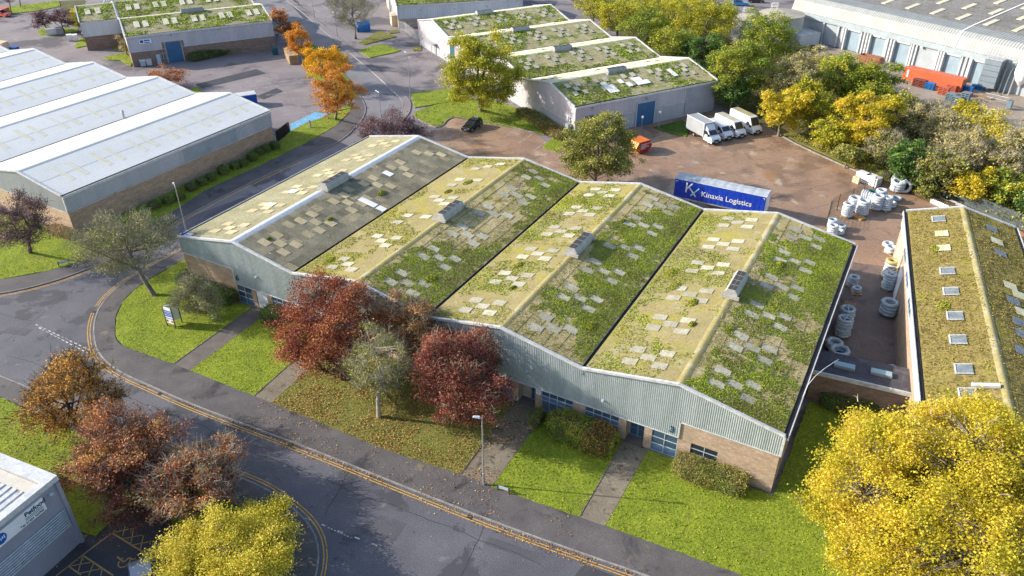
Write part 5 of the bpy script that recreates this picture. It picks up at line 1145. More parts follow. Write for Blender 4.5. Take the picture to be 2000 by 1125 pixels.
Wd(1800, 240, 44, 44, 'pale', 'pale bare-twigged tree beyond the yard below the grey crates', 5200, twigs=1600, twig_mat=m_twig_p)
Wd(1850, 262, 48, 46, 'pale', 'bare pale tree below the green net in the depot yard', 5200, twigs=1700, twig_mat=m_twig_p, bark=m_bark_p)
Wd(1840, 330, 44, 42, 'olive', 'olive tree behind the palisade fence, left of the yellow bush', 5200, twigs=900, twig_mat=m_twig_p)
Wd(1885, 310, 44, 46, 'pale', 'bare pale tree behind the palisade fence', 4800, twigs=1700, twig_mat=m_twig_p, bark=m_bark_p)
Wd(1905, 366, 36, 32, 'yellow', 'golden bush over the palisade fence', 3600, name='bush', cat='bush')
Wd(1940, 262, 52, 46, 'lemon', 'pale yellow-green tree at the right edge below the conveyor', 7000, twigs=900, twig_mat=m_twig_p)
Wd(1955, 325, 50, 46, 'pale', 'pale twiggy tree at the right edge above the fence', 6000, twigs=1700, twig_mat=m_twig_p, bark=m_bark_p)
Wd(1972, 372, 40, 36, 'green', 'green tree at the right edge behind the fence end', 6000)
Wd(2015, 290, 50, 60, 'pale', 'bare pale tree cut by the right edge', 4500, twigs=1500, twig_mat=m_twig_p)
Wd(1895, 215, 30, 18, 'lemon', 'low yellow-green bush below the depot frame', 2000, name='bush', cat='bush')
Wd(2010, 400, 40, 30, 'deep', 'dark bush cut by the right edge at the fence end', 3500, name='bush', cat='bush')
Wd(1815, 370, 22, 16, 'olive', 'small olive bush against the fence near the white bales', 1200, name='bush', cat='bush')
# ------------------------------------------------------------------ hedges and shrubs
def hedge(name, label, line, w, h, leaf, dens=130, size=.12, cat='hedge', group=None, extra=None, z=.1):
    """clipped or loose mass of leaves round a dark core of stems"""
    t = root(name, (0, 0, 0), 0, label, cat, group); L = resample(smooth(line, 3), .35); n = len(L); A_ = np.array(L); T_ = np.gradient(A_, axis=0); T_ /= np.linalg.norm(T_, axis=1)[:, None]; Nn = np.stack([-T_[:, 1], T_[:, 0]], 1)
    rng = np.random.default_rng(n*7+int(w*10)); ln = n*.35; tot = int(dens*ln*(w+2*h)); i = rng.integers(0, n, tot); a = rng.uniform(0, math.pi, tot)
    end = np.minimum(1, np.minimum(i+1, n-i)*.35/(w*.5)); sw = np.sqrt(1-(1-end)**2)*.9+.1
    lum = .85+.3*fbm(i*.35+a, a*2, .8, 2, 3); r = rng.uniform(.82, 1.05, tot)*lum
    ca = np.sign(np.cos(a))*np.abs(np.cos(a))**.6; sa = np.abs(np.sin(a))**.6
    P = np.column_stack([A_[i, 0]+Nn[i, 0]*ca*w/2*r*sw+rng.normal(0, .12, tot), A_[i, 1]+Nn[i, 1]*ca*w/2*r*sw+rng.normal(0, .12, tot), z+sa*h*r*(.6+.4*sw)*rng.uniform(.25, 1, tot)**.35])
    vals = np.clip(.5+.5*(fbm(P[:, 0], P[:, 1]+P[:, 2], .9, 4)-.5)*2+rng.normal(0, .16, tot), 0, 1)
    b = MB(); prof_ = [(-.42, 0), (-.44, .55), (-.33, .82), (.33, .82), (.44, .55), (.42, 0)]; V = []
    for j in range(0, n):
        s_ = sw_ = np.sqrt(max(0, 1-(1-min(1, min(j+1, n-j)*.35/(w*.5)))**2))*.9+.1
        for (q, zz) in prof_: V.append((A_[j, 0]+Nn[j, 0]*q*w*s_, A_[j, 1]+Nn[j, 1]*q*w*s_, z+zz*h*(.6+.4*s_)*.95))
    b.add(V, [(j*6+q, j*6+q+1, (j+1)*6+q+1, (j+1)*6+q) for j in range(n-1) for q in range(5)]+[tuple(range(6)), tuple(range((n-1)*6+5, (n-1)*6-1, -1))])
    b.build('stems', m_soil, t)
    o = leaves_obj('foliage', P, size, LM_[leaf], t, up=.15, vals=vals, rng=rng)
    if extra:
        (lf, frac, k0, k1) = extra; k = (i > n*k0)&(i < n*k1)&(rng.uniform(0, 1, tot) < frac); leaves_obj('red_foliage', P[k]+np.array([0, 0, .08]), size, LM_[lf], t, up=.15, rng=rng)
    return t
hedge('hedge', 'dark green laurel hedge in front of the left brick wall', [A(352, 538, .9), A(395, 550, .9), A(430, 566, .9), A(455, 582, .9)], 2.6, 1.9, 'deep', 220, .14)
hedge('bush', 'round dark bush beside the white door path, left of the red maple', [A(518, 608, .9), A(536, 614, .9), A(550, 620, .9)], 2.8, 2.0, 'deep', 230, .13, 'bush')
hedge('hedge', 'long mixed green hedge with dark red patches below the windows right of the street lamp', [A(1075, 822, .9), A(1110, 834, .9), A(1150, 850, .9), A(1198, 868, .9)], 3.6, 2.1, 'green', 240, .14, extra=('darkred', .9, .62, .90))
hedge('bush', 'dark bush with rusty patches left of the mixed green hedge', [A(1040, 812, .9), A(1056, 818, .9)], 2.4, 2.0, 'deep', 220, .12, 'bush', extra=('darkred', .3, 0, 1))
hedge('hedge', 'clipped yellow-green hedge under the small window of the right brick wall', [A(1322, 900, .8), A(1360, 915, .8), A(1410, 933, .8), A(1455, 948, .8)], 2.7, 1.7, 'olive', 300, .11)
hedge('bush', 'dark shaded bush at the foot of the brick link building', px((1600, 782), (1650, 790), (1710, 800)), 3.6, 1.6, 'deep', 120, .16, 'bush')
for q, r_, lb in (((302, 407), 1.5, 'nearest the lamp post'), ((330, 398), 1.6, 'second from the lamp post'), ((352, 390), 1.5, 'third from the lamp post'), ((374, 372), 1.6, 'fourth from the lamp post'), ((395, 362), 1.7, 'fifth along the wall'), ((412, 353), 1.6, 'sixth along the wall'),
                  ((436, 340), 2.0, 'big one seventh'), ((460, 330), 1.6, 'eighth along the wall'), ((475, 325), 1.5, 'ninth along the wall'), ((493, 314), 2.0, 'large one tenth'), ((507, 303), 1.7, 'eleventh along the wall'), ((520, 297), 1.7, 'twelfth along the wall'), ((537, 291), 1.9, 'last by the corner')):
    x, y = A(*q); hedge('shrub', 'dark round shrub along the brick wall of the white-roofed unit, '+lb, [(x-.05, y-.6), (x, y), (x+.05, y+.6)], r_, r_*.8, 'deep', 110, .16, 'shrub', 'shrubs along the brick wall of the white-roofed unit')
hedge('hedge', 'dark green hedge along the front of the green-roofed unit', px((372, 120), (430, 108), (490, 99), (532, 92)), 2.4, 1.9, 'deep', 60, .26)
hedge('hedge', 'olive-brown hedge at the left end of the pale numbered unit', px((1016, 222), (1050, 240), (1075, 258), (1108, 275)), 3.2, 1.5, 'olive', 70, .2, extra=('red', .3, .6, .9))
hedge('bush', 'brownish bush at the foot of the white-roofed unit corner', px((102, 452), (125, 460), (150, 468)), 1.8, 1.3, 'brown', 150, .13, 'bush')
hedge('bush', 'dark bush below the brick corner of the white-roofed unit', px((160, 470), (178, 476)), 1.8, 1.2, 'olive', 150, .13, 'bush')
hedge('undergrowth', 'rough brown undergrowth along the foot of the palisade fence', px((1775, 372), (1820, 392), (1880, 420), (1940, 448), (2000, 480)), 1.6, .8, 'brown', 60, .18, 'undergrowth')
hedge('undergrowth', 'weeds and brambles between the yard kerb and the woodland', px((1560, 270), (1620, 295), (1680, 322), (1740, 350)), 3.0, 1.2, 'ygreen', 40, .22, 'undergrowth')
for q, h in (((1400, 905), 1.4), ((1440, 930), 1.8), ((1452, 925), 2.1)):
    x, y = A(*q); 
T(1398, 895, 7, 16, .1, 'green', 'thin leggy shrub against the brick left of the small window hedge', 260, .12, n_cl=24, twigs=60, name='shrub', cat='shrub')
T(1448, 912, 12, 20, .1, 'green', 'thin leggy shrub against the sunlit brick right of the small window', 420, .12, n_cl=34, twigs=90, name='shrub', cat='shrub')
# low scrub filling the belt between the trees
scrub = px((1120, 0), (1380, 0), (1470, 70), (1560, 90), (1660, 140), (1750, 200), (1880, 235), (2080, 330), (2080, 500), (2010, 465), (1900, 412), (1790, 362), (1700, 326), (1600, 282), (1530, 246), (1420, 205), (1330, 120))
X, Y = scatter(scrub, 13); hh = fbm(X, Y, .22, 3, 4); k = hh > .36; X, Y, hh = X[k], Y[k], hh[k]
leaves_obj('scrub', np.column_stack([X, Y, .1+RNG.uniform(0, 1, len(X))**.5*(hh-.3)*6.5]), .34, LM_['olive'], up=.2, vals=np.clip(fbm(X, Y, .15, 9, 4)+RNG.normal(0, .15, len(X)), 0, 1), kind='stuff')
# fallen leaves
def fallen(poly, dens, thr=.0, z=.15, size=.10, seed=0):
    X, Y = scatter(poly, dens); m = fbm(X, Y, .35, seed, 4); k = m > thr+RNG.uniform(0, .12, len(X)); X, Y = X[k], Y[k]
    return np.stack([X, Y, np.full(len(X), z)+RNG.uniform(0, .03, len(X))], 1)
FP = [fallen([(25.2, -12.3), (41, -12.1), (40, -3), (24.6, -3)], 45, .42, .17, seed=21), fallen([(24.8, -17), (62, -15.2), (62, -14.0), (24.8, -15.9)], 20, .3, .012, seed=22), fallen([(25.2, -12.35), (39.2, -12.2), (47.2, -11.5), (46.6, -.35), (24.4, -.35)], 34, .40, .17, seed=1),
      fallen([(22, -16.2), (60, -14.4), (58, -10.9), (24, -12.4)], 8, .42, .12, seed=2), fallen([(47.2, -11.5), (50.4, -11.4), (50.2, -.35), (46.6, -.35)], 40, .35, .11, seed=3),
      fallen([(5, -17.2), (64, -14.6), (64, -13.9), (5, -16.3)], 26, .36, .012, seed=4), fallen([(-3, -26), (24, -25.3), (40, -30), (35, -34), (28, -27), (10, -33)], 14, .36, .16, seed=5),
      fallen([(24, -24.6), (31, -28), (35, -45), (20, -45)], 4, .35, .02, seed=6), fallen([(50, -11.4), (72.5, -9.9), (72.5, -1), (50, -1)], 1.3, .3, .17, seed=7), fallen([(61, -14.5), (80, -12.6), (80, -12), (61, -13.8)], 34, .35, .02, seed=8),
      fallen([(-3, -22.8), (43, -22), (64, -15), (5, -16.4)], .7, .3, .006, seed=9), fallen(px((640, 245), (700, 238), (712, 205), (690, 190), (655, 200), (625, 235)), 9, .3, .16, seed=10), fallen(px((1500, 262), (1560, 292), (1480, 300), (1440, 262)), 7, .3, .02, seed=11)]
leaves_obj('fallen_leaves', np.concatenate(FP), .13, m_fallen, up=.9, kind='stuff')

# ------------------------------------------------------------------ vehicles
def wheel(parent, x, y, r=.34, w=.24, mat_rim=None):
    s = 1 if y > 0 else -1
    b = MB(); b.tube([(x, y-s*w, r), (x, y, r)], r, 16); o = b.build('wheel', m_rubber, parent)
    MB().tube([(x, y-s*.02, r), (x, y+s*.012, r)], r*.6, 12).build('rim', mat_rim or m_galv, o); return o
def body_loft(prof_, w, taper=.12, z0=1.1, z1=2.4, ny=None):
    """closed side profile (x, z) swept across the width, leaning in above z0, edges slightly rounded"""
    n = len(prof_); V = []; ys = [-1, -.93, .93, 1]
    cx = sum(p[0] for p in prof_)/n; cz = sum(p[1] for p in prof_)/n
    for yy in ys:
        for (x, z) in prof_:
            k = 1-taper*max(0, min(1, (z-z0)/(z1-z0)))
            sh = .965 if abs(yy) == 1 else 1.0
            V.append((cx+(x-cx)*(1-(1-sh)*.5), yy*w/2*k, cz+(z-cz)*sh if z > cz else z))
    F = [tuple(range(n-1, -1, -1)), tuple(range(3*n, 4*n))]
    for r in range(3):
        for i in range(n): j = (i+1) % n; F.append((r*n+i, r*n+j, (r+1)*n+j, (r+1)*n+i))
    return MB().add(V, F)
def quad_panel(t, name, mat, pts, th=.012):
    P = np.array(pts, float); nrm = np.cross(P[1]-P[0], P[2]-P[0]); nrm /= np.linalg.norm(nrm)
    n = len(P); return MB().add(np.concatenate([P, P+nrm*th]), [tuple(range(n-1, -1, -1)), tuple(range(n, 2*n))]+[(i, (i+1) % n, (i+1) % n+n, i+n) for i in range(n)]).build(name, mat, t)
m_vanw = flat('white_van_paint', c(.74,.75,.77), .22, 0, .6, .03, coat=.4, bstr=0); m_carb = flat('black_car_paint', c(.012,.02,.026), .12, 0, .7, .05, coat=.7, bstr=0); m_cars = flat('silver_car_paint', c(.28,.30,.34), .22, .5, .6, .05, coat=.6, bstr=0)
m_carblue = flat('bright_blue_car_paint', c(.02,.25,.60), .2, 0, .6, .05, coat=.6, bstr=0)
m_lamp = flat('headlamp_glass', c(.60,.63,.66), .1, 0, .8); m_redl = flat('red_lamp', c(.45,.02,.02), .2, 0, .6)
def make_van(label, pos, rz, kind='van', H=2.6, L=6.6, roofm=None):
    t = root({'van': 'panel_van', 'box': 'box_truck'}[kind], (pos[0], pos[1], 0), rz, label, {'van': 'van', 'box': 'truck'}[kind], 'white vans parked side by side')
    r_ = -L/2; f_ = L/2; w = 2.0; k = f_-3.3
    if kind == 'van': prof_ = [(r_, .38), (r_, H-.25), (r_+.12, H-.03), (r_+.35, H), (k+1.25, H), (k+1.65, H-.12), (k+2.55, 1.50), (k+3.08, 1.18), (k+3.26, .95), (k+3.30, .55), (k+3.24, .34)]
    else: prof_ = [(k+.75, .38), (k+.75, 2.28), (k+1.3, 2.38), (k+1.62, 2.28), (k+2.55, 1.50), (k+3.08, 1.18), (k+3.26, .95), (k+3.30, .55), (k+3.24, .34)]
    hz_ = H if kind == 'van' else 2.38
    b = body_loft(prof_, w, .13, 1.1, hz_).build('body', m_vanw, t, smooth=False)
    wt = w/2; tw = lambda z: wt*(1-.13*max(0, min(1, (z-1.1)/(hz_-1.1))))
    zt, zb_ = hz_-.2, 1.55; xt, xb = (k+1.75, k+2.50)
    quad_panel(t, 'windscreen', m_glass, [(xt, tw(zt)*.86, zt+.02), (xt, -tw(zt)*.86, zt+.02), (xb, -tw(zb_)*.9, zb_+.03), (xb, tw(zb_)*.9, zb_+.03)][::-1], .02)
    for s in (1, -1):
        q = [(k+.95, s*(tw(1.5)+.008), 1.48), (k+2.2, s*(tw(1.5)+.008), 1.48), (k+1.62, s*(tw(2.05)+.008), 2.08), (k+1.0, s*(tw(2.05)+.008), 2.08)]
        quad_panel(t, 'side_window', m_glass, q if s < 0 else q[::-1], .015)
        MB().box(k+2.15, k+2.35, s*1.0 if s > 0 else -1.28, 1.28 if s > 0 else -1.0, 1.35, 1.75).build('wing_mirror', m_black, t)
        quad_panel(t, 'headlight', m_lamp, ([(k+3.12, s*.62, 1.0), (k+3.28, s*.62, .78), (k+3.2, s*.95, .80), (k+3.02, s*.95, 1.06)])[::(1 if s < 0 else -1)], .03)
        MB().box(r_+.02, k+3.0, s*1.0-.012 if s > 0 else -1.012, s*1.0+.012 if s > 0 else -.988, .62, .72).build('side_rubbing_strip', m_black, t) if kind == 'van' else None
    MB().box(k+3.10, k+3.38, -.98, .98, .30, .62).build('bumper', m_black, t); MB().box(k+3.29, k+3.34, -.5, .5, .70, .95).build('grille', m_black, t)
    pl = MB().box(k+3.38, k+3.40, -.26, .26, .42, .54).build('number_plate', m_white, t)
    for x in (r_+1.35, f_-1.0):
        for s in (1, -1): wheel(t, x, s*.99)
    if kind == 'van' and roofm: MB().box(r_+.25, k+1.15, -.78, .78, H-.01, H+.012).build('roof_skin', roofm, t)
    if kind == 'box':
        bx = MB().box(r_-.9, k+.85, -1.12, 1.12, .85, 3.3).build('cargo_box', flat('grey_white_box', c(.34,.35,.36), .45), t)
        tr_ = MB()
        for (a, b_) in (((r_-.92, -1.14, 3.3), (k+.87, -1.14, 3.3)), ((r_-.92, 1.14, 3.3), (k+.87, 1.14, 3.3)), ((k+.87, -1.14, 3.3), (k+.87, 1.14, 3.3)), ((k+.87, -1.14, .85), (k+.87, -1.14, 3.3)), ((k+.87, 1.14, .85), (k+.87, 1.14, 3.3))): tr_.beam(a, b_, .08, .08)
        tr_.build('edge_trim', m_white, bx)
        MB().add([(k+.88, -.9, 3.05), (k+.88, .9, 3.05), (k+1.7, .75, 2.35), (k+1.7, -.75, 2.35), (k+.88, -.9, 2.3), (k+.88, .9, 2.3)], [(0, 1, 2, 3), (0, 3, 4), (1, 5, 2), (4, 3, 2, 5), (0, 4, 5, 1)]).build('wind_deflector', m_vanw, t)
        MB().box(r_-.8, k+.8, -.45, .45, .55, .85).build('chassis', m_black, t)
    return t
hd = math.radians(-35.5); hv = np.array([math.cos(hd), math.sin(hd)])
def vpos(front, L): p = np.array(A(*front, .4)); return p-hv*L/2
make_van('white box truck with a grey-white cargo box, leftmost of the parked vans', vpos((1399, 279), 6.6), hd, 'box')
make_van('low white panel van between the box truck and the taller van', vpos((1424, 271), 5.9), hd, 'van', 2.35, 5.9)
make_van('tall white panel van with a dirty beige roof, third from the box truck', vpos((1449, 267), 7.0), hd, 'van', 2.75, 7.0, flat('dirty_van_roof', c(.46,.42,.32), .6))
make_van('tallest white van with a mossy brown roof, nearest the trees', vpos((1480, 260), 7.2), hd, 'van', 3.0, 7.2, flat('mossy_roof', c(.36,.31,.17), .8))
def make_car(name, label, pos, rz, paint, L=4.7, H=1.7, w=1.9, suv=True):
    t = root(name, (pos[0], pos[1], 0), rz, label, 'car'); f_ = L/2; r_ = -L/2
    lo = [(r_, .42), (r_+.02, .95), (r_+.15, 1.02), (f_-1.55, 1.02), (f_-.25, .88), (f_-.02, .70), (f_, .42), (f_-.1, .28), (r_+.1, .28)]
    body_loft(lo, w, .05, .6, 1.1).build('body', paint, t, smooth=False)
    gh = [(r_+.12, .98), (r_+.42, H-.06), (r_+.8, H), (f_-2.25, H), (f_-2.5, H-.05), (f_-1.45, 1.0)]
    body_loft(gh, w*.95, .2, 1.0, H).build('cabin', m_glass, t)
    MB().add([(r_+.42, -.66, H-.03), (r_+.9, -.70, H+.012), (f_-2.3, -.70, H+.012), (f_-2.52, -.66, H-.03), (f_-2.52, .66, H-.03), (f_-2.3, .70, H+.012), (r_+.9, .70, H+.012), (r_+.42, .66, H-.03)], [(0, 1, 6, 7), (1, 2, 5, 6), (2, 3, 4, 5)]).build('roof', paint, t)
    pil = MB(); h = w*.95/2
    for s in (1, -1):
        for (a, b_) in (((f_-1.47, 1.0), (f_-2.45, H-.03)), ((-.1, 1.0), (-.15, H-.03)), ((r_+.9, 1.0), (r_+.8, H-.03)), ((r_+.16, 1.0), (r_+.45, H-.05)), ((f_-2.45, H-.02), (r_+.45, H-.02))):
            k0 = 1-.2*max(0, (a[1]-1.0)/(H-1.0)); k1 = 1-.2*max(0, (b_[1]-1.0)/(H-1.0)); pil.beam((a[0], s*h*k0, a[1]), (b_[0], s*h*k1, b_[1]), .07, .05)
        q = [(f_-.08, s*.55, .80), (f_-.02, s*.55, .64), (f_-.10, s*.88, .64), (f_-.3, s*.88, .84)]; quad_panel(t, 'headlight', m_lamp, q if s > 0 else q[::-1], .03)
        MB().box(r_-.01, r_+.03, s*.7-.15, s*.7+.15, .75, .95).build('tail_light', m_redl, t)
        MB().box(f_-1.75, f_-1.6, s*1.0-.1, s*1.0+.08, .98, 1.12).build('wing_mirror', paint, t)
    pil.build('window_pillars', paint, t)
    MB().box(f_-.04, f_+.02, -.26, .26, .45, .56).build('number_plate', m_white, t)
    for x in (r_+.85, f_-.9):
        for s in (1, -1): wheel(t, x, s*w/2, .35, .22)
    return t
p = at(922, 243, .8); make_car('parked_car', 'black estate car parked nose-out beside the bright yellow-green tree', (p[0], p[1]), math.radians(-92), m_carb)
x, y = A(293, 1122, 1.2); make_car('parked_car', 'silver-grey car in the disabled bay, cut by the bottom edge', (x-.1, y-.6), math.radians(-33), m_cars, 4.6, 1.5)
x, y = A(1446, 5, .8); make_car('parked_car', 'bright blue car in the top car park left of the tanks', (x, y), math.radians(20), m_carblue)
x, y = A(1472, 3, .8); make_car('parked_car', 'dark car in the top car park, between the blue car and the top edge', (x, y+3), math.radians(20), m_carb)
x, y = A(4, 26, .8); make_car('parked_car', 'red vehicle cut by the left edge at the top left', (x, y), math.radians(10), flat('red_car_paint', c(.55,.06,.03), .3, coat=.5, bstr=0))
# curtain-side trailer
t = root('curtain_side_trailer', (52.35, 52.95, 0), 0, 'blue curtain-sided trailer with white logistics lettering behind the main unit', 'trailer')
m_curt = surf('blue_curtain', [(0.3, c(.006,.035,.36)), (0.7, c(.012,.06,.50))], 1.5, .38, spec=.5, fscale=3, famt=.15, bstr=.4, bdist=.04, bscale=1.2)
cs_ = MB()
for s in (-1, 1):
    n = 60; xs = np.linspace(-6.75, 6.75, n); oo = .02*np.sin(xs*9)+.015*np.sin(xs*3.1)
    V = [(x, s*(1.25+o_), 1.15) for x, o_ in zip(xs, oo)]+[(x, s*(1.25+o_*.3), 3.95) for x, o_ in zip(xs, oo)]
    MB().add(V, [(i, i+1, i+1+n, i+n) for i in range(n-1)]).build('curtain', m_curt, t)
rf = MB(); n = 28; xs = np.linspace(-6.8, 6.8, n)
V = []
for (y_, z_) in ((-1.27, 3.95), (-1.2, 4.06), (0, 4.14), (1.2, 4.06), (1.27, 3.95)): V += [(x, y_, z_+(.025*math.sin(i*2.4) if abs(y_) < 1.25 else 0)) for i, x in enumerate(xs)]
rf.add(V, [(r*n+i, r*n+i+1, (r+1)*n+i+1, (r+1)*n+i) for r in range(4) for i in range(n-1)]); rf.build('roof_sheet', surf('grey_white_tarpaulin', [(0.3, c(.36,.39,.42)), (0.7, c(.48,.51,.54))], .8, .5, fscale=3, famt=.15, bstr=.3, bscale=1.0, bdist=.05), t)
fr_ = MB(); fr_.box(-6.8, 6.8, -1.27, 1.27, .95, 1.15)
for x in (-6.8, 6.72): 
    for y_ in (-1.27, 1.19): fr_.box(x, x+.08, y_, y_+.08, 1.15, 4.0)
fr_.build('frame', m_galv, t); MB().box(6.76, 6.82, -1.2, 1.2, 1.15, 3.95).build('rear_door', m_white, t); MB().box(-6.82, -6.76, -1.2, 1.2, 1.15, 3.95).build('headboard', m_grey, t)
for x in (2.6, 3.9, 5.2):
    for s in (1, -1): wheel(t, x, s*1.2, .5, .3)
MB().box(-4.6, -4.4, -.9, -.75, 0, 1).box(-4.6, -4.4, .75, .9, 0, 1).build('landing_legs', m_grey, t)
Y0 = -1.305
text('lettering', 'Kinaxia Logistics', m_white, t, 1.12, TM((-2.6, Y0, 2.05), (1, 0, 0), (0, 0, 1)), .004, 'LEFT', .012)
kb = MB(); kb.beam((-4.9, Y0, 2.15), (-4.9, Y0, 3.75), .22, .012, (0, -1, 0)).beam((-4.85, Y0-.002, 2.75), (-4.05, Y0-.002, 3.75), .20, .012, (0, -1, 0)).beam((-4.6, Y0-.004, 3.15), (-3.35, Y0-.004, 1.75), .20, .012, (0, -1, 0))
kb.build('logo', m_white, t); MB().beam((-4.15, Y0-.008, 1.75), (-3.0, Y0-.008, 3.15), .2, .012, (0, -1, 0)).build('logo', flat('aqua_logo', c(.30, .68, .75), .4), t)
cm = MB(); cm.box(-6.55, -6.25, Y0-.004, Y0+.004, 3.68, 3.74).box(-6.55, -6.49, Y0-.006, Y0+.006, 3.5, 3.74).box(6.25, 6.55, Y0-.004, Y0+.004, 3.68, 3.74).box(6.49, 6.55, Y0-.006, Y0+.006, 3.5, 3.74); cm.build('corner_mark', m_white, t)
# ------------------------------------------------------------------ skips, containers, pallets
def skip(label, pos, rz, m1, m2, L=3.6, txt=None, covered=False, sc=1.0):
    t = root('skip', (pos[0], pos[1], 0), rz, label, 'skip', None, sc); w = .85
    w = 1.05 if covered else .85; P = [(-L/2, .9), (-L/2+.55, 1.7), (L/2-.55, 1.7), (L/2, .9), (L/2-.75, .05), (-L/2+.75, .05)]
    for s in (-1, 1):
        V = [(x, s*w, z) for x, z in P]+[(x, s*(w-.05), z) for x, z in P]; n = 6
        MB().add(V, [tuple(range(n)) if s < 0 else tuple(range(n-1, -1, -1)), tuple(range(2*n-1, n-1, -1)) if s < 0 else tuple(range(n, 2*n))]+[(i, i+n, (i+1) % n+n, (i+1) % n) for i in range(n)]).build('side_panel', m1, t)
    for a, b_ in ((0, 1), (2, 3), (3, 4), (4, 5), (5, 0)):
        MB().add([(P[a][0], -w, P[a][1]), (P[b_][0], -w, P[b_][1]), (P[b_][0], w, P[b_][1]), (P[a][0], w, P[a][1])], [(0, 1, 2, 3)]).build('end_panel', m2, t)
    rib = MB()
    for s in (-1, 1):
        rib.beam(((-L/2+.5), s*w, 1.7), (L/2-.5, s*w, 1.7), .09, .09)
        for x in (-.6, 0, .6): rib.beam((x, s*(w+.02), .1), (x, s*(w+.02), 1.65), .06, .06)
    rib.build('rib', m1, t)
    if covered: MB().box(-L/2+.5, L/2-.5, -w, w, 1.69, 1.75).build('lid', flat('orange_skip_lid', c(.62,.16,.02), .45), t)
    else: MB().box(-L/2+.6, L/2-.6, -w+.06, w-.06, .6, 1.1).build('load', m_soil, t)
    return t
m_ybin = flat('orange_yellow_skip_paint', c(.72,.30,.015), .45); m_rbin = flat('red_skip_paint', c(.42,.035,.02), .45)
p = np.array(A(1248, 285, .9)); t = skip('orange and red enclosed skip standing beside the olive-green tree', p, math.radians(64), m_rbin, m_ybin, 3.1, covered=True, sc=1.22)
for z, l in ((1.35, 1.7), (1.1, 1.3), (.9, 1.5), (.72, .8)):
    b = MB(); x = -.7
    while x < -.7+l: w_ = random.uniform(.05, .14); b.box(x, x+w_, -1.10, -1.085, z-.05, z+.05); x += w_+.04
    b.build('lettering', m_white, t)
skip('rusty open skip against the depot doors', A(1700, 118, .9), math.radians(-20), flat('rusty_steel', c(.30,.13,.075), .8), flat('rusty_steel_light', c(.36,.18,.11), .8), 5.2, sc=1.15)
def container(label, pos, rz, mat, L=12.2, H=2.6, W_=2.44):
    t = root('shipping_container', (pos[0], pos[1], 0), rz, label, 'container')
    for s in (-1, 1):
        cb = clad_mesh((-L/2+.1, s*W_/2-s*.04), (L/2-.1, s*W_/2-s*.04), (0, s), lambda q: .15, lambda q: H-.12, .3, .05); cb.build('side_panel', mat, t)
    for s in (-1, 1): cb = clad_mesh((s*L/2-s*.05, -W_/2+.05), (s*L/2-s*.05, W_/2-.05), (s, 0), lambda q: .15, lambda q: H-.12, .4, .04); cb.build('door' if s > 0 else 'end_panel', mat, t)
    slope_mesh(-L/2+.05, L/2-.05, -W_/2+.05, H-.03, W_/2-.05, H-.03, .5, .03, 1, 0).build('roof', mat, t)
    f = MB()
    for x in (-L/2+.06, L/2-.06):
        for y in (-W_/2+.06, W_/2-.06): f.box(x-.08, x+.08, y-.08, y+.08, 0, H)
    for z in (.08, H-.07):
        for y in (-W_/2+.05, W_/2-.05): f.beam((-L/2, y, z), (L/2, y, z), .12, .14)
        for x in (-L/2+.05, L/2-.05): f.beam((x, -W_/2, z), (x, W_/2, z), .12, .14)
    f.build('frame', mat, t)
    for k in range(5): MB().box(-L/2+.7, -L/2+1.1, -W_/2-.045, -W_/2-.02, .75+k*.32, .98+k*.32).build('lettering', m_white, t)
    return t
oc = flat('orange_container_paint', c(.60,.15,.065), .5, var=.1)
pA = np.array(A(1769, 131.5, 2.6)); pB = np.array(A(1880, 156, 2.6)); dd = (pB-pA); az = math.atan2(dd[1], dd[0]); nn = np.array([-math.sin(az), math.cos(az)])
pc = (pA+pB)/2+nn*1.22; container('long orange shipping container in front of the depot doors', pc, az, oc, 12.2)
def crate(mat, w=1.2, h=.8, d=1.0, name='folded_crates', label='', cat='crates', pos=(0, 0), rz=0, layers=5, group='stacks of plastic crates by the orange container'):
    t = root(name, (pos[0], pos[1], 0), rz, label, cat, group); lh = h/layers
    for i in range(layers):
        b = MB(); z = i*lh; b.box(-w/2, w/2, -d/2, d/2, z+lh*.55, z+lh*.95); 
        for x in (-w/2+.08, 0, w/2-.08): b.box(x-.06, x+.06, -d/2+.02, d/2-.02, z, z+lh*.55)
        b.build('crate', mat, t)
    return t
for k, (q, mt, sz, lb) in enumerate([((1796, 163), m_red, (2.6, 1.6, 1.3), 'stack of dark maroon plastic pallets at the left end of the orange container'), ((1817, 168), m_blue2, (1.8, 1.4, 1.2), 'stack of blue plastic crates right of the maroon stack'), ((1832, 162), m_blue2, (1.6, 1.3, 1.2), 'second stack of blue plastic crates against the container'),
                          ((1843, 178), m_orange, (2.0, 1.6, 1.2), 'stack of orange-red plastic pallets in front of the container'), ((1859, 171), m_orange, (2.0, 1.3, 1.2), 'dull orange pallets right behind the front orange-red stack'), ((1857, 190), m_slate, (1.8, 1.5, 1.2), 'left stack of slate-grey plastic crates'),
                          ((1867, 196), m_slate, (1.6, 1.5, 1.2), 'front stack of slate-grey plastic crates'), ((1886, 190), m_slate, (1.6, 1.7, 1.2), 'right stack of slate-grey plastic crates'), ((1889, 172), m_blue2, (2.4, 1.2, 1.2), 'blue crates under the right end of the container'), ((1912, 168), m_blue2, (2.4, .9, 1.2), 'flat pile of blue crates beside the last depot door'), ((1892, 180), m_orange, (1.5, .7, 1.2), 'low orange crates between blue and grey crates')]):
    crate(mt, sz[0], sz[1], sz[2], pos=A(*q, .7), rz=az, label=lb, layers=5)
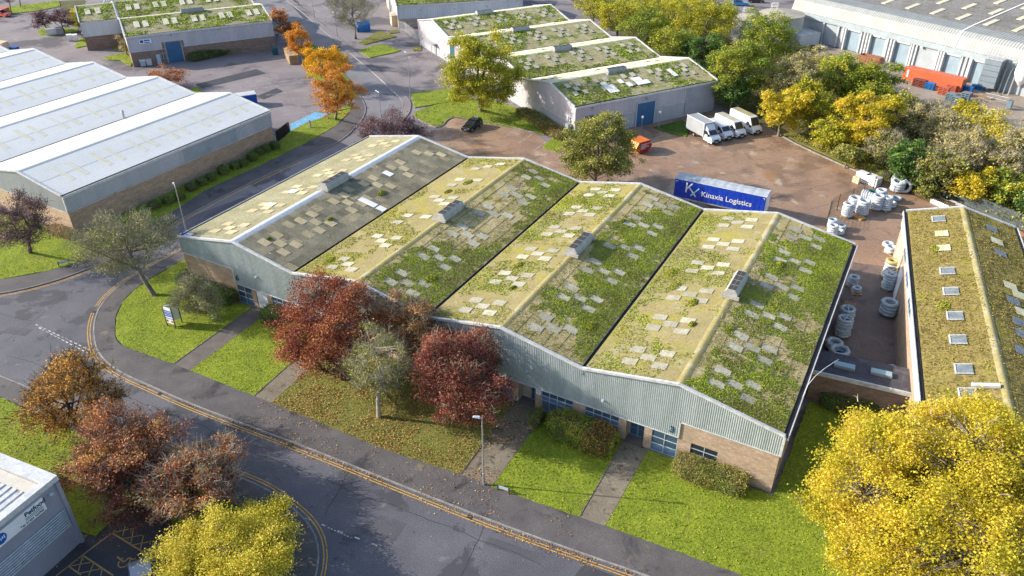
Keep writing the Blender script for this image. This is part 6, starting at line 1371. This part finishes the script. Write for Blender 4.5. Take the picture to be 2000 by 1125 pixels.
def pallet_stack(label, pos, rz, n=6, group=None):
    t = root('pallet_stack', (pos[0], pos[1], 0), rz, label, 'pallets', group)
    for i in range(n):
        z = i*.15; p = root('pallet', (0, 0, 0)); p.parent = t
        b = MB()
        for y in (-.45, 0, .45): b.box(-.6, .6, y-.05, y+.05, z+.02, z+.11)
        b.build('bearer', m_wood, p)
        for x in np.linspace(-.54, .54, 6): MB().box(x-.055, x+.055, -.5, .5, z+.11, z+.135).build('slat', m_wood, p)
    return t
x, y = A(1660, 597, .8); pallet_stack('stack of brown wooden pallets against the mossy unit in the alley', (x, y), .05, 7)
for k, (q, n_, lb) in enumerate([((1918, 185), 4, 'left pile of timber pallets by the depot conveyor'), ((1930, 190), 3, 'right pile of timber pallets by the depot conveyor')]): pallet_stack(lb, A(*q, .4), az+.3, n_)
# yellow-wood pallets glimpsed under the trailer
for k, xq in enumerate((50.6, 52.2, 53.8)): pallet_stack('timber pallets behind the trailer and the palisade, '+('left', 'middle', 'right')[k]+' pile of three', (xq, 48.5), 0, 5, 'timber pallet piles behind the trailer')
# stacked load by the orange trees
a, b_ = np.array(A(558, 110, .0)), np.array(A(572, 133, 0)); t = root('timber_load', (0, 0, 0), 0, 'long stack of pale wooden pallets beside the narrow orange-red tree', 'pallets')
dd = b_-a; LL = np.linalg.norm(dd); ux = dd/LL; 
for i in range(6):
    for k in range(8): MB().obox(a+ux*(.6+i*1.25)+np.array([-ux[1], ux[0]])*.9, ux, .56, 1.1, .05+k*.26, .05+k*.26+.17).build('pallet', m_wood, t)
# ------------------------------------------------------------------ pipe coils
TOR = {}
def coil_mesh(R, r, mat, zs=1.0):
    k = (round(R, 2), round(r, 2), mat.name)
    if k not in TOR:
        b = MB(); b.torus((0, 0, 0), R, r, 22, 8, (0, 0, 1), zs)
        V = np.concatenate(b.v); a = np.arctan2(V[:, 1], V[:, 0]); sc_ = 1+.03*np.sin(a*7)+.02*np.sin(a*13+1); V[:, :2] *= sc_[:, None]; b.v = [V]
        me = b.mesh('coil', mat); me.polygons.foreach_set('use_smooth', [True]*len(me.polygons)); TOR[k] = me
    return TOR[k]
CG = 'stacks of wrapped pipe coils'
def coil_stack(label, pos, n=4, R=.62, r=.24, mat=None, axis=None, pallet=True, top=None, cross=False, tilt=0):
    t = root('coil_stack' if n > 1 else 'pipe_coil', (pos[0], pos[1], 0), random.uniform(0, 3), label, 'pipe coil' if n == 1 else 'pipe coils', CG); mat = mat or m_coil; n = n+1 if (n > 2 and axis is None) else n
    me = coil_mesh(R, r, mat); z0 = .15 if pallet else 0
    if pallet:
        pb = MB()
        for y in (-.5, 0, .5): pb.box(-.7, .7, y-.05, y+.05, 0, .1)
        pb.box(-.7, .7, -.6, .6, .1, .14); pb.build('pallet', m_wood if random.random() < .5 else m_coil_g, t)
    for i in range(n):
        o = bpy.data.objects.new('coil', me if not (top is not None and i == n-1) else coil_mesh(R*.95, r, top)); link(o, t)
        if axis is None: o.location = (random.uniform(-.05, .05), random.uniform(-.05, .05), z0+r+i*2*r*.80); o.rotation_euler = (random.uniform(-.04, .04), random.uniform(-.04, .04), random.uniform(0, 6))
        else:
            q = Vector((0, 0, 1)).rotation_difference(Vector(axis)); o.rotation_mode = 'QUATERNION'; o.rotation_quaternion = q; v = Vector(axis)*(i*2*r*.95); o.location = (v.x, v.y, R+r)
    if axis is not None: t.rotation_euler = (0, 0, 0)
    if cross:
        z = z0+n*2*r*.80+.08; MB().beam((-R-.1, 0, z), (R+.1, 0, z), .12, .03).beam((0, -R-.1, z+.004), (0, R+.1, z+.004), .12, .03).build('strap', m_coil_b, t)
    return t
def cpos(org, sc_, x, y, z): return A(org[0]+x/sc_, org[1]+y/sc_, z)
o1 = ((1560, 380), 9.375); o2 = ((1600, 300), 5.0)
coil_stack('tall coil stack nearest the alley side of the compound, next to the plywood sheet', cpos(*o1, 925, 190, 1.9), 5, .62, .21)
coil_stack('broad coil stack behind the front two in the compound', cpos(*o1, 1035, 80, 1.9), 4, .72, .25)
coil_stack('big coil stack with the widest top directly right of the plywood sheet', cpos(*o1, 1195, 150, 1.9), 5, .72, .22)
coil_stack('coil stack standing alone at the right of the compound', cpos(*o1, 1640, 75, 1.9), 5, .56, .21)
coil_stack('coil stack left of the one standing alone', cpos(*o1, 1470, 60, 1.9), 5, .66, .22)
coil_stack('short coil behind the stack standing alone', cpos(*o1, 1700, 130, .9), 2, .56, .22)
coil_stack('single coil lying flat on the brown earth in the compound', cpos(*o1, 1790, 62, .2), 1, .62, .18, m_coil_b, pallet=False)
for (xx, yy, z, n, R, mt, lb) in ((440, 400, 1.1, 3, .75, m_coil, 'upright leaning coils at the back left of the compound'), (500, 440, 1.0, 3, .8, m_coil, 'upright leaning coils with a green coil inside, centre of the compound')):
    coil_stack(lb, cpos(*o2, xx, yy, z), n, R, .2, mt, axis=(.8, -.2, .25), pallet=False)
coil_stack('dark green coils among the white ones in the compound', cpos(*o2, 525, 370, 1.4), 3, .6, .2, m_coil_g)
coil_stack('coil stack at the back of the compound beside the green coils', cpos(*o2, 612, 378, 1.5), 4, .62, .22)
coil_stack('round-topped coils at the far back by the grey fence', cpos(*o2, 780, 245, 1.4), 3, .85, .24)
coil_stack('second pile of far back coils by the grey fence', cpos(*o2, 775, 300, 1.2), 3, .85, .24)
coil_stack('large coil propped up on edge at the far back of the compound', cpos(*o2, 835, 335, .8), 1, .80, .26, axis=(.3, -.9, .3), pallet=False)
coil_stack('pale blue coil stack just inside the mesh fence', cpos(*o1, 630, 470, 1.3), 3, .52, .2, m_coil_b)
coil_stack('tipped coil second from the mesh fence corner', cpos(*o1, 780, 545, .9), 2, .58, .22)
coil_stack('coil stack almost hidden by the roof edge at the mesh fence', cpos(*o1, 630, 615, 1.3), 4, .52, .2)
coil_stack('low coil behind the roof edge, right of the hidden stack', cpos(*o1, 735, 640, .7), 1, .58, .24)
coil_stack('two white coils on a pallet against the cream wall board', A(1741, 487, .6), 2, .58, .26)
coil_stack('white coil beside the two on the pallet at the cream board', A(1736, 477, .4), 1, .56, .26)
s_ = 2.985
coil_stack('coil stack topped by a yellow coil in the alley', (76.95, 43.9), 5, .62, .26, top=m_coil_y)
for k, (dx, dy) in enumerate(((0, 0),)): coil_stack('cluster of small coils stood together by the alley right wall', (77.2, 41.1), 5, .6, .22, m_coil_b, cross=True)
coil_stack('wide stack of three blue-grey coils by the alley right wall', (77.9, 35.0), 3, .78, .26, m_coil_b)
coil_stack('strapped coil stack against the mossy unit, the farther one', (73.75, 30.2), 6, .68, .20, m_coil_b, cross=True)
coil_stack('strapped coil stack against the mossy unit, the nearer one', (73.85, 27.9), 6, .70, .20, m_coil_b, cross=True)
coil_stack('large blue-white coil near the flat link roof', (74.15, 23.6), 2, .86, .26, m_coil_b)
coil_stack('coil tucked behind the large blue-white coil', (73.45, 24.9), 2, .72, .25, m_coil_b)
coil_stack('coil just showing over the flat link roof at its left', (75.9, 20.9), 3, .70, .24, m_coil_b)
coil_stack('coil just showing over the flat link roof at its right', (79.6, 20.9), 4, .72, .24, m_coil_b)
coil_stack('heap of dark small coils at the far left of the alley', (73.2, 39.6), 3, .5, .2, m_coil_b)
coil_stack('small coils beside the dark heap at the far left of the alley', (73.9, 38.3), 2, .42, .2, m_coil_b)
coil_stack('white wrapped coils on the yard behind the roof ridge by the trailer', (49.3, 47.6), 2, .5, .3)
x, y = A(1678, 425, .1); t = root('plywood_sheet', (x, y, 0), -.5, 'orange plywood sheet on a pallet in front of the coil stacks', 'plywood sheet'); MB().box(-.75, .75, -.6, .6, .22, .26).build('board', m_ply, t); MB().box(-.7, .7, -.55, .55, 0, .22).build('pallet', m_wood, t)
def bale(label, pos, rz, L, W_, n, mat=m_wrap):
    t = root('wrapped_bale', (pos[0], pos[1], 0), rz, label, 'wrapped goods', 'white wrapped goods at the yard edge')
    for i in range(n):
        b = MB(); z = i*.36; pr = [(-W_/2, z), (-W_/2-.04, z+.18), (-W_/2+.06, z+.33), (W_/2-.06, z+.33), (W_/2+.04, z+.18), (W_/2, z)]
        k = len(pr); V = [(x, y_, zz) for x in (-L/2, L/2) for y_, zz in pr]; b.add(V, [tuple(range(k)), tuple(range(2*k-1, k-1, -1))]+[(q, q+k, (q+1) % k+k, (q+1) % k) for q in range(k)]); b.build('layer', mat, t)
    return t
bale('white wrapped stack with brown boxes showing, left one at the yard edge', A(1687, 345, .7), -.5, 2.0, 1.3, 4)
bale('white wrapped stack right of the brown boxes at the yard edge', A(1706, 352, .7), -.5, 2.2, 1.5, 4)
t = root('cardboard_boxes', (*A(1684, 352, .3), 0), -.5, 'brown boxes tucked against the white wrapped stacks', 'boxes')
for i in range(2):
    for j in range(3): MB().box(-.9+i*.6, -.35+i*.6, -1.3, -.8, j*.35, j*.35+.32).build('box', m_board, t)
bale('long white wrapped bundle behind the olive roof ridge, left half', A(1842, 396, .4), -.6, 3.0, 1.8, 2); bale('long white wrapped bundle behind the olive roof ridge, right half', A(1865, 402, .4), -.6, 2.6, 1.8, 2)
for i in range(3):
    p = A(1680-i*4, 334-i*4, .3); t = MB().obox(p, (1, -.5), .9, .05, .02, .08).build('timber_plank', m_wood); tag(t, 'loose timber plank lying by the white wrapped stacks, '+('lowest', 'middle', 'topmost')[i]+' of three', 'plank', 'loose planks at the yard kerb')
# alley wall leaning boards
# ------------------------------------------------------------------ fences
def palisade(name, label, line, h=2.4, mat=None, gap=.16, pale=.07, post=2.75):
    t = root(name, (0, 0, 0), 0, label, 'fence'); R = resample(line, gap); mat = mat or m_grey
    b = MB()
    for p, q in zip(R[:-1], R[1:]):
        d = np.array(q)-np.array(p); d /= np.linalg.norm(d); p = np.array(p); a = p-d*pale/2; e = p+d*pale/2
        b.add([(a[0], a[1], .05), (e[0], e[1], .05), (e[0], e[1], h-.08), (p[0], p[1], h), (a[0], a[1], h-.08)], [(0, 1, 2, 3, 4)])
    o = b.build('pales', mat, t); o['kind'] = 'stuff'
    L2 = resample(line, post)
    for p, q in zip(L2[:-1], L2[1:]):
        n = np.array([-(q[1]-p[1]), q[0]-p[0]]); n = n/np.linalg.norm(n)*.05
        for z in (.5, h-.4): MB().beam((p[0]+n[0], p[1]+n[1], z), (q[0]+n[0], q[1]+n[1], z), .04, .05).build('rail', mat, t)
    for p in L2: MB().box(p[0]-.05, p[0]+.05, p[1]+.04, p[1]+.14, 0, h).build('post', mat, t)
    return t
palisade('palisade_fence', 'grey-green palisade fence along the woodland edge right of the coil compound', px((1783, 366), (1850, 390), (1920, 420), (2020, 460)), 2.4, flat('fence_grey_green', c(.16,.19,.19), .6))
palisade('palisade_fence', 'dark palisade fence behind the mossy unit', [(12, 45.5), (20, 44.6), (30, 44.2), (36, 43.6)], 2.2, m_black)
palisade('palisade_fence', 'dark palisade fence between the trailer and the roof edge', [(43.5, 46.2), (52, 46.4), (60, 46.6), (66.8, 47)], 2.4, m_black)
palisade('palisade_fence', 'light steel palisade gate beside the unit cut by the top edge', px((781, 60), (790, 62), (822, 85)), 2.6, m_galv)
def mesh_fence(label, line, h=2.6):
    t = root('mesh_fence', (0, 0, 0), 0, label, 'fence'); b = MB(); R = resample(line, .22)
    for p, q in zip(R[:-1], R[1:]): b.beam((p[0], p[1], .05), (p[0], p[1], h), .018, .018)
    for z in np.linspace(.1, h, 11):
        for p, q in zip(R[::4][:-1], R[::4][1:]): b.beam((p[0], p[1], z), (q[0], q[1], z), .018, .018)
    b.build('wire_mesh', m_dark, t)['kind'] = 'stuff'
    for p in resample(line, 3): MB().box(p[0]-.05, p[0]+.05, p[1]-.05, p[1]+.05, 0, h+.1).build('post', m_dark, t)
mesh_fence('dark wire mesh fence round the coil compound', smooth(px((1612, 445), (1622, 418), (1660, 400), (1700, 378), (1726, 360), (1742, 352)), 3))
t = root('low_wall', (0, 0, 0), 0, 'low terracotta kerb wall at the right of the coil compound', 'wall'); q = px((1795, 374), (1845, 396)); MB().beam((*q[0], .25), (*q[1], .25), .3, .5).build('brick_course', flat('terracotta', c(.45,.20,.12), .8), t); q = px((1985, 455), (2040, 490)); MB().beam((*q[0], .2), (*q[1], .2), .6, .4).build('brick_course', MATS['terracotta'], t)
# ------------------------------------------------------------------ lamp posts, signs, bollards
def lamp_post(label, base, h=8.1, az_=math.pi, arm=.9, mat=None, r=.07, tilt=.0):
    t = root('street_lamp', (base[0], base[1], 0), az_, label, 'street lamp', 'street lamps'); mat = mat or m_galv
    MB().tube([(0, 0, 0), (0, 0, 1.5), (0, 0, 1.52), (0, 0, h)], [r*1.5, r*1.5, r, r*.75], 10).build('pole', mat, t)
    MB().tube([(0, 0, h-.03), (arm*.6, 0, h+.10), (arm, 0, h+.12)], r*.6, 6).build('arm', mat, t)
    MB().add([(arm-.1, -.13, h+.05), (arm+.55, -.10, h+.08), (arm+.55, .10, h+.08), (arm-.1, .13, h+.05), (arm-.05, -.10, h+.2), (arm+.45, -.07, h+.2), (arm+.45, .07, h+.2), (arm-.05, .10, h+.2)], [(0,3,2,1),(4,5,6,7),(0,1,5,4),(1,2,6,5),(2,3,7,6),(3,0,4,7)]).build('lantern', m_frame, t)
    MB().box(-r*1.3, r*1.3, -r*1.7, -r*1.2, .5, 1.1).build('service_door', mat, t); return t
lamp_post('grey street lamp on the pavement by the leafy path, foreground', A(945, 948), 7.9, math.radians(200), .25)
lamp_post('grey street lamp between the white-roofed unit and the mossy unit', A(364, 452), 7.0, math.radians(150), .6)
lamp_post('dark street lamp beside the orange-brown tree at the left', A(216, 826), 7.2, math.radians(140), .4, m_grey)
lamp_post('dark street lamp on the verge corner by the grey forecourt', A(802, 196), 9.5, math.radians(160), .5, m_grey)
lamp_post('white-topped street lamp behind the round purple tree', A(745, 236), 5.5, math.radians(160), .6)
lamp_post('dark street lamp at the top left of the bare tree', A(614, 36), 9.0, math.radians(170), .4, m_grey)
lamp_post('pale short lamp column left of the bare tree on the grey forecourt', A(659, 72), 6.0, math.radians(170), .3)
lamp_post('thin street lamp cut by the top edge above the side road', A(583, 12), 9.0, math.radians(170), .4, m_grey)
for q, lb in (((1252, 262), 'left globe lamp at the roller door of the numbered unit'), ((1286, 252), 'right globe lamp at the roller door of the numbered unit')):
    x, y = A(*q); t = root('globe_lamp', (x, y, 0), 0, lb, 'lamp', 'globe lamps at the roller door'); MB().tube([(0, 0, 0), (0, 0, 3.0)], .05, 6).build('pole', m_grey, t); MB().lathe([(.02, 2.95), (.2, 3.05), (.26, 3.25), (.18, 3.42), (.02, 3.5)], 10).build('globe', m_white, t)
# letting board: two boards in a V
t = root('letting_board', (0, 0, 0), 0, 'blue and white letting board on two posts on the corner lawn', 'sign')
b0 = np.array(A(328, 638)); b1 = np.array(A(344, 643)); b2 = b0+np.array([.9, 1.3])
for (p, q) in ((b0, b1),):
    d = (q-p)/np.linalg.norm(q-p); X = (d[0], d[1], 0)
    for r_ in (p, q): MB().box(r_[0]-.05, r_[0]+.05, r_[1]-.05, r_[1]+.05, 0, 2.9).build('post', m_dark, t)
    bd = MB().beam((*(p), 1.75), (*(q), 1.75), .05, 2.2).build('board', m_white, t); n_ = np.array([d[1], -d[0]])*.035
    bx = MB(); Lb = np.linalg.norm(q-p)
    for z in (2.35, 2.12, 1.9, 1.68): bx.beam((*(p+d*.12+n_), z), (*(q-d*.12+n_), z), .012, .15)
    bx.build('blue_print', m_blue, bd); MB().beam((*(p+n_), 1.35), (*(q+n_), 1.35), .014, .09).build('blue_print', m_blue, bd); MB().beam((*(p+d*.15+n_), .98), (*(p+d*.4+n_), .98), .014, .25).build('red_mark', m_redl, bd); MB().beam((*(q-d*.4+n_), .98), (*(q-d*.15+n_), .98), .014, .25).build('red_mark', m_redl, bd)
MB().beam((*b0, 1.75), (*b2, 1.75), .05, 2.2).build('board', m_white, t)
MB().box(b2[0]-.05, b2[0]+.05, b2[1]-.05, b2[1]+.05, 0, 2.9).build('post', m_dark, t)
def name_plate(label, p, q, h=.75):
    t = root('street_name_sign', (0, 0, 0), 0, label, 'sign', 'low street name plates')
    for r_ in (p, q): MB().box(r_[0]-.05, r_[0]+.05, r_[1]-.05, r_[1]+.05, 0, h+.05).build('post', m_dark, t)
    MB().beam((*p, h-.18), (*q, h-.18), .04, .32).build('plate', m_frame, t)
name_plate('low street name plate on two posts beside the foreground street lamp', A(972, 958), A(994, 966))
name_plate('low street name plate on the lawn before the purple-grey cherry tree', A(116, 522), A(136, 516))
for q, lb in (((606, 250), 'left timber bollard on the grass by the blue parking bays'), ((641, 233), 'right timber bollard on the grass by the blue parking bays'), ((612, 247), None)):
    if lb: x, y = A(*q); o = MB().box(x-.14, x+.14, y-.14, y+.14, 0, 1.5).box(x-.17, x+.17, y-.17, y+.17, 1.3, 1.42).build('bollard', m_grey); tag(o, lb, 'bollard', 'timber bollards')
# stone heap against the small fence near white unit corner
t = root('timber_screen', (0, 0, 0), 0, 'dark slatted bin screen at the back corner of the white-roofed unit', 'screen'); 
q = px((541, 276), (566, 256)); R = resample(q, .35)
for p in R[:-1]: MB().box(p[0]-.02, p[0]+.28, p[1]-.05, p[1]+.05, 0, 1.9).build('slat', m_gutter, t)
for q, mt, lb in (((710, 60), m_blue2, 'blue gabled metal cabin beside the bare tree'),):
    x, y = A(*q); t = root('cabin', (x, y, 0), .95, lb, 'cabin'); MB().box(-1.6, 1.6, -1.1, 1.1, 0, 1.7).build('body', mt, t); MB().add([(-1.65, -1.15, 1.7), (1.65, -1.15, 1.7), (1.65, 1.15, 1.7), (-1.65, 1.15, 1.7), (-1.65, 0, 2.4), (1.65, 0, 2.4)], [(0, 1, 5, 4), (2, 3, 4, 5), (0, 4, 3), (1, 2, 5)]).build('lid', mt, t); MB().box(-1.9, -1.62, -1, -.4, 0, 1.1).build('side_box', m_dark, t)
# manholes etc. bins and boxes by the green-roofed unit
def bin_(name, label, q, mat, w=1.3, d=1.1, h=1.2, rz=.98, lid=None, cat='bin'):
    x, y = A(*q, h/2); t = root(name, (x, y, 0), rz, label, cat); MB().add([(-w/2+.06, -d/2+.06, .1), (w/2-.06, -d/2+.06, .1), (w/2-.06, d/2-.06, .1), (-w/2+.06, d/2-.06, .1), (-w/2, -d/2, h), (w/2, -d/2, h), (w/2, d/2, h), (-w/2, d/2, h)], [(0,3,2,1),(4,5,6,7),(0,1,5,4),(1,2,6,5),(2,3,7,6),(3,0,4,7)]).build('body', mat, t)
    MB().add([(-w/2-.03, -d/2-.03, h), (w/2+.03, -d/2-.03, h), (w/2+.03, d/2+.03, h+.05), (-w/2-.03, d/2+.03, h+.05), (-w/2, -d/2, h+.12), (w/2, -d/2, h+.12), (w/2, d/2, h+.2), (-w/2, d/2, h+.2)], [(0,3,2,1),(4,5,6,7),(0,1,5,4),(1,2,6,5),(2,3,7,6),(3,0,4,7)]).build('lid', lid or mat, t)
    for s in (-1, 1): MB().tube([(s*w*.38, d*.38, .1), (s*w*.38+.05, d*.38, .1)], .1, 8).build('caster', m_rubber, t)
    return t
bin_('waste_bin', 'white wheeled bin beside the grey door of the green-roofed unit', (279, 124), m_frame, 1.2, 1.0, 1.3, lid=m_white); bin_('waste_bin', 'light grey wheeled bin, right one beside the grey door', (291, 122), m_trim, 1.2, 1.1, 1.35)
bin_('crate_box', 'long white waste container by the purple trees', (102, 62), m_trim, 2.8, 1.5, 1.5); bin_('crate_box', 'dark grey waste container right of the long white one', (117, 61), m_grey, 1.6, 1.5, 1.5)
bin_('waste_bin', 'white-wrapped tub left of the small grass patch', (136, 74), m_wrap, 1.2, 1.2, 1.4); bin_('waste_bin', 'pale tub right of the white-wrapped tub', (147, 74), m_wrap, 1.2, 1.2, 1.4)
bin_('waste_bin', 'pale green bin in the row behind the grass', (166, 70), flat('green_bin', c(.22,.30,.26), .5), 1.2, 1.2, 1.2); bin_('waste_bin', 'dark green bin in the row behind the grass', (176, 69), m_coil_g, 1.2, 1.2, 1.2); bin_('waste_bin', 'white-topped bin in the row behind the grass', (184, 68), m_slate, 1.1, 1.1, 1.2, lid=m_white); bin_('waste_bin', 'navy bin at the right of the row behind the grass', (195, 68), m_blue, 1.3, 1.1, 1.0, lid=m_black)
bin_('dumpster', 'large blue dumpster beside the dust extraction plant', (215, 60), m_blue, 3.0, 2.0, 2.2, cat='dumpster'); bin_('waste_bin', 'dark green bin under the hedge end by the pallet load', (537, 100), m_teal, 1.3, 1.2, 1.5)
bin_('pallet_box', 'small pale crate at the white unit edge behind the ridge', (3, 91), m_board, 3.0, 2.0, 2.0, .2, cat='box'); bin_('waste_bin', 'flat blue container left behind the white ridged roof', (24, 95), m_blue, 3.0, 1.4, .6, .2)
bin_('shipping_crate', 'blue container just showing behind the white ridged roof corner', (478, 195), m_blue, 4.5, 2.2, 2.2, .98, lid=m_trim, cat='container')
# dust extraction plant
x, y = A(190, 62); t = root('dust_extractor', (x, y, 0), .98, 'grey dust extraction plant with silver fans and ducts between two sheds', 'extractor')
MB().box(-2, 2, -1.5, 1.5, 2.4, 6.2).build('filter_house', m_grey, t); MB().add([(-2, -1.5, 2.4), (2, -1.5, 2.4), (2, 1.5, 2.4), (-2, 1.5, 2.4), (-1.6, -.5, 1.0), (1.6, -.5, 1.0), (1.6, .5, 1.0), (-1.6, .5, 1.0)], [(0, 1, 5, 4), (1, 2, 6, 5), (2, 3, 7, 6), (3, 0, 4, 7), (4, 5, 6, 7)]).build('hopper', m_slate, t)
for xx in (-1.0, 1.0): MB().lathe([(.1, 6.9), (.55, 6.8), (.7, 6.5), (.7, 6.2)], 14, (xx, -.4)).build('fan', m_galv, t)
for sx in (-1.8, 1.8):
    for sy in (-1.3, 1.3): MB().box(sx-.08, sx+.08, sy-.08, sy+.08, 0, 2.4).build('leg', m_grey, t)
for k, xx in enumerate((3.2, 4.2, 5.2)): MB().tube([(xx, 0, .5), (xx, .2, 6.5), (xx+.6, 1.5, 7.4), (xx+1, 4, 7.2)], .28, 8).build('duct', m_trim, t)
# tanks behind the trees, with ladders and railings
for (q, z, r_, lb) in (((1528, 23.5), 7.0, 5.4, 'right round storage tank with a shallow conical top, touching the depot'), ((1470, 32), 6.5, 4.6, 'left round storage tank with a shallow conical top, behind the trees')):
    x, y = A(*q, z); t = root('storage_tank', (x, y, 0), 0, lb, 'tank'); m_tank = MATS.get('tank_concrete') or surf('tank_concrete', [(0.3, c(.36,.36,.34)), (0.7, c(.48,.47,.44))], .4, .8, fscale=3, famt=.15)
    MB().lathe([(r_, 0), (r_, z-.5)], 40).build('wall', m_tank, t, smooth=True); MB().lathe([(r_+.15, z-.55), (r_+.15, z-.3), (.3, z+.4), (.01, z+.42)], 40).build('roof', surf('tank_roof', [(0.3, c(.33,.30,.24)), (0.7, c(.46,.42,.34))], .4, .8, fscale=3, famt=.2, blot=(c(.25,.26,.12), .6, .55, .68)), t)
    f = MB(); cx, cy = -r_*.45, r_*.35
    for (i, j) in ((-.7, -.7), (.7, -.7), (.7, .7), (-.7, .7)): f.beam((cx+i, cy+j, z), (cx+i, cy+j, z+1.5), .07, .07)
    for zz in (z+.8, z+1.5): f.beam((cx-.7, cy-.7, zz), (cx+.7, cy-.7, zz), .07, .07).beam((cx+.7, cy-.7, zz), (cx+.7, cy+.7, zz), .07, .07).beam((cx-.7, cy+.7, zz), (cx+.7, cy+.7, zz), .07, .07).beam((cx-.7, cy-.7, zz), (cx-.7, cy+.7, zz), .07, .07)
    f.build('railing', m_white, t)
x, y = A(1572, 72, 1.3); t = root('site_cabin', (x, y, 0), math.radians(-35), 'white flat-roofed site cabin in front of the depot end door', 'cabin'); MB().box(-3.0, 3.0, -4.5, 2, 0, 2.7).build('body', m_clad_w, t); MB().box(-3.1, 3.1, -4.6, 2.1, 2.7, 2.8).build('roof', m_trim, t); MB().box(-3.1, 3.1, -1.2, -.9, 2.8, 2.9).build('roof_strip', m_white, t)
# conveyor / bin elevator at the right edge
p = np.array(A(1926, 176)); t = root('steel_hopper', (p[0], p[1], 0), az, 'tall blue-grey ribbed steel hopper tower at the right edge of the depot', 'hopper')
for k in range(5): MB().box(-1.6, 1.6, -1.3, 1.3, .9+k*1.15, .9+k*1.15+1.08).build('panel', flat('blue_grey_steel', c(.20,.24,.27), .5), t)
MB().box(-1.7, 1.7, -1.4, 1.4, 6.6, 6.75).build('top_rim', m_trim, t)
for k, xx in enumerate((2.3, 3.3, 4.3)): MB().tube([(xx, 0, 0), (xx, .3, 4.8), (xx+.9, .3, 6.4), (xx+4, .3, 7.0)], .16, 8).build('pipe', m_slate if k % 2 else m_galv, t)
MB().lathe([(.1, 1.8), (1.2, 3.2), (1.6, 4.5), (1.6, 6.5), (.2, 7.4)], 16, (5.4, 1.0)).build('silo', m_white, t)
rl = MB()
for zz in (7.3, 7.8): rl.beam((-2, -1.5, zz), (6, -1.5, zz), .06, .06)
for xx in range(-2, 7): rl.beam((xx, -1.5, 6.7), (xx, -1.5, 7.8), .06, .06)
rl.build('railing', m_galv, t)
p = np.array(A(1942, 208)); t = root('steel_barrier', (p[0], p[1], 0), az, 'pale tubular steel frame in front of the hopper tower', 'frame'); MB().tube([(-2.2, 0, 0), (-2.2, 0, 2.2), (2.2, 0, 2.2), (2.2, 0, 0)], .12, 6).tube([(-2.2, 1.2, 0), (-2.2, 1.2, 1.2), (2.2, 1.2, 1.2), (2.2, 1.2, 0)], .1, 6).build('tube', m_galv, t); MB().box(2.0, 2.9, -.3, .6, .4, 1.8).build('motor', m_slate, t)
t = root('net_heap', (*A(1915, 222, .2), 0), .3, 'bright green netting heap at the edge of the depot yard', 'netting'); nb = MB()
for i in range(26): nb.beam((random.uniform(-2, 2), random.uniform(-1, 1), random.uniform(.05, .3)), (random.uniform(-2, 2), random.uniform(-1, 1), random.uniform(.2, .7)), .16, .05)
nb.build('net', flat('green_net', c(.08,.42,.14), .6), t)
x, y = A(1612, 88, .6); bin_('scrap_pile', 'white and black scrap by the corner of the depot wall', (1606, 92), m_white, 1.8, 1.2, 1.0, -.4, lid=m_black, cat='scrap')
p = A(1752, 118); t = root('safety_barrier', (p[0], p[1], 0), az, 'white barrier rail before the third depot door', 'barrier'); MB().tube([(-1.3, 0, 0), (-1.3, 0, .9), (1.3, 0, .9), (1.3, 0, 0)], .07, 6).tube([(-1.3, 0, .45), (1.3, 0, .45)], .06, 6).build('rail', m_white, t)
bin_('red_machine', 'orange-red loader machine at the top left corner', (8, 22), m_orange, 2.6, 1.6, 1.6, .2, cat='machine')
